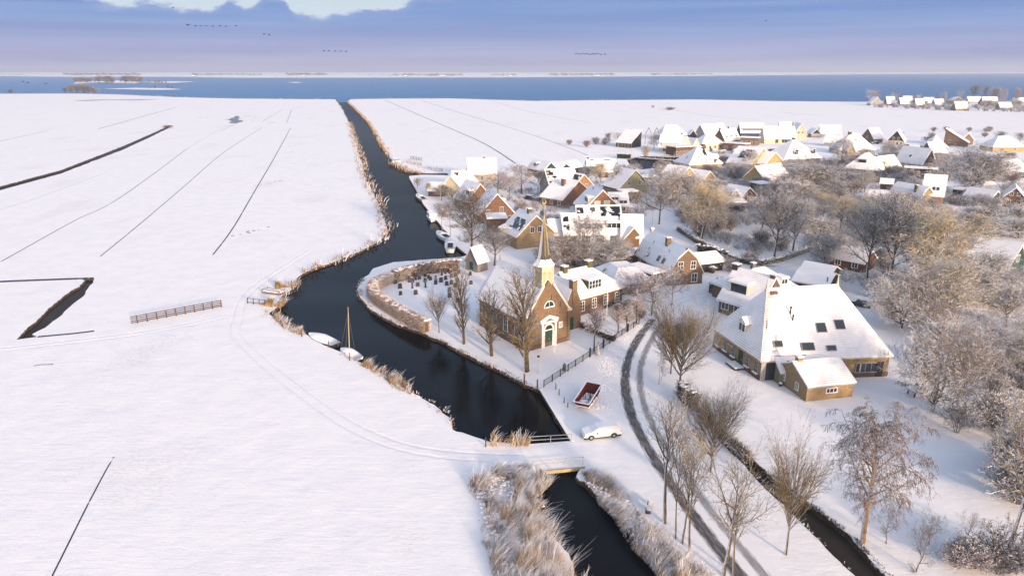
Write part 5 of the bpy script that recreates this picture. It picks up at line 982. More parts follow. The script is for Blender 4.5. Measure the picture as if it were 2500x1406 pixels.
# roadside, near
T('ash',1622,1276,935,120,'tall slender bare tree left of the road bend, pale trunk, nearest the snow-covered bench')
T('ash2',1649,1314,1000,95,'thin bare tree with a snaking trunk, second right of the snow-covered bench')
T('ash',1665,1326,1060,80,'leaning bare trunk of a close pair above the reeds, left one',rot=2.)
T('ashleaf',1682,1352,1040,130,'forked bare tree with pale leaves above the reeds, right one of a close pair',rot=4.)
T('ash2',1766,1404,1090,200,'large bare tree with long crooked limbs at the bottom edge',rot=1.)
T('ash',1790,1400,1180,80,'slim bare tree at the bottom edge right beside the crooked-limbed one',rot=5.)
T('vasew',1918,1353,1020,170,'fan-shaped bare tree with snow-plastered trunk between road and straight ditch')
T('vase',1734,1152,893,150,'brushy bare tree on the far verge of the road, left of the fan-shaped tree')
T('ashleaf',1745,1090,960,110,'small tree with white-tipped leaves touching the dark hedge strip')
T('vase',1657,953,680,175,'big dense vase-shaped bare tree between the road and the farmhouse',rot=.4)
T('vase',1637,912,735,110,'dark-trunked bare tree just behind the big vase-shaped one',rot=2.)
T('fruit',1614,928,860,40,'crooked thin sapling beside the street lamp on the road bend')
T('birchleaf',2106,1326,985,225,'birch with hanging brown twigs and golden-lit trunk beyond the straight ditch')
T('fruit',2164,1326,1232,95,'little crooked orchard tree right under the birch')
T('fruit',2236,1393,1250,110,'low crooked orchard tree at the bottom edge, right of the birch',rot=1.)
T('fruit',2268,1328,1245,100,'crooked orchard tree in the middle of the shaded garden',rot=3.)
T('fruit',2360,1358,1235,110,'upright orchard tree beside the tall leafy trees at the right edge',rot=5.)
T('ashleaf',2455,1364,930,185,'tall tree with golden leaves and mossy trunk at the right edge')
T('ashleaf',2487,1357,990,120,'second tall golden-leaved tree cut by the right edge',rot=2.)
T('dark',2478,1190,1020,120,'brown bushy tree behind the golden-leaved trees')
T('shrubd',2335,1056,970,95,'multi-stemmed frosty bush standing alone in the shaded garden snow',cat='bush',name='bush')
T('spread',2275,1003,735,230,'wide grey tree with curved dark trunks over the garden table')
T('shrubd',2440,1385,1290,150,'dark thicket of saplings at the bottom right corner',cat='bush',name='bush')
# church side
T('vasew',1072,812,692,68,'smallest of the four trees along the church, nearest the hedge end, vase-shaped')
T('poplar',1132,839,640,62,'second tree along the church bank, tall and narrow')
T('poplar',1199,868,690,78,'third tree along the church bank, with long low side limbs',rot=3.)
T('poplar',1285,906,640,112,'tallest tree in front of the church facade corner',rot=1.5)
T('ball',1450,857,738,58,'round-headed tree behind the iron fence, nearest the church door')
T('ball',1509,812,752,50,'round-headed frosty tree, second in the row along the parsonage garden',rot=1.)
T('ball',1530,806,745,48,'round-headed frosty tree, third in the row along the parsonage garden',rot=2.)
T('ball',1553,790,722,54,'pinkish round-headed tree in the parsonage garden, left of the last one',rot=3.)
T('pink',1590,770,655,95,'pink frosty tree at the corner of the parsonage garden by the road')
T('pink',1545,745,660,90,'frosty spreading tree between parsonage and slate-grey pyramid roof',rot=2.)
T('pink',1640,745,640,70,'pink frosty tree in front of the gambrel-roofed brick house',rot=3.)
T('dark',1150,628,452,125,'big dark waterside tree with ivy round its trunk, behind the grey shed')
T('dark',1207,648,548,100,'bushy grey tree right of the ivy tree, behind the church roof',rot=2.)
T('frost2',1420,650,508,110,'pale bare tree with fanned straight branches in front of the wide white house')
T('frost',1375,655,560,100,'frost-white garden tree behind the steeple')
T('spread',1345,650,585,90,'frosty branching garden tree left of the parsonage chimneys')
T('frost',1480,655,575,110,'frosty garden tree with amber tips right of the parsonage chimney')
T('gold',1512,640,572,70,'amber-tipped frosty tree at the foot of the little brown gable')
T('frost',1440,650,590,90,'dense white-frosted tree behind the parsonage roof')
T('pink',1274,474,396,85,'pink frosty tree with a black trunk beside the curving lane')
T('frost',1322,452,410,30,'thin grey tree left of the solar-panel house')
T('pink',1215,470,415,80,'frosty tree cluster behind the cream house',rot=1.)
T('pink',1243,480,425,55,'low sunlit frosty tree at the start of the curving lane',rot=2.)
T('frost2',1180,490,432,60,'bare tree in front of the half hidden brick gable')
T('dark',1078,490,447,55,'dark conical bare tree beside the boathouse')
T('dark',1020,462,432,24,'dark narrow tree on the wooden jetty corner')
T('gold',1048,478,442,20,'thin golden shrub-tree on the waterfront')
T('weep',1505,470,395,52,'mauve weeping willow left of the grey gabled house')
T('gold',1465,445,392,45,'golden frosty tree in front of the long white roof')
T('frost',1436,440,400,45,'grey frosty tree left of the golden one, by the long white roof')
T('frost',1402,446,420,22,'little frosty tree near the dark eaves barn')
# lane avenue
T('frost2',1608,548,392,110,'tall pale-trunked lane tree beside the white-trunked lamp, leftmost of the avenue')
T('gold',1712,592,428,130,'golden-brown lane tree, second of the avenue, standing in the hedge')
T('dark',1888,640,458,130,'tall dark lane tree at the hedge corner, third of the avenue')
T('dark',1932,626,470,120,'leaning dark lane tree right of the hedge corner, fourth of the avenue',rot=2.)
T('frost',2010,650,560,100,'small grey tree beyond the hedge corner, over the lawn')
T('dark',2165,705,462,190,'big dark brown tree behind the farmhouse, left of the golden giant')
T('dark',2115,690,500,130,'dark many-limbed tree straight behind the farmhouse ridge end',rot=4.)
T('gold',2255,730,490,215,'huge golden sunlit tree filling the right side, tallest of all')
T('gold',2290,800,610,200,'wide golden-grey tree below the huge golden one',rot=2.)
T('spread',2200,800,640,200,'frosty tree with bent limbs over the parked black car')
T('frost',2455,800,680,140,'frost-white tree below the green barn at the right edge')
T('frost',2485,580,525,90,'grey frosted tree behind the green barn')
T('frost2',2400,575,520,100,'white frosted tree left of the green barn top')
T('spread',2330,905,760,170,'grey frosty tree with many bent limbs above the garden table',rot=2.)
T('spread',2400,860,760,130,'low frosty tree left of the brown ditch at the right',rot=4.)
T('frost',2480,900,800,100,'frosty tree over the brown ditch at the right edge',rot=1.)
T('gold',2050,560,470,110,'golden-frosted tree above the brown low house')
T('frost',1990,600,520,110,'frosted tree between the avenue and the brown low house')
T('frost',1975,490,383,150,'large round pale brown tree below the pyramid-roofed house')
T('frost',2370,478,345,140,'large round tree right of the brown single-slope house',rot=2.)
T('pink',2320,425,370,85,'pinkish frosty tree in front of the brown single-slope house')
T('pink',2050,410,330,70,'pinkish frosty tree left of the large hipped roof')
T('frost',1790,440,390,70,'frosted tree left of the bright yellow gables',rot=2.)
T('pink',1829,415,362,52,'pinkish fan-shaped tree in front of the bright yellow gable')
T('frost',1655,500,405,110,'bare pale tree in front of the left yellow brick gable')
T('frost',1735,480,430,90,'frosted tree between the yellow brick gables and the twin-gabled house',rot=3.)
T('frost',1760,520,455,100,'frost-grey tree left of the twin-gabled house')
T('frost2',1860,560,470,110,'frost-grey tree behind the hedge right of the twin-gabled house')
T('gold',2110,470,410,60,'golden frosted tree below the large hipped roof with dormers')
T('frost',1620,470,425,80,'low frosted tree right of the grey gabled house',rot=4.)
T('pink',1596,366,325,34,'tan fan-shaped tree under the pointed wooden frames')
T('shrubd',1484,343,322,18,'small dark leafless tree on the snowfield left of the black single-slope house')
T('pink',1507,345,322,30,'reddish bush-tree beside the black single-slope house')
T('gold',1575,392,352,22,'narrow golden tree at the marina corner')
T('dark',2438,352,318,30,'small dark tree left behind the yellow bungalow')
T('dark',2488,352,322,24,'small dark tree right behind the yellow bungalow')
T('frost',2200,330,322,20,'tiny bare tree in the snowfield behind the farthest roofs')
T('shrubd',2262,348,330,26,'small leafless tree between the black-boarded gable and the pointed roof')
# lakeside village trees
for i,(x,y,ty,w,k,t) in enumerate(((2130,252,217,32,'pink','reddish tree behind the leftmost lakeside house'),(2184,252,225,20,'pink','second reddish tree in the lakeside row'),(2233,254,230,26,'pink','round pinkish bush between lakeside houses'),(2300,258,223,20,'pink','narrow pink tree in the middle of the lakeside row'),(2340,250,219,18,'pink','narrow reddish tree left of the tall dark lakeside tree'),(2375,250,203,30,'dark','tall dark tree in the lakeside row'),(2402,250,208,16,'dark','narrow dark tree right of the tall dark lakeside tree'),(2428,252,208,28,'frost','pale round tree in the lakeside row'),(2449,254,214,16,'pink','slim pinkish tree right of the pale round one'),(2478,254,210,18,'frost','thin pale tree at the end of the lakeside row'))):
    T(k,x,y,ty,w,t)
def cluster(seed,cx,cy,rx,ry,n,keys,hm,label,group,cat='bush',name='bush',avoid=()):
    r=random.Random(seed)
    for i in range(n):
        x=cx+r.uniform(-1,1)*rx; y=cy+r.uniform(-1,1)*ry; h=r.uniform(*hm); T2(keys[i%len(keys)],x,y,h,label,group,cat,name,r.uniform(0,6.28))
def T2(key,x,y,h,label,group,cat,name,rot):
    o=tree(key,P(x,y),h,h*1.25,label,cat,group,rot,name); return o
CL=[(2395,262,105,4,26,('frost','pink','frost2'),(6,11),'frosted thicket bush in front of the lakeside houses','thicket at the lakeside houses'),
(2262,257,40,3,9,('frost','dark'),(5,9),'dark frosted bush of the clump left of the lakeside thicket','first lakeside bush clump'),
(1400,640,80,22,12,('shrub','frost'),(2.5,4.5),'frosted shrub in the gardens behind the parsonage','shrubs behind the parsonage'),
(1770,545,110,35,16,('shrub','shrub','shrubd'),(3,5.5),'frosted shrub behind the lane hedge','shrubs behind the lane hedge'),
(1870,600,40,16,6,('shrub','shrubd'),(2.5,4.5),'frosted shrub inside the hedge corner','shrubs inside the hedge corner'),
(1560,480,70,22,9,('shrub','shrubp'),(2.5,4.5),'frosted garden shrub near the grey gabled house','shrubs by the grey gabled house'),
(1700,420,100,18,14,('shrub','shrubp'),(2.5,5.),'frosted garden shrub between the marina and the yellow brick gables','shrubs below the marina'),
(1830,440,70,22,10,('shrub','shrubp'),(2.5,5.),'frosted garden shrub around the beige cross-roofed house','shrubs round the beige house'),
(2060,420,80,28,12,('shrub','shrubp'),(2.5,5.),'frosted shrub between the hipped roofs','shrubs between the hipped roofs'),
(2200,430,80,18,12,('shrub','shrub'),(3,5.5),'frosted shrub above the grey gambrel roof','shrubs above the gambrel roof'),
(2120,540,110,50,14,('shrub','shrub','gold'),(3,6.5),'frosted bush in the wood behind the big trees','underwood behind the big trees'),
(2400,420,80,35,12,('shrub','shrubp'),(3,6.),'frosted bush near the right-hand brick houses','bushes by the right-hand houses'),
(2410,560,90,30,12,('shrub','frost2'),(3,6),'frosted bush above the green barn','bushes above the green barn'),
(2250,690,120,50,14,('shrub','shrubd'),(2.5,5),'frosted undergrowth bush beneath the golden trees','undergrowth beneath the golden trees'),
(2420,900,90,60,14,('shrub','shrubd'),(2,4),'frosted undergrowth bush by the brown ditch','undergrowth by the brown ditch'),
(2460,1150,50,110,9,('shrubd','shrub'),(3,5.5),'brown leafless bush at the right edge','leafless bushes at the right edge'),
(2400,1390,120,22,12,('shrubd','shrubd','shrubp'),(1.5,3),'leafless sapling bush along the bottom right edge','saplings along the bottom right'),
(1150,520,70,25,8,('shrub','shrubp'),(1.5,3.),'snowy garden shrub by the waterfront','shrubs by the waterfront'),
(1360,540,60,16,6,('shrub',),(1.2,2.2),'snow-laden garden shrub behind the steeple tip','shrubs behind the steeple tip'),
(1790,650,50,14,5,('shrub','shrubd'),(1.8,3.),'snowy evergreen-like shrub beside the gambrel-roofed house','shrubs beside the gambrel house'),
(1530,770,40,16,4,('shrubp',),(1.5,2.5),'pink frosted shrub in the parsonage garden','shrubs in the parsonage garden'),
(1440,352,60,10,5,('shrubp','shrub'),(2.5,4.5),'brownish bush by the marsh ditch left of the black house','bushes by the marsh ditch'),
(1950,330,60,10,8,('shrub','shrubp'),(2,4),'small frosted bush in the farthest village row','bushes in the farthest row'),
(2350,330,80,10,8,('shrub','shrubp'),(2.5,5),'frosted bush at the snowfield edge on the right','bushes at the snowfield edge'),
(1680,368,60,5,6,('shrub','shrubp'),(1.5,3),'small bush by the restaurant terrace','bushes by the terrace')]
for i,c in enumerate(CL): cluster(100+i,*c[:7],c[7],c[8])
CL2=[(2010,520,100,50,9,('frost','dark','gold'),(8,12),'frosted tree of the wood in the middle right','trees of the middle-right wood'),
(2210,590,90,40,6,('dark','gold'),(9,13),'brown tree crowded behind the golden giant','trees behind the golden giant'),
(2440,720,60,40,5,('frost','frost2'),(6,9),'frost-white tree of the clump at the right edge','frosted clump at the right edge'),
(2130,400,70,20,5,('pink','frost'),(5,8),'frosted garden tree between hipped roofs and snowfield','garden trees among the hipped roofs'),
(2300,560,80,20,6,('frost','gold'),(5,7),'frosted tree below the grey gambrel roof','trees below the gambrel roof')]
CL2+=[(1900,480,50,14,4,('frost','pink'),(5,7),'pale frosted tree left of the large round tree','frosted trees by the large round tree'),
(2290,408,60,10,5,('pink','frost'),(4,7),'pinkish frosted tree beside the long grey-white roof','frosted trees by the long grey-white roof'),
(1640,455,50,14,4,('frost','pink'),(4,6),'pale frosted tree near the yellow brick gables','frosted trees near the yellow gables'),
(1480,520,50,14,3,('frost','pink'),(3,5),'low frosted tree by the stepped dormer house','frosted trees by the stepped dormer house'),
(2160,375,50,8,4,('pink','frost'),(4,6),'pinkish tree below the black-boarded gable','trees below the black-boarded gable'),
(1850,370,70,8,4,('pink','frost'),(3,5),'small frosted tree by the winter boat yard','frosted trees by the boat yard'),
(1960,430,40,12,3,('frost','pink'),(4,6),'frosted tree right of the beige cross-roofed house','frosted trees right of the beige house'),
(2440,505,60,12,5,('frost','pink'),(4,6),'frosted tree below the dark red-brick gable at the right edge','frosted trees below the red-brick gable'),
(1300,520,50,10,3,('frost','pink'),(3,4),'small frosted garden tree left of the steeple weathercock','frosted trees left of the weathercock')]
for i,c in enumerate(CL2): cluster(200+i,*c[:7],c[7],c[8],'tree','tree')
T('shrubp',1636,269,261,24,'round lone bush in the far snowfield, larger of two',cat='bush',name='bush'); T('shrubd',1594,264,257,9,'tiny lone bush in the far snowfield left of the round one',cat='bush',name='bush')
T('shrubp',409,313,305,24,'tan bush at the head of the wide ditch in the left field',cat='bush',name='bush'); T('shrubp',424,235,231,12,'small bush on the lake shore left of the canal mouth',cat='bush',name='bush')
for i,(x,y,h) in enumerate(((160,226,5),(175,226,7),(190,227,7),(205,226,8),(218,228,7),(232,228,6),(27,229,4))): T2('shrub' if i%2 else 'shrubd',x,y,h*2.1,'grey thicket bush on the near lake shore' if i<6 else 'single small bush on the far left lake shore','shore thicket' if i<6 else None,'bush','bush',i)
r_=random.Random(77)
for i in range(46):
    x=182+r_.random()*165; T2(('frost','shrubd','dark')[i%3],x,203.-abs(x-262)*.02,r_.uniform(11,25)*(.75 if x<225 else 1),'hazy tree on the wooded island in the lake','trees on the wooded island','tree','tree',i)
for i in range(9):
    T2(('shrub','shrubd')[i%2],r_.uniform(362,430),216.5 if i%2 else 202.5,r_.uniform(5,10),'low bush on the spit beside the wooded island','bushes on the spit','bush','bush',i)
# far shore tree lines, two kilometres and more away: one mass
def far_woods():
    r=random.Random(9); m=MB()
    spans=[(0,60,.5),(160,345,1),(470,640,.8),(700,800,1),(860,960,.4),(960,1130,.8),(1200,1260,.7),(1340,1500,.9),(1590,1740,.8),(1780,1860,.5),(2000,2140,.4),(2200,2400,.3)]
    for a,b,k in spans:
        for i in range(int((b-a)*1.1*k)):
            x=r.uniform(a,b); y=185.2 if x<900 else 186.5-(x-1250)*.0048 if x>1250 else 186.5; y-=r.uniform(0,3.5); p=P(x,y); h=r.uniform(6,20)*k
            for j in range(7):
                c=Vector((p.x+r.gauss(0,h*.45),p.y+r.gauss(0,6),h*r.uniform(.2,.8))); e=h*r.uniform(.14,.3)
                for q in range(5):
                    d=rnd_unit(r)*e; f=rnd_unit(r)*e; m.add([tuple(c-d),tuple(c+f),tuple(c+d*.6)],[(0,1,2)])
    tag(part('far_woods',m,'t_dark'),'hazy line of woods and bushes along the far shore','woods',None,'stuff')
far_woods()
# undergrowth: low frosted brush nobody could count
def brush(name,seed,poly,per,h,mat,label,tw=.022):
    r=random.Random(seed); pg=[P(*q) for q in poly]; x0=min(p.x for p in pg); x1=max(p.x for p in pg); y0=min(p.y for p in pg); y1=max(p.y for p in pg); m=MB(); n=int((x1-x0)*(y1-y0)*per)
    for _ in range(n):
        q=Vector((r.uniform(x0,x1),r.uniform(y0,y1)))
        if not inside(q,pg): continue
        cl=noise.noise(Vector((q.x*.09,q.y*.09,seed*3.1)))
        if cl<-.12+.2*r.random(): continue
        hh=r.uniform(*h)*(.7+1.2*max(0,cl)); 
        for k in range(13):
            a=r.uniform(0,6.28); s=r.uniform(.1,.9); d=Vector((math.cos(a)*s,math.sin(a)*s,r.uniform(.5,1))).normalized(); p0=Vector((q.x+r.gauss(0,.15),q.y+r.gauss(0,.15),0)); p1=p0+d*hh*.5; p2=p1+(d+rnd_unit(r)*.5).normalized()*hh*.5
            m.tube([p0,p1,p2],[tw,tw*.8,tw*.4],3,0,False)
            for j in range(2): e=p1.lerp(p2,r.random()); m.tube([e,e+(d+rnd_unit(r)).normalized()*hh*.3],[tw*.7,tw*.4],3,0,False)
    tag(link(name,m.mesh(name,mat,False,False)),label,'undergrowth',None,'stuff')
brush('undergrowth',1,[(1960,520),(2240,480),(2500,540),(2560,760),(2480,960),(2330,850),(2180,800),(2060,690),(1990,640),(1960,600)],.55,(1.2,2.8),'t_frost','frosted undergrowth of the wood right of the farmhouse')
brush('undergrowth',2,[(1620,500),(1760,470),(1960,500),(1950,600),(1850,625),(1770,600),(1680,560)],.5,(1.,2.4),'t_frost','frosted garden brush behind the lane hedge')
brush('undergrowth',3,[(1560,430),(1700,385),(1960,400),(2130,380),(2330,380),(2500,400),(2500,540),(2240,480),(1960,500),(1620,490)],.42,(1.2,2.8),'t_frost','frosted brush and shrubs between the village gardens',tw=.04)
brush('undergrowth',4,[(1340,590),(1520,600),(1560,690),(1470,680),(1400,640),(1340,640)],.9,(.8,2.),'t_frost','frosted brush in the gardens behind the parsonage')
brush('undergrowth',5,[(2400,900),(2520,930),(2560,1250),(2440,1180),(2400,1020)],.7,(.8,2.2),'t_dark','brown brush at the right edge beyond the shaded garden')
brush('undergrowth',6,[(2180,1372),(2360,1340),(2560,1300),(2560,1480),(2230,1480)],1.,(.8,1.9),'t_dark','bare sapling brush along the bottom right corner',tw=.015)
brush('undergrowth',7,[(1060,500),(1170,495),(1200,560),(1130,600),(1090,560)],.8,(.5,1.4),'t_frost','snowy low brush in the waterfront gardens')
brush('undergrowth',8,[(1290,470),(1390,500),(1410,570),(1330,560)],.8,(.5,1.5),'t_frost','snowy low garden brush behind the steeple tip')
brush('undergrowth',10,[(1095,455),(1330,440),(1400,470),(1340,560),(1260,600),(1140,600)],.3,(.5,1.8),'t_frost','snow-laden garden bushes between quay and lane',tw=.028)
brush('undergrowth',11,[(1400,430),(1560,400),(1620,500),(1560,540),(1480,520)],.35,(.6,2.),'t_frost','snow-laden garden bushes round the grey gabled house',tw=.028)
brush('undergrowth',9,[(2120,262),(2500,262),(2520,276),(2300,270)],.035,(3,6),'t_frost','frosted thicket edging the lakeside village',tw=.13)
# ================================================================ HEDGES
hedge(1,[(1124,660),(1090,662),(1040,668),(1000,678),(960,690)],1.7,2.6,'tall clipped brown beech hedge closing the churchyard at the back','hedge',55,L=(.35,.8))
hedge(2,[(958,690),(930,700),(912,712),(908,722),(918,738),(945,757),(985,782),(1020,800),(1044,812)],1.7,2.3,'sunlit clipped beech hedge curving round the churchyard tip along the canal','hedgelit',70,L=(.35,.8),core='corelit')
hedge(3,[(1655,562),(1700,592),(1752,618),(1800,640),(1850,648),(1900,640),(1960,618),(2010,600)],1.5,1.3,'long low hedge bending along the snowy lane','t_frost',22,'evergreen')
hedge(4,[(1506,386),(1540,388)],3.,2.4,'dark green clipped hedge block before the black single-slope house','evergreen',18,'evergreen')
hedge(5,[(1247,600),(1279,602)],2.6,2.4,'dark evergreen hedge block with flat snow top below the sunlit gable house','evergreen',26,'evergreen')
hedge(6,[(1695,652),(1720,660),(1745,668)],1.3,1.4,'garden hedge at the foot of the gambrel-roofed house','t_frost',20,'evergreen')
hedge(7,[(1700,612),(1740,618),(1772,632)],2.,1.8,'snow-laden evergreen hedge between lane and gambrel-roofed house','evergreen',22,'evergreen')
hedge(8,[(1760,700),(1752,712),(1730,716)],1.4,2.4,'snowy clipped hedge cubes by the gambrel house entrance','t_frost',20,'evergreen')
hedge(9,[(1412,795),(1450,812),(1486,828),(1505,834)],1.,1.1,'low dark hedge between church forecourt and parsonage garden','hedge',24,'evergreen')
hedge(10,[(2048,440),(2100,446)],2.,3.4,'tall brown clipped hedge with snow on top, middle right','hedge',12,'hedge')
hedge(11,[(1280,430),(1318,428)],1.2,1.4,'reddish low hedge behind the pink lane tree','hedge',12,'hedge')
hedge(12,[(1284,482),(1310,492),(1340,478)],1.2,1.2,'snow-capped garden hedge at the foot of the solar-panel house','t_frost',12,'evergreen')
hedge(13,[(1662,966),(1676,985),(1700,1004)],1.8,2.4,'dark brown hedge clump at the head of the straight ditch','shrubd' if 0 else 't_dark',30,'hedge',L=(.4,1.))
hedge(14,[(1704,1010),(1750,1056),(1790,1094),(1830,1130)],1.,1.1,'thin dark hedge strip following the straight ditch','t_dark',30,'hedge',snow=False,L=(.4,.9))
def clods(seed,pxs,hw,n,label,sz=(.02,.08)):
    r=random.Random(seed); pts=catmull([P(*q) for q in pxs],2.); m=MB()
    for _ in range(n):
        i=r.randrange(len(pts)-1); a,b=pts[i],pts[i+1]; d=(b-a).normalized(); nn=Vector((-d.y,d.x)); q=a.lerp(b,r.random())+nn*r.gauss(0,hw*.5); e=r.uniform(*sz)*r.random()**.5+.02
        m.lathe([(e*1.2,-.01),(e,e*.45),(e*.4,e*.75)],5,(q.x,q.y),0,r.uniform(.7,1.5),r.uniform(.7,1.2))
    tag(part('snow_clods',m,'snow'),label,'snow clods',None,'stuff')
clods(1,[(1478,1000),(1468,940),(1488,880),(1525,825),(1570,780)],2.,1500,'loose snow clods on the verge left of the road bend')
# ================================================================ REEDS (nobody could count the stems)
def reeds(name,seed,pxs,nper,h,label,mat='reed',w=.03,lean=(.35,.1),spread=1.,frac=1.,droop=.5,snowy=0,thin=0.):
    m=blades(seed,[(P(x,y),hw) for x,y,hw in pxs],nper,h,w,spread,lean,mat,droop,frac,snowy,thin); o=link(name,m.mesh(name,[mat,'snow'],False,False)); tag(o,label,'reeds',None,'stuff')
reeds('reeds',1,[(1215,1150,1.5),(1215,1190,2.6),(1225,1240,2.6),(1250,1290,2.6),(1275,1340,2.6),(1290,1420,2.6),(1300,1500,2.6)],850,(.5,1.4),'frosted reed bed on the left bank in front of the bridge',lean=(.5,.05),spread=1.4,w=.014,snowy=34)
reeds('reeds',2,[(1265,1250,1.3),(1290,1290,1.8),(1310,1340,2.3),(1320,1420,2.5),(1330,1500,2.5)],420,(1.1,2.2),'golden reed stems rising from the left bank reed bed','reedg',lean=(.3,.1),spread=.9,w=.014,thin=.02)
reeds('reeds',3,[(1180,1160,1.2),(1290,1156,1.2)],480,(.5,1.1),'snowy flattened reeds at the left bridge end',lean=(.6,-.1),spread=1.5,snowy=30)
reeds('reeds',4,[(1430,1150,.9),(1462,1180,1.5),(1495,1215,1.6),(1530,1265,1.3),(1580,1315,1.4),(1635,1380,1.7),(1685,1440,2.)],750,(.4,1.15),'frosted reed bed on the right bank below the bridge',lean=(.45,0),spread=1.4,w=.014,snowy=30)
reeds('reeds',5,[(1570,1310,1.),(1610,1350,1.2),(1660,1410,1.4),(1700,1480,1.4)],230,(.9,1.8),'golden reeds at the bottom of the right bank','reedg',lean=(.3,.1),spread=.9,w=.014,thin=.02)
reeds('reeds',6,[(1195,1080,.6),(1290,1086,.6)],110,(.5,1.7),'reed tufts at the far end of the bridge',mat='reedg')
reeds('reeds',7,[(880,890,.3),(915,905,.8),(950,925,1.),(975,945,.8),(1000,958,.3)],130,(.5,1.3),'golden reed tuft on the left canal bank below the dinghies','reedg',lean=(.55,.1))
reeds('reeds',8,[(672,775,.5),(700,795,.9),(730,812,.9),(742,818,.4)],170,(.4,.9),'frosted reeds behind the covered boat',lean=(.4,.1))
reeds('reeds',9,[(640,742,.6),(668,750,1.),(692,745,.8)],300,(.8,1.8),'yellow reeds beside the little landing stage','reedg',lean=(.5,.1))
reeds('reeds',10,[(672,705,.7),(700,700,1.),(718,700,.8)],260,(.8,1.8),'brown reeds at the canal corner above the landing stage','reedg',lean=(.4,0))
def fringe(seed,pxs,nper,h,hw,label,mat='reed',w=.05): reeds('bank_grass',seed,[(x,y,hw) for x,y in pxs],nper,h,label,mat,w,(.2,0),1.2)
fringe(21,CANAL_L[17:23],16,(.3,1.1),1.2,'frosted grass along the bend of the left canal bank')
fringe(22,CANAL_L[3:17],7,(.5,1.7),2.2,'snowy scrub grass along the far left canal bank',w=.1)
fringe(23,CANAL_L[25:34],22,(.15,.5),.6,'frosted grass tips on the near left bank')
fringe(24,CANAL_R[1:13],20,(.15,.45),.5,'clumped frosty grass along the churchyard bank','t_pink')
fringe(25,[(850,250),(880,278),(903,302),(932,352),(952,384)],6,(.6,1.6),1.5,'tan reed strip along the right side of the far canal','reedg',w=.12)
fringe(26,[(958,400),(976,408),(1000,420),(1030,424)],16,(.8,2.),2.,'golden reeds at the corner by the lone moored boat','reedg',w=.08)
fringe(27,[(980,392),(1010,400),(1040,410),(1090,420)],7,(.6,1.4),3.,'brown scrub along the little inlet','t_pink',w=.1)
fringe(28,[(1790,1100),(1850,1165),(1925,1240),(2050,1366),(2110,1430)],10,(.08,.25),.2,'short grass on the left lip of the straight ditch','t_dark')
fringe(29,[(1880,1156),(1960,1218),(2080,1308),(2200,1436)],40,(.1,.35),.25,'short dark grass on the right lip of the straight ditch','t_dark')
reeds('reeds',11,[(1295,1160,.8),(1325,1170,.9),(1300,1200,1.),(1310,1240,1.)],500,(.4,1.1),'snowy reed tufts hanging over the water left of the bridge',w=.016,snowy=12)
fringe(32,LAKE_NEAR[1:],1,(.6,1.8),4,'reed fringe along the left lake shore','reedg',w=.3)
fringe(33,LAKE_NEAR2[1:9],1,(.6,1.8),4,'reed fringe along the right lake shore','reedg',w=.3)
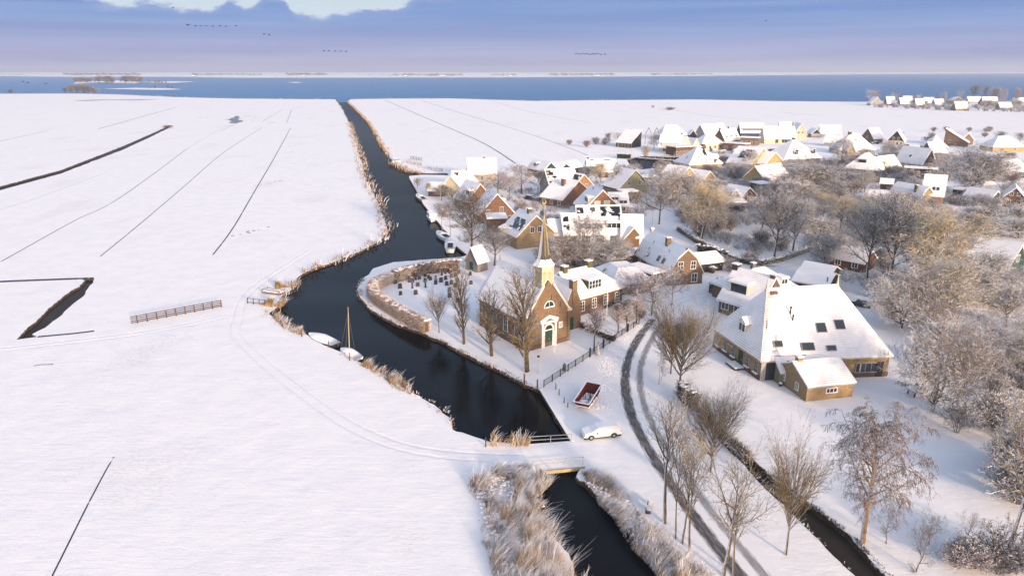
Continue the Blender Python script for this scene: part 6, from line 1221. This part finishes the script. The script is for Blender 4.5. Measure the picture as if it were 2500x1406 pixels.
# ================================================================ SMALL THINGS
def at(px,rz,name,label,cat,group=None,z=0.): p=P(*px,z); return thing(name,label,cat,(p.x,p.y,z),rz,group)
def ang(a,b): p,q=P(*a),P(*b); return math.atan2(q.y-p.y,q.x-p.x)
def car():
    rz=ang((1422,1070),(1511,1060)); r=at((1466,1062),rz,'parked_car','white estate car under snow parked beside the bridge, nose to the canal','car')
    # x: nose at -2.35
    top=[(-2.35,.55),(-2.28,.72),(-1.9,.86),(-1.25,.98),(-.55,1.42),(.2,1.52),(1.3,1.48),(1.95,1.3),(2.28,.98),(2.36,.7),(2.3,.35)]
    bot=[(2.3,.35),(-2.3,.3),(-2.35,.55)]
    def shell(w,infl):
        m=MB(); sec=[]
        for x,z in top:
            hw=w*(1-.16*max(0,(abs(x)-1.7))/.65); roof=max(0,min(1,(z-.9)/.5)); sec.append([(x,-hw,.3),(x,-hw-.0,min(z,.6)),(x,-hw*.985,min(z,.88)),(x,-hw*(1-.22*roof),z-.04),(x,-hw*(1-.3*roof)+.12,z),(x,hw*(1-.3*roof)-.12,z),(x,hw*(1-.22*roof),z-.04),(x,hw*.985,min(z,.88)),(x,hw,min(z,.6)),(x,hw,.3)])
        n=10; m.v=[p for s in sec for p in s]; 
        for i in range(len(sec)-1):
            for k in range(n-1): m.f.append((i*n+k,(i+1)*n+k,(i+1)*n+k+1,i*n+k+1)[::-1]); m.m.append(0)
            m.f.append((i*n+n-1,i*n,(i+1)*n,(i+1)*n+n-1)); m.m.append(0)
        m.f.append(tuple(range(n))); m.m.append(0); m.f.append(tuple((len(sec)-1)*n+k for k in range(n))[::-1]); m.m.append(0)
        return m
    part('body',shell(.9,0),'carpaint',r,True)
    # windows (side)
    for s in (-1,1):
        m=MB(); pl=[(-.95,s*.885,.98),(1.75,s*.885,1.0),(1.3,s*.74,1.4),(.2,s*.74,1.44),(-.5,s*.74,1.36)]; m.prism(pl if s<0 else pl[::-1],(0,-s*.03,0)); part('side_windows',m,'snow',r)
    sn=MB(); 
    xs=[(-2.2,.76,.75),(-1.3,1.0,.82),(-.55,1.45,.66),(.3,1.57,.66),(1.3,1.53,.66),(1.95,1.35,.68),(2.25,1.05,.75)]
    for i in range(len(xs)-1):
        a,b=xs[i],xs[i+1]; sn.slab([[(a[0],-a[2],a[1]),(b[0],-b[2],b[1]),(b[0],b[2],b[1]),(a[0],a[2],a[1])]],-.02,.11)
    part('snow_cover',sn,'snow',r)
    for x in (-1.45,1.38):
        for s in (-1,1):
            m=MB(); N=16; 
            m.prism([(x+.34*math.cos(2*math.pi*k/N),s*.92,.34+.34*math.sin(2*math.pi*k/N)) for k in range(N)][::(1 if s<0 else -1)],(0,-s*.22,0)); w_=part('wheel',m,'rubber',r)
            m=MB(); m.prism([(x+.2*math.cos(2*math.pi*k/5*1+.3),s*.935,.34+.2*math.sin(2*math.pi*k/5+.3)) for k in range(5)][::(1 if s<0 else -1)],(0,-s*.02,0)); part('rim',m,'metal',w_)
            m=MB(); N=12; m.prism([(x+.40*math.cos(math.pi*k/N),s*.905,.34+.40*math.sin(math.pi*k/N)) for k in range(N+1)][::(1 if s<0 else -1)],(0,-s*.02,0)); part('wheel_arch',m,'rubber',r)
    for s in (-1,1):
        m=MB(); m.obox((-2.18,s*.62,.66),(.1,-s*.05,.01),(0,.17,0),(0,0,.05)); part('headlight',m,'glass',r)
        m=MB(); m.obox((2.27,s*.66,.85),(.05,0,0),(0,.14,0),(0,0,.06)); part('tail_light',m,'rust',r)
        m=MB(); m.obox((-.75,s*.98,.98),(.06,0,0),(0,.1,0),(0,0,.06)); part('mirror',m,'black',r)
    m=MB(); m.box(-2.3,2.3,-.86,.86,.16,.34); part('underbody',m,'rubber',r); r.scale=(1,1,.88)
car()
def skip():
    rz=ang((1435,998),(1466,958)); r=at((1434,984),rz,'waste_skip','rusty red steel skip half full of snow between canal quay and road','skip')
    L0,L1,W0,W1,H_=1.5,2.55,.75,1.05,1.55
    b=[(-L0,-W0,.12),(L0,-W0,.12),(L0,W0,.12),(-L0,W0,.12)]; t=[(-L1,-W1,1.15),(L1,-W1,1.75),(L1,W1,1.75),(-L1,W1,1.15)]
    m=MB(); m.add(b+t+[tuple(Vector(p)*.97+Vector((0,0,.04))) for p in b+t],[(0,1,5,4),(1,2,6,5),(2,3,7,6),(3,0,4,7),(3,2,1,0),(8,12,13,9),(9,13,14,10),(10,14,15,11),(11,15,12,8),(8,9,10,11)]); part('body',m,'rust',r)
    m=MB(); [m.bar(t[i],t[(i+1)%4],.12,.1) for i in range(4)]; part('rim',m,'rust',r)
    m=MB(); [m.bar(Vector(t[i])+Vector((0,0,.08)),Vector(t[(i+1)%4])+Vector((0,0,.08)),.13,.07) for i in range(4)]; part('snow_cap',m,'snow',r)
    m=MB(); 
    for x in (-1.2,-.4,.4,1.2):
        for s in (-1,1): m.bar((x,s*(W0+.02),.2),(x*1.5,s*(W1+.0),1.3),.08,.08)
    part('rib',m,'rust',r)
    m=MB(); m.slab([[(-1.75,-.85,.45),(1.75,-.85,.5),(1.75,.85,.5),(-1.75,.85,.45)]],-.2,.1); m.lathe([(.7,.5),(.5,.75),(.2,.85)],9,(-.8,.2)); part('snow_load',m,'snow',r)
    m=MB(); rr=random.Random(3); [m.bar((rr.uniform(-1.3,1.3),rr.uniform(-.6,.6),.5),(rr.uniform(-1.3,1.3),rr.uniform(-.6,.6),1.1),.05) for _ in range(9)]; part('rubble',m,'black',r)
skip()
def hull(L,Wd,h,mat='white',snow=True,r=None,stern=.75):
    m=MB(); st=[(-.5,stern),(-.3,.95),(0,1.),(.2,.86),(.36,.55),(.46,.22),(.5,.02)]; sec=[]
    for t,w in st:
        x=t*L; w2=w*Wd/2; b=max(.0,(t-.2))*.5*h; sec.append([(x*.94,0,-.45),(x*.97,-w2*.7,-.25),(x,-w2,h+b),(x,w2,h+b),(x*.97,w2*.7,-.25)])
    m.v=[p for s in sec for p in s]
    for i in range(len(sec)-1):
        for k in range(5):
            m.f.append((i*5+k,i*5+(k+1)%5,(i+1)*5+(k+1)%5,(i+1)*5+k)); m.m.append(0)
    m.f.append((4,3,2,1,0)); m.m.append(0); part('hull',m,mat,r)
    return st
def cover(L,Wd,h,r,peak=.5,stern=.75,mat='snow'):
    m=MB(); st=[(-.49,stern,.1),(-.3,.93,.6),(0,.97,1),(.2,.83,.8),(.36,.52,.5),(.47,.18,.2)]; n=6
    for t,w,p in st:
        for k in range(n+1):
            a=math.pi*k/n; m.v.append((t*L,-math.cos(a)*w*Wd/2,h+.03+max(0,(t-.2))*.5*h+math.sin(a)*peak*p))
    for i in range(len(st)-1):
        for k in range(n): m.f.append((i*(n+1)+k,(i+1)*(n+1)+k,(i+1)*(n+1)+k+1,i*(n+1)+k+1)); m.m.append(0)
    m.f.append(tuple(range(n,-1,-1))); m.m.append(0); m.f.append(tuple((len(st)-1)*(n+1)+k for k in range(n+1))); m.m.append(0)
    part('snow_cover',m,mat,r,True)
def boat(a,b,wd,h,label,mast=None,kind='cover',mat='white',name='boat',cat='boat',mx=.08,lean=0.,trim=None):
    """bow at pixel b, stern at pixel a (on the water)"""
    A,B=P(*a,LW),P(*b,LW); c=(A+B)/2; L=(B-A).length; r=thing(name,label,cat,(c.x,c.y,LW),math.atan2(B.y-A.y,B.x-A.x))
    hull(L,wd,h,mat,True,r)
    if kind=='cover': cover(L,wd,h,r,.75)
    elif kind=='sail':
        cover(L,wd,h,r,.18); m=MB(); m.prism([(-L*.02,-wd*.26,h),(L*.26,-wd*.16,h),(L*.26,wd*.16,h),(-L*.02,wd*.26,h)],(0,0,.42)); part('cabin',m,'white',r); m=MB(); m.box(-L*.01,L*.24,-wd*.17,wd*.17,h+.42,h+.52); part('snow_cap',m,'snow',r)
        m=MB(); m.box(-L*.4,-L*.06,-wd*.22,wd*.22,h+.16,h+.24); part('cockpit',m,'black',r)
        m=MB(); m.bar((-L*.36,0,h+1.5),(L*.07,0,h+1.5),.13); part('boom',m,'white',r)
    elif kind=='motor':
        cover(L,wd,h,r,.15); m=MB(); m.box(-L*.36,L*.16,-wd*.38,wd*.38,h,h+1.1); k=part('cabin',m,'white',r); m=MB(); m.box(-L*.34,L*.165,-wd*.385,wd*.385,h+.45,h+.8); part('window',m,'glass',k); m=MB(); m.box(-L*.38,L*.19,-wd*.4,wd*.4,h+1.1,h+1.3); part('snow_cap',m,'snow',k)
    if mast:
        H_=mast; m=MB(); x=L*mx; m.tube([(x,0,h),(x+lean*.5,0,h+H_*.5),(x+lean,0,h+H_)],[.09,.075,.045],6); part('mast',m,'tan',r)
        m=MB(); 
        for q in ((L*.47,0),(x-.2,wd*.45),(x-.2,-wd*.45)): m.bar((x+lean*.9,0,h+H_*.9),(q[0],q[1],h+.2),.012)
        part('rigging',m,'metal',r)
    return r
boat((822,848),(755,822),2.4,.55,'covered boat under a hump of snow at the left bank','', 'cover','black')
boat((878,879),(832,856),1.9,.35,'low snow-filled sailing dinghy with a leaning wooden mast',hgt(858,875,752)-.4,'cover','white',mx=.02,lean=-.6)
boat((1096,590),(1068,572),3.,.95,'white sailing yacht moored alongside the quay, taller mast on the left',hgt(1092,590,462)-.5,'sail')
boat((1099,618),(1101,588),2.9,.95,'white sailing yacht seen from its stern at the end of the quay',hgt(1100,606,478)-.5,'sail',mx=.1)
boat((1060,542),(1048,528),2.9,.9,'boxy white motor cruiser covered with snow','', 'motor')
boat((1038,494),(1018,480),2.9,.9,'old tan-hulled sailing boat with yellow masthead at the quay',hgt(1030,488,422)-.5,'sail','tan')
boat((972,396),(952,386),3.4,.7,'lone white boat moored at the reed corner of the far canal','', 'cover')
for i,(a,b,l) in enumerate((((1612,370),(1630,368),'snow-covered wooden boat on the marina terrace, left'),((1640,373),(1655,370),'snow-covered wooden boat on the marina terrace, right'),((1790,376),(1802,366),'yellowish boat hull laid up in the winter boat yard'),((1755,376),(1772,373),'green-bottomed boat under snow in the boat yard'))):
    A,B=P(*a),P(*b); c=(A+B)/2; L=(B-A).length; r=thing('boat',l,'boat',(c.x,c.y,.6),math.atan2(B.y-A.y,B.x-A.x)); hull(L,2.4,.8,'tan' if i!=2 else 'yellow',True,r); cover(L,2.4,.8,r,.5)
    m=MB(); m.box(-L*.25,-L*.2,-.5,.5,-.6,0); m.box(L*.15,L*.2,-.5,.5,-.6,0); part('trestle',m,'wood',r)
# fences
def fence(a,b,n,h,label,rails=4,name='fence',cat='fence',post='fencewood',rail='fencewood',pw=.12,rw=.1,rh=.1,ext=0,z0=.3):
    A,B=P(*a),P(*b); c=(A+B)/2; rz=math.atan2(B.y-A.y,B.x-A.x); L=(B-A).length; r=thing(name,label,cat,(c.x,c.y,0),rz)
    for i in range(n):
        x=-L/2+L*i/(n-1); m=MB(); m.box(x-pw/2,x+pw/2,-pw/2,pw/2,-.1,h+.08); part('post',m,post,r)
    for j in range(rails):
        z=z0+(h-z0)*j/max(1,rails-1); m=MB(); m.box(-L/2-ext,L/2,-pw/2-.05,-pw/2-.01,z-rh/2,z+rh/2); part('rail',m,rail,r)
    return r
fence((336,789),(541,750),10,1.35,'long four-rail brown wooden paddock fence standing alone in the snow left of the canal',4,ext=1.,rh=.15,pw=.16)
fence((605,741),(648,746),4,1.1,'short leaning wooden fence beside the landing stage reeds',2)
fence((1003,389),(1030,394),5,1.6,'open wooden gate-fence near the lone moored boat',4)
def iron():
    A,B=P(1328,945),P(1560,792); c=(A+B)/2; rz=math.atan2(B.y-A.y,B.x-A.x); L=(B-A).length; r=thing('iron_fence','thin dark iron bar fence from the canal bank past the church forecourt to the road','fence',(c.x,c.y,0),rz); n=15
    for i in range(n):
        x=-L/2+L*i/(n-1); m=MB(); s=.05 if i not in (6,8,12) else .1; hh=1.15 if s<.1 else 1.5; m.box(x-s,x+s,-s,s,0,hh); part('post',m,'black',r)
    for z in (.2,1.02): m=MB(); m.box(-L/2,L/2,-.02,.02,z-.02,z+.02); part('rail',m,'black',r)
    m=MB(); k=int(L/.16)
    for i in range(k): x=-L/2+L*(i+.5)/k; m.box(x-.009,x+.009,-.009,.009,.2,1.1)
    o=part('bars',m,'black',r)
iron()
# gravestones
r_=random.Random(4)
gs=[(1047,676,0),(1092,652,1),(1100,664,0),(1079,668,1),(1088,664,1),(1102,673,0),(1038,672,0),(1064,678,2),(978,682,0),(1000,675,0),(1007,685,0),(1015,679,1),(1024,678,0),(999,685,1),(1038,684,0),(1051,680,0),(1077,685,0),(1088,679,0),(1064,690,0),(977,700,0),(1007,700,1),(1020,695,0),(1039,698,1),(978,716,0),(1015,715,0),(1091,693,0),(1102,690,0),(1097,708,0),(1112,671,0),(1120,664,0),(1117,686,0),(1113,697,0),(1148,668,0),(1150,690,0),(1098,722,0),(1118,734,0),(966,689,0),(1062,656,0),(1110,655,0)]
def grave(k):
    root=thing('gravestone','dark upright gravestone with a snow cap in the small churchyard','gravestone',(0,0,0),0,'gravestones in the churchyard'); w,h,t=((.42,1.15,.09),(.2,1.7,.13),(.3,1.,.09))[k]
    m=MB()
    if k==0: m.prism([(-w,-t,0),(w,-t,0),(w,-t,h*.8),(w*.5,-t,h),(-w*.5,-t,h),(-w,-t,h*.8)],(0,2*t,0))
    elif k==1: m.prism([(-w,-t,0),(w,-t,0),(w*.8,-t,h*.9),(0,-t,h),(-w*.8,-t,h*.9)],(0,2*t,0))
    else: m.box(-.1,.1,-t,t,0,h); m.box(-w,w,-t,t,h*.55,h*.72)
    part('headstone',m,'stone',root); m=MB(); m.box(-w-.06,w+.06,-t-.06,t+.06,0,.14); part('base',m,'stone',root)
    m=MB(); m.box(-w*.5,w*.5,-t*.8,t*.8,h+.003,h+.05) ; part('snow_cap',m,'snow',root); return root
gp=[grave(0),grave(1),grave(2)]; used=set()
for x,y,k in gs:
    p=P(x,y+4); o=gp[k] if k not in used else dup(gp[k]); used.add(k); o.location=(p.x,p.y,0); o.rotation_euler=(0,0,R(28+r_.uniform(-8,8))); s=r_.uniform(.72,1.); o.scale=(s,s,s)
g_=at((1377,905),R(10),'gravestone','lone weathered standing stone by the iron fence in the church forecourt','standing stone'); m=MB(); m.prism([(-.25,-.1,0),(.25,-.1,0),(.22,-.1,1.1),(-.05,-.1,1.35),(-.2,-.1,1.)],(0,.2,0)); part('stone',m,'rocksnow',g_)
# lamps and poles
def pole(px,ty,label,kind='lamp',mat='pole',cat='street lamp',name='street_lamp',w=.05):
    h=hgt(*px,ty); r=at(px,0,name,label,cat); m=MB(); m.tube([(0,0,0),(0,0,h)],[w*1.3,w],6); part('post',m,mat,r)
    if kind=='lamp': m=MB(); m.lathe([(.1,h),(.22,h+.06),(.2,h+.22),(.05,h+.3)],8); part('lamp_head',m,'black',r)
    if kind=='arm': m=MB(); m.tube([(0,0,h),(.5,-.1,h+.15),(1.1,-.2,h+.12)],[w,w*.8,w*.7],5); m.obox((1.3,-.24,h+.1),(.3,-.05,0),(0,.09,0),(0,0,.05)); part('lamp_head',m,'metal',r)
    if kind=='sign': m=MB(); m.obox((0,-.05,h-.25),(.3,0,0),(0,.015,0),(0,0,.3)); part('sign_plate',m,'yellow',r)
    return r
pole((1314,912),872,'short path lamp with black head on the church lawn')
pole((1609,938),830,'street lamp post with arm at the road bend beside the crooked sapling','arm')
pole((1592,548),505,'pale lane lamp post left of the avenue tree','arm')
pole((1279,490),455,'thin lamp post beside the curving lane','arm')
pole((1353,862),808,'slim white flagpole before the church door',None,'white','flagpole','flagpole')
pole((1481,770),700,'white flagpole standing in front of the parsonage',None,'white','flagpole','flagpole')
pole((1778,624),600,'small yellow road sign on a post by the lane hedge','sign','pole','road sign','road_sign')
pole((1720,592),552,'thin lamp post in the hedge near the second avenue tree','arm')
pole((1509,372),329,'pale flagpole left of the black single-slope house',None,'tan','flagpole','flagpole')
pole((1539,405),349,'tall pale mast with stay at the marina corner',None,'tan','mast','mast')
pole((1644,398),370,'white lamp post on the marina jetty','lamp','white')
pole((851,244),231,'tiny red-topped beacon at the canal mouth','lamp','rust','beacon','beacon')
for i,(px,ty) in enumerate((((1357,950),935),((1365,964),949),((1377,983),970),((1386,994),982))): pole(px,ty,'low post in the snow strip between quay and red skip',None,'fencewood','post','marker_post',.06)['group']='marker posts by the skip'
for i,(px,ty) in enumerate((((737,822),806),((803,848),832),((854,880),862),((826,846),832),((668,776),764),((1186,1090),1068))): pole(px,ty,('mooring post behind the covered boat','mooring post at the stern of the covered boat','mooring post in front of the dinghy mast','mooring post at the bow of the dinghy','short yellow post on the bank below the reeds','leaning post in the snow left of the bridge')[i],None,'fencewood','post','mooring_post',.07)
pole((1280,938),912,'wooden post at the canal edge before the tallest church tree',None,'fencewood','post','mooring_post',.1); pole((1312,948),926,'dark wooden post at the canal corner by the iron fence',None,'fencewood','post','mooring_post',.1)
# landing stages
def stage():
    r=at((668,716),R(-20),'landing_stage','small crooked wooden landing stage half buried in snow at the left bank','jetty')
    m=MB(); m.box(-2.2,2.2,-.8,.8,.25,.4); part('deck',m,'fencewood',r); m=MB(); m.box(-2.1,2.1,-.75,.75,.403,.52); part('snow_cap',m,'snow',r)
    for x in (-2,0,2):
        for y in (-.75,.75): m=MB(); m.box(x-.08,x+.08,y-.08,y+.08,-.9,.9 if x else .5); part('post',m,'greywood',r)
    for z in (.7,): m=MB(); m.bar((-2,-.75,.85),(2,-.75,.8),.08); m.bar((-2,.75,.85),(0,.75,.5),.08); part('rail',m,'greywood',r)
stage()
def quay2():
    pts=[P(*q) for q in [(1001,436),(1015,460),(1036,500),(1055,523),(1076,548),(1093,569),(1114,600),(1142,622)]]; c=pts[3]
    r=thing('quay_wall','zigzag timber quay with snowy walkway along the moored boats','quay wall',(c.x,c.y,0)); m=MB(); s=MB()
    for a,b in zip(pts,pts[1:]):
        d=(b-a).normalized(); n=Vector((-d.y,d.x)); n=n if n.x<0 else -n
        q=[a-n*1.3,b-n*1.3,b+n*.35,a+n*.35]; q=[Vector((p.x-c.x,p.y-c.y,0)) for p in q]
        m.slab([[tuple(v) for v in q]],-.3,.1); s.slab([[tuple(v+Vector((0,0,.0))) for v in q]],.103,.2)
        L=(b-a).length
        for k in range(int(L/1.5)+1): p=a+d*k*1.5+n*.3-c; m.box(p.x-.1,p.x+.1,p.y-.1,p.y+.1,-1,.25)
    part('deck',m,'brownwood',r); part('snow_cap',s,'snow',r)
quay2()
def jetty(a,b,w,label,n=6,post=True):
    A,B=P(*a),P(*b); c=(A+B)/2; L=(B-A).length; r=thing('jetty',label,'jetty',(c.x,c.y,0),math.atan2(B.y-A.y,B.x-A.x)); m=MB(); m.box(-L/2,L/2,-w/2,w/2,-.05,.08); part('deck',m,'greywood',r); m=MB(); m.box(-L/2,L/2,-w/2,w/2,.083,.18); part('snow_cap',m,'snow',r)
    for i in range(n):
        for s in (-1,1): x=-L/2+L*(i+.5)/n; m=MB(); m.box(x-.12,x+.12,s*w/2-.12,s*w/2+.12,-1,1.2); part('post',m,'pole',r)
jetty((1553,385),(1702,397),2.2,'snowy jetty with pale posts dividing the marina basin',8)
jetty((1580,381),(1696,385),2.,'snowy quay edge with posts along the upper marina basin',6)
# portal frames
for i,x in enumerate((1582,1601)):
    p=P(x,352); r=thing('portal_frame',('left','right')[i]+' one of two tall pointed wooden frames behind the black single-slope house','frame',(p.x,p.y,0),R(15)); h=hgt(x,352,312); w=1.9
    for a,b,nm in (((-w,0,0),(-w,0,h*.6),'leg'),((w,0,0),(w,0,h*.6),'leg'),((-w,0,h*.6),(0,0,h),'rafter'),((w,0,h*.6),(0,0,h),'rafter')): m=MB(); m.bar(a,b,.28,.28); part(nm,m,'greywood',r)
# bench, garden table, trees' neighbours
r=at((1586,1243),R(72),'bench','snow-covered bench on the verge beneath the tall slender tree','bench')
for y,z,nm in ((0,.45,'seat'),(.32,.85,'backrest')):
    m=MB(); m.box(-.9,.9,y-.2 if nm=='seat' else y-.04,y+.2 if nm=='seat' else y+.04,z-.05 if nm=='seat' else .6,z); part(nm,m,'greywood',r); m=MB(); m.box(-.88,.88,(y-.19 if nm=='seat' else y-.06),(y+.19 if nm=='seat' else y+.06),z+.003,z+.1); part('snow_cap',m,'snow',r)
for x in (-.75,.75): m=MB(); m.box(x-.05,x+.05,-.18,.34,0,.42); part('leg',m,'black',r)
r=at((2252,962),R(12),'garden_table','long dark garden table under snow beneath the wide grey tree','table'); m=MB(); m.box(-2.1,2.1,-.8,.8,.7,.8); part('table_top',m,'greywood',r); m=MB(); m.box(-2.1,2.1,-.8,.8,.803,.95); part('snow_cap',m,'snow',r)
for x in (-1.8,1.8):
    for y in (-.6,.6): m=MB(); m.box(x-.07,x+.07,y-.07,y+.07,0,.7); part('leg',m,'black',r)
for i in range(3):
    r=at((2205+i*9,938+i*4),R(-35),'garden_bench','snowy garden bench slat seat left of the garden table','bench','benches by the garden table'); m=MB(); m.box(-.9,.9,-.16,.16,.38,.44); part('seat',m,'greywood',r); m=MB(); m.box(-.9,.9,-.13,.13,.443,.52); part('snow_cap',m,'snow',r); m=MB(); m.box(-.7,-.6,-.1,.1,0,.38); m.box(.6,.7,-.1,.1,0,.38); part('leg',m,'black',r)
# bins by the annex
for i,(x,y) in enumerate(((1912,932),(1921,930))):
    r=at((x,y),R(20),'wheelie_bin','dark wheelie bin in the corner between farmhouse and annex, '+('left' if i==0 else 'right')+' one','bin'); m=MB(); m.prism([(-.3,-.35,.05),(.3,-.35,.05),(.34,-.38,1.),(-.34,-.38,1.)],(0,.74,0)); part('body',m,'black',r); m=MB(); m.box(-.35,.35,-.4,.38,1.,1.06); part('lid',m,'green',r); m=MB(); m.box(-.33,.33,-.38,.36,1.063,1.17); part('snow_cap',m,'snow',r)
# other cars, simple but complete
def car2(px,rz,label,mat='darkcar',s=1.):
    r=at(px,rz,'parked_car',label,'car'); m=MB(); m.prism([(-2.2,-.85,.3),(2.2,-.85,.3),(2.25,-.85,.75),(1.9,-.85,.92),(-1.2,-.85,.95),(-2.1,-.85,.8)],(0,1.7,0)); part('body',m,mat,r)
    m=MB(); m.prism([(-1.2,-.75,.94),(1.85,-.75,.9),(1.35,-.7,1.42),(-.5,-.7,1.45)],(0,1.48,0)); part('windows',m,'glass',r)
    m=MB(); m.box(-.55,1.4,-.72,.74,1.43,1.6); m.slab([[(-2.15,-.8,.84),(-1.1,-.8,.96),(-1.1,.8,.96),(-2.15,.8,.84)]],.003,.12); part('snow_cover',m,'snow',r)
    for x in (-1.35,1.35):
        for t in (-1,1): m=MB(); m.prism([(x+.33*math.cos(k*.524),t*.88,.33+.33*math.sin(k*.524)) for k in range(12)][::(1 if t<0 else -1)],(0,-t*.2,0)); part('wheel',m,'rubber',r)
    return r
car2((2105,748),R(-38),'black car with snow on its roof parked right of the farmhouse under the trees'); 
car2((1328,562),R(-60),'dark car under snow left of the steeple tip behind the sunlit gable house'); car2((1345,546),R(-55),'snow-covered car parked on the lane beside the steeple weathercock')
car2((1292,487),R(-40),'dark car under snow by the garden hedge on the curving lane'); car2((2045,405),R(10),'snow-covered car between frosted bushes, right of the pyramid-roofed house, left one'); car2((2062,411),R(10),'snow-covered car beside the hipped roof with dormers, right one')
car2((2135,352),R(5),'car under snow in front of the brown gable, far rows'); car2((2208,357),R(5),'car under snow beside the black-boarded gable')
# small boxes and plates
r=at((1905,942),0,'planter','small white snowy planter at the farmhouse doorstep','planter'); m=MB(); m.lathe([(.2,0),(.28,.35),(.3,.4)],8); part('pot',m,'stone',r); m=MB(); m.lathe([(.28,.4),(.2,.55),(.05,.6)],8); part('snow_cap',m,'snow',r)
# snowy conifers
def conifer(px,ty,wpx,label,dark=.5):
    h=hgt(*px,ty); p=P(*px); d=p.y*CP+CAM_H*SP; w=wpx*d/F_PX; r=thing('conifer',label,'conifer',(p.x,p.y,0)); rr=random.Random(int(px[0])); m=MB(); s=MB(); t=MB(); t.tube([(0,0,0),(0,0,h)],[.08,.02],5); part('trunk',t,'bark',r)
    for i in range(150):
        z=h*(.06+.92*(i/150)); rad=w/2*(1-z/h)*rr.uniform(.6,1.15)+.08; a=i*2.4; e=Vector((math.cos(a)*rad,math.sin(a)*rad,z-.18*rad)); b=Vector((0,0,z+.1)); sd=Vector((-math.sin(a),math.cos(a),0))*(.12+.12*rad)
        m.add([tuple(b),tuple(e*.6+b*.4+sd-Vector((0,0,.05))),tuple(e),tuple(e*.6+b*.4-sd-Vector((0,0,.05)))],[(0,1,2,3)])
        if i%3: k=Vector((0,0,.05)); s.add([tuple(b+k),tuple(e*.6+b*.4+sd*.7+k*.3),tuple(e*.92+k),tuple(e*.6+b*.4-sd*.7+k*.3)],[(0,1,2,3)])
    part('foliage',m,'evergreen',r); part('snow_cap',s,'snow',r)
conifer((1459,866),833,15,'small snowy fir tree on the iron fence line'); conifer((1548,488),474,9,'tiny snow-white fir in the garden of the grey gabled house'); conifer((1790,685),652,34,'dark snowy conifer beside the gambrel-roofed house'); conifer((2478,440),412,24,'snowy conifer at the right edge below the teal bungalow')
# geese
def bird(px,dist,label,group,s=1.):
    y=px[1]; x=px[0]; yd=(y-703)/F_PX; xd=(x-1250)/F_PX; d=Vector((xd,CP-yd*SP,-(SP+yd*CP))); d=d*(dist/d.y); p=Vector((0,0,CAM_H))+d
    return p
def bird_thing(label,group): 
    r=thing('bird',label,'bird',(0,0,0),0,group); m=MB(); m.tube([(-.45,0,0),(-.2,0,.02),(.15,0,0),(.42,0,.06),(.6,0,.08)],[.02,.11,.12,.045,.03],6); 
    for s in (-1,1): m.add([(.15,s*.08,.04),(-.15,s*.08,.04),(-.2,s*.5,.2),(-.1,s*.95,.12),(.0,s*.95,.13),(.12,s*.5,.21)],[(0,1,2,5),(2,3,4,5)]); m.add([(.15,s*.08,.02),(-.15,s*.08,.02),(-.2,s*.5,.18),(-.1,s*.95,.1),(.0,s*.95,.11),(.12,s*.5,.19)],[(5,2,1,0),(5,4,3,2)])
    part('body',m,'black',r); return r
bp=None
flocks=[('goose flying in the long line over the left lake','long line of geese',[(459,62),(478,64),(490,64),(504,64),(520,64.5),(537,64),(552,65),(577,64)]),('bird of the pair below the long line of geese','pair of birds',[(645,84),(657,86)]),('bird in the short dotted row above the canal mouth','short row of birds',[(791,125),(803,125),(818,126),(832,126),(845,127)]),('bird of the flock high right of the centre','right-hand flock',[(1407,132),(1414,133),(1421,132),(1428,133),(1434,132),(1441,134),(1447,132),(1453,133),(1460,132),(1468,134),(1477,133)]),('single dark bird near the top right','',[(1870,52)]),('single dark bird below the pale gap in the clouds','',[(423,20)]),('bird low over the lake on the left','birds low over the lake',[(57,200),(68,203),(112,205)])]
for lb,gr,ps in flocks:
    first=None
    for i,q in enumerate(ps):
        b=bird_thing(lb,gr or None) if first is None else dup(first); first=first or b
        b.location=bird(q,300,lb,gr); b.rotation_euler=(R(8*math.sin(i*2.1)),R(12*math.cos(i)),R(160+25*math.sin(i*1.7))); k=1.1 if gr!='long line of geese' or i else 1.6; b.scale=(k,k,k)
# ================================================================ HAZE
def haze():
    m=MB(); m.box(BOX[0]-60,BOX[1]+60,BOX[2]-60,BOX[3]+60,-2,78); mt=bpy.data.materials.new('haze'); mt.use_nodes=True; n=mt.node_tree.nodes; n.clear(); o=n.new('ShaderNodeOutputMaterial'); v=n.new('ShaderNodeVolumePrincipled')
    v.inputs['Color'].default_value=(.74,.80,.98,1); v.inputs['Density'].default_value=HAZE; v.inputs['Anisotropy'].default_value=.1; mt.node_tree.links.new(v.outputs[0],o.inputs['Volume']); ob=part('haze',m,mt); tag(ob,None,None,None,'stuff')
HAZE=.00014
haze()
for q in NH:
    if q[4]-q[3]>9 or q[2]<3 or q[1]>26: print('CHECK',q)
print('objects',len(bpy.data.objects))
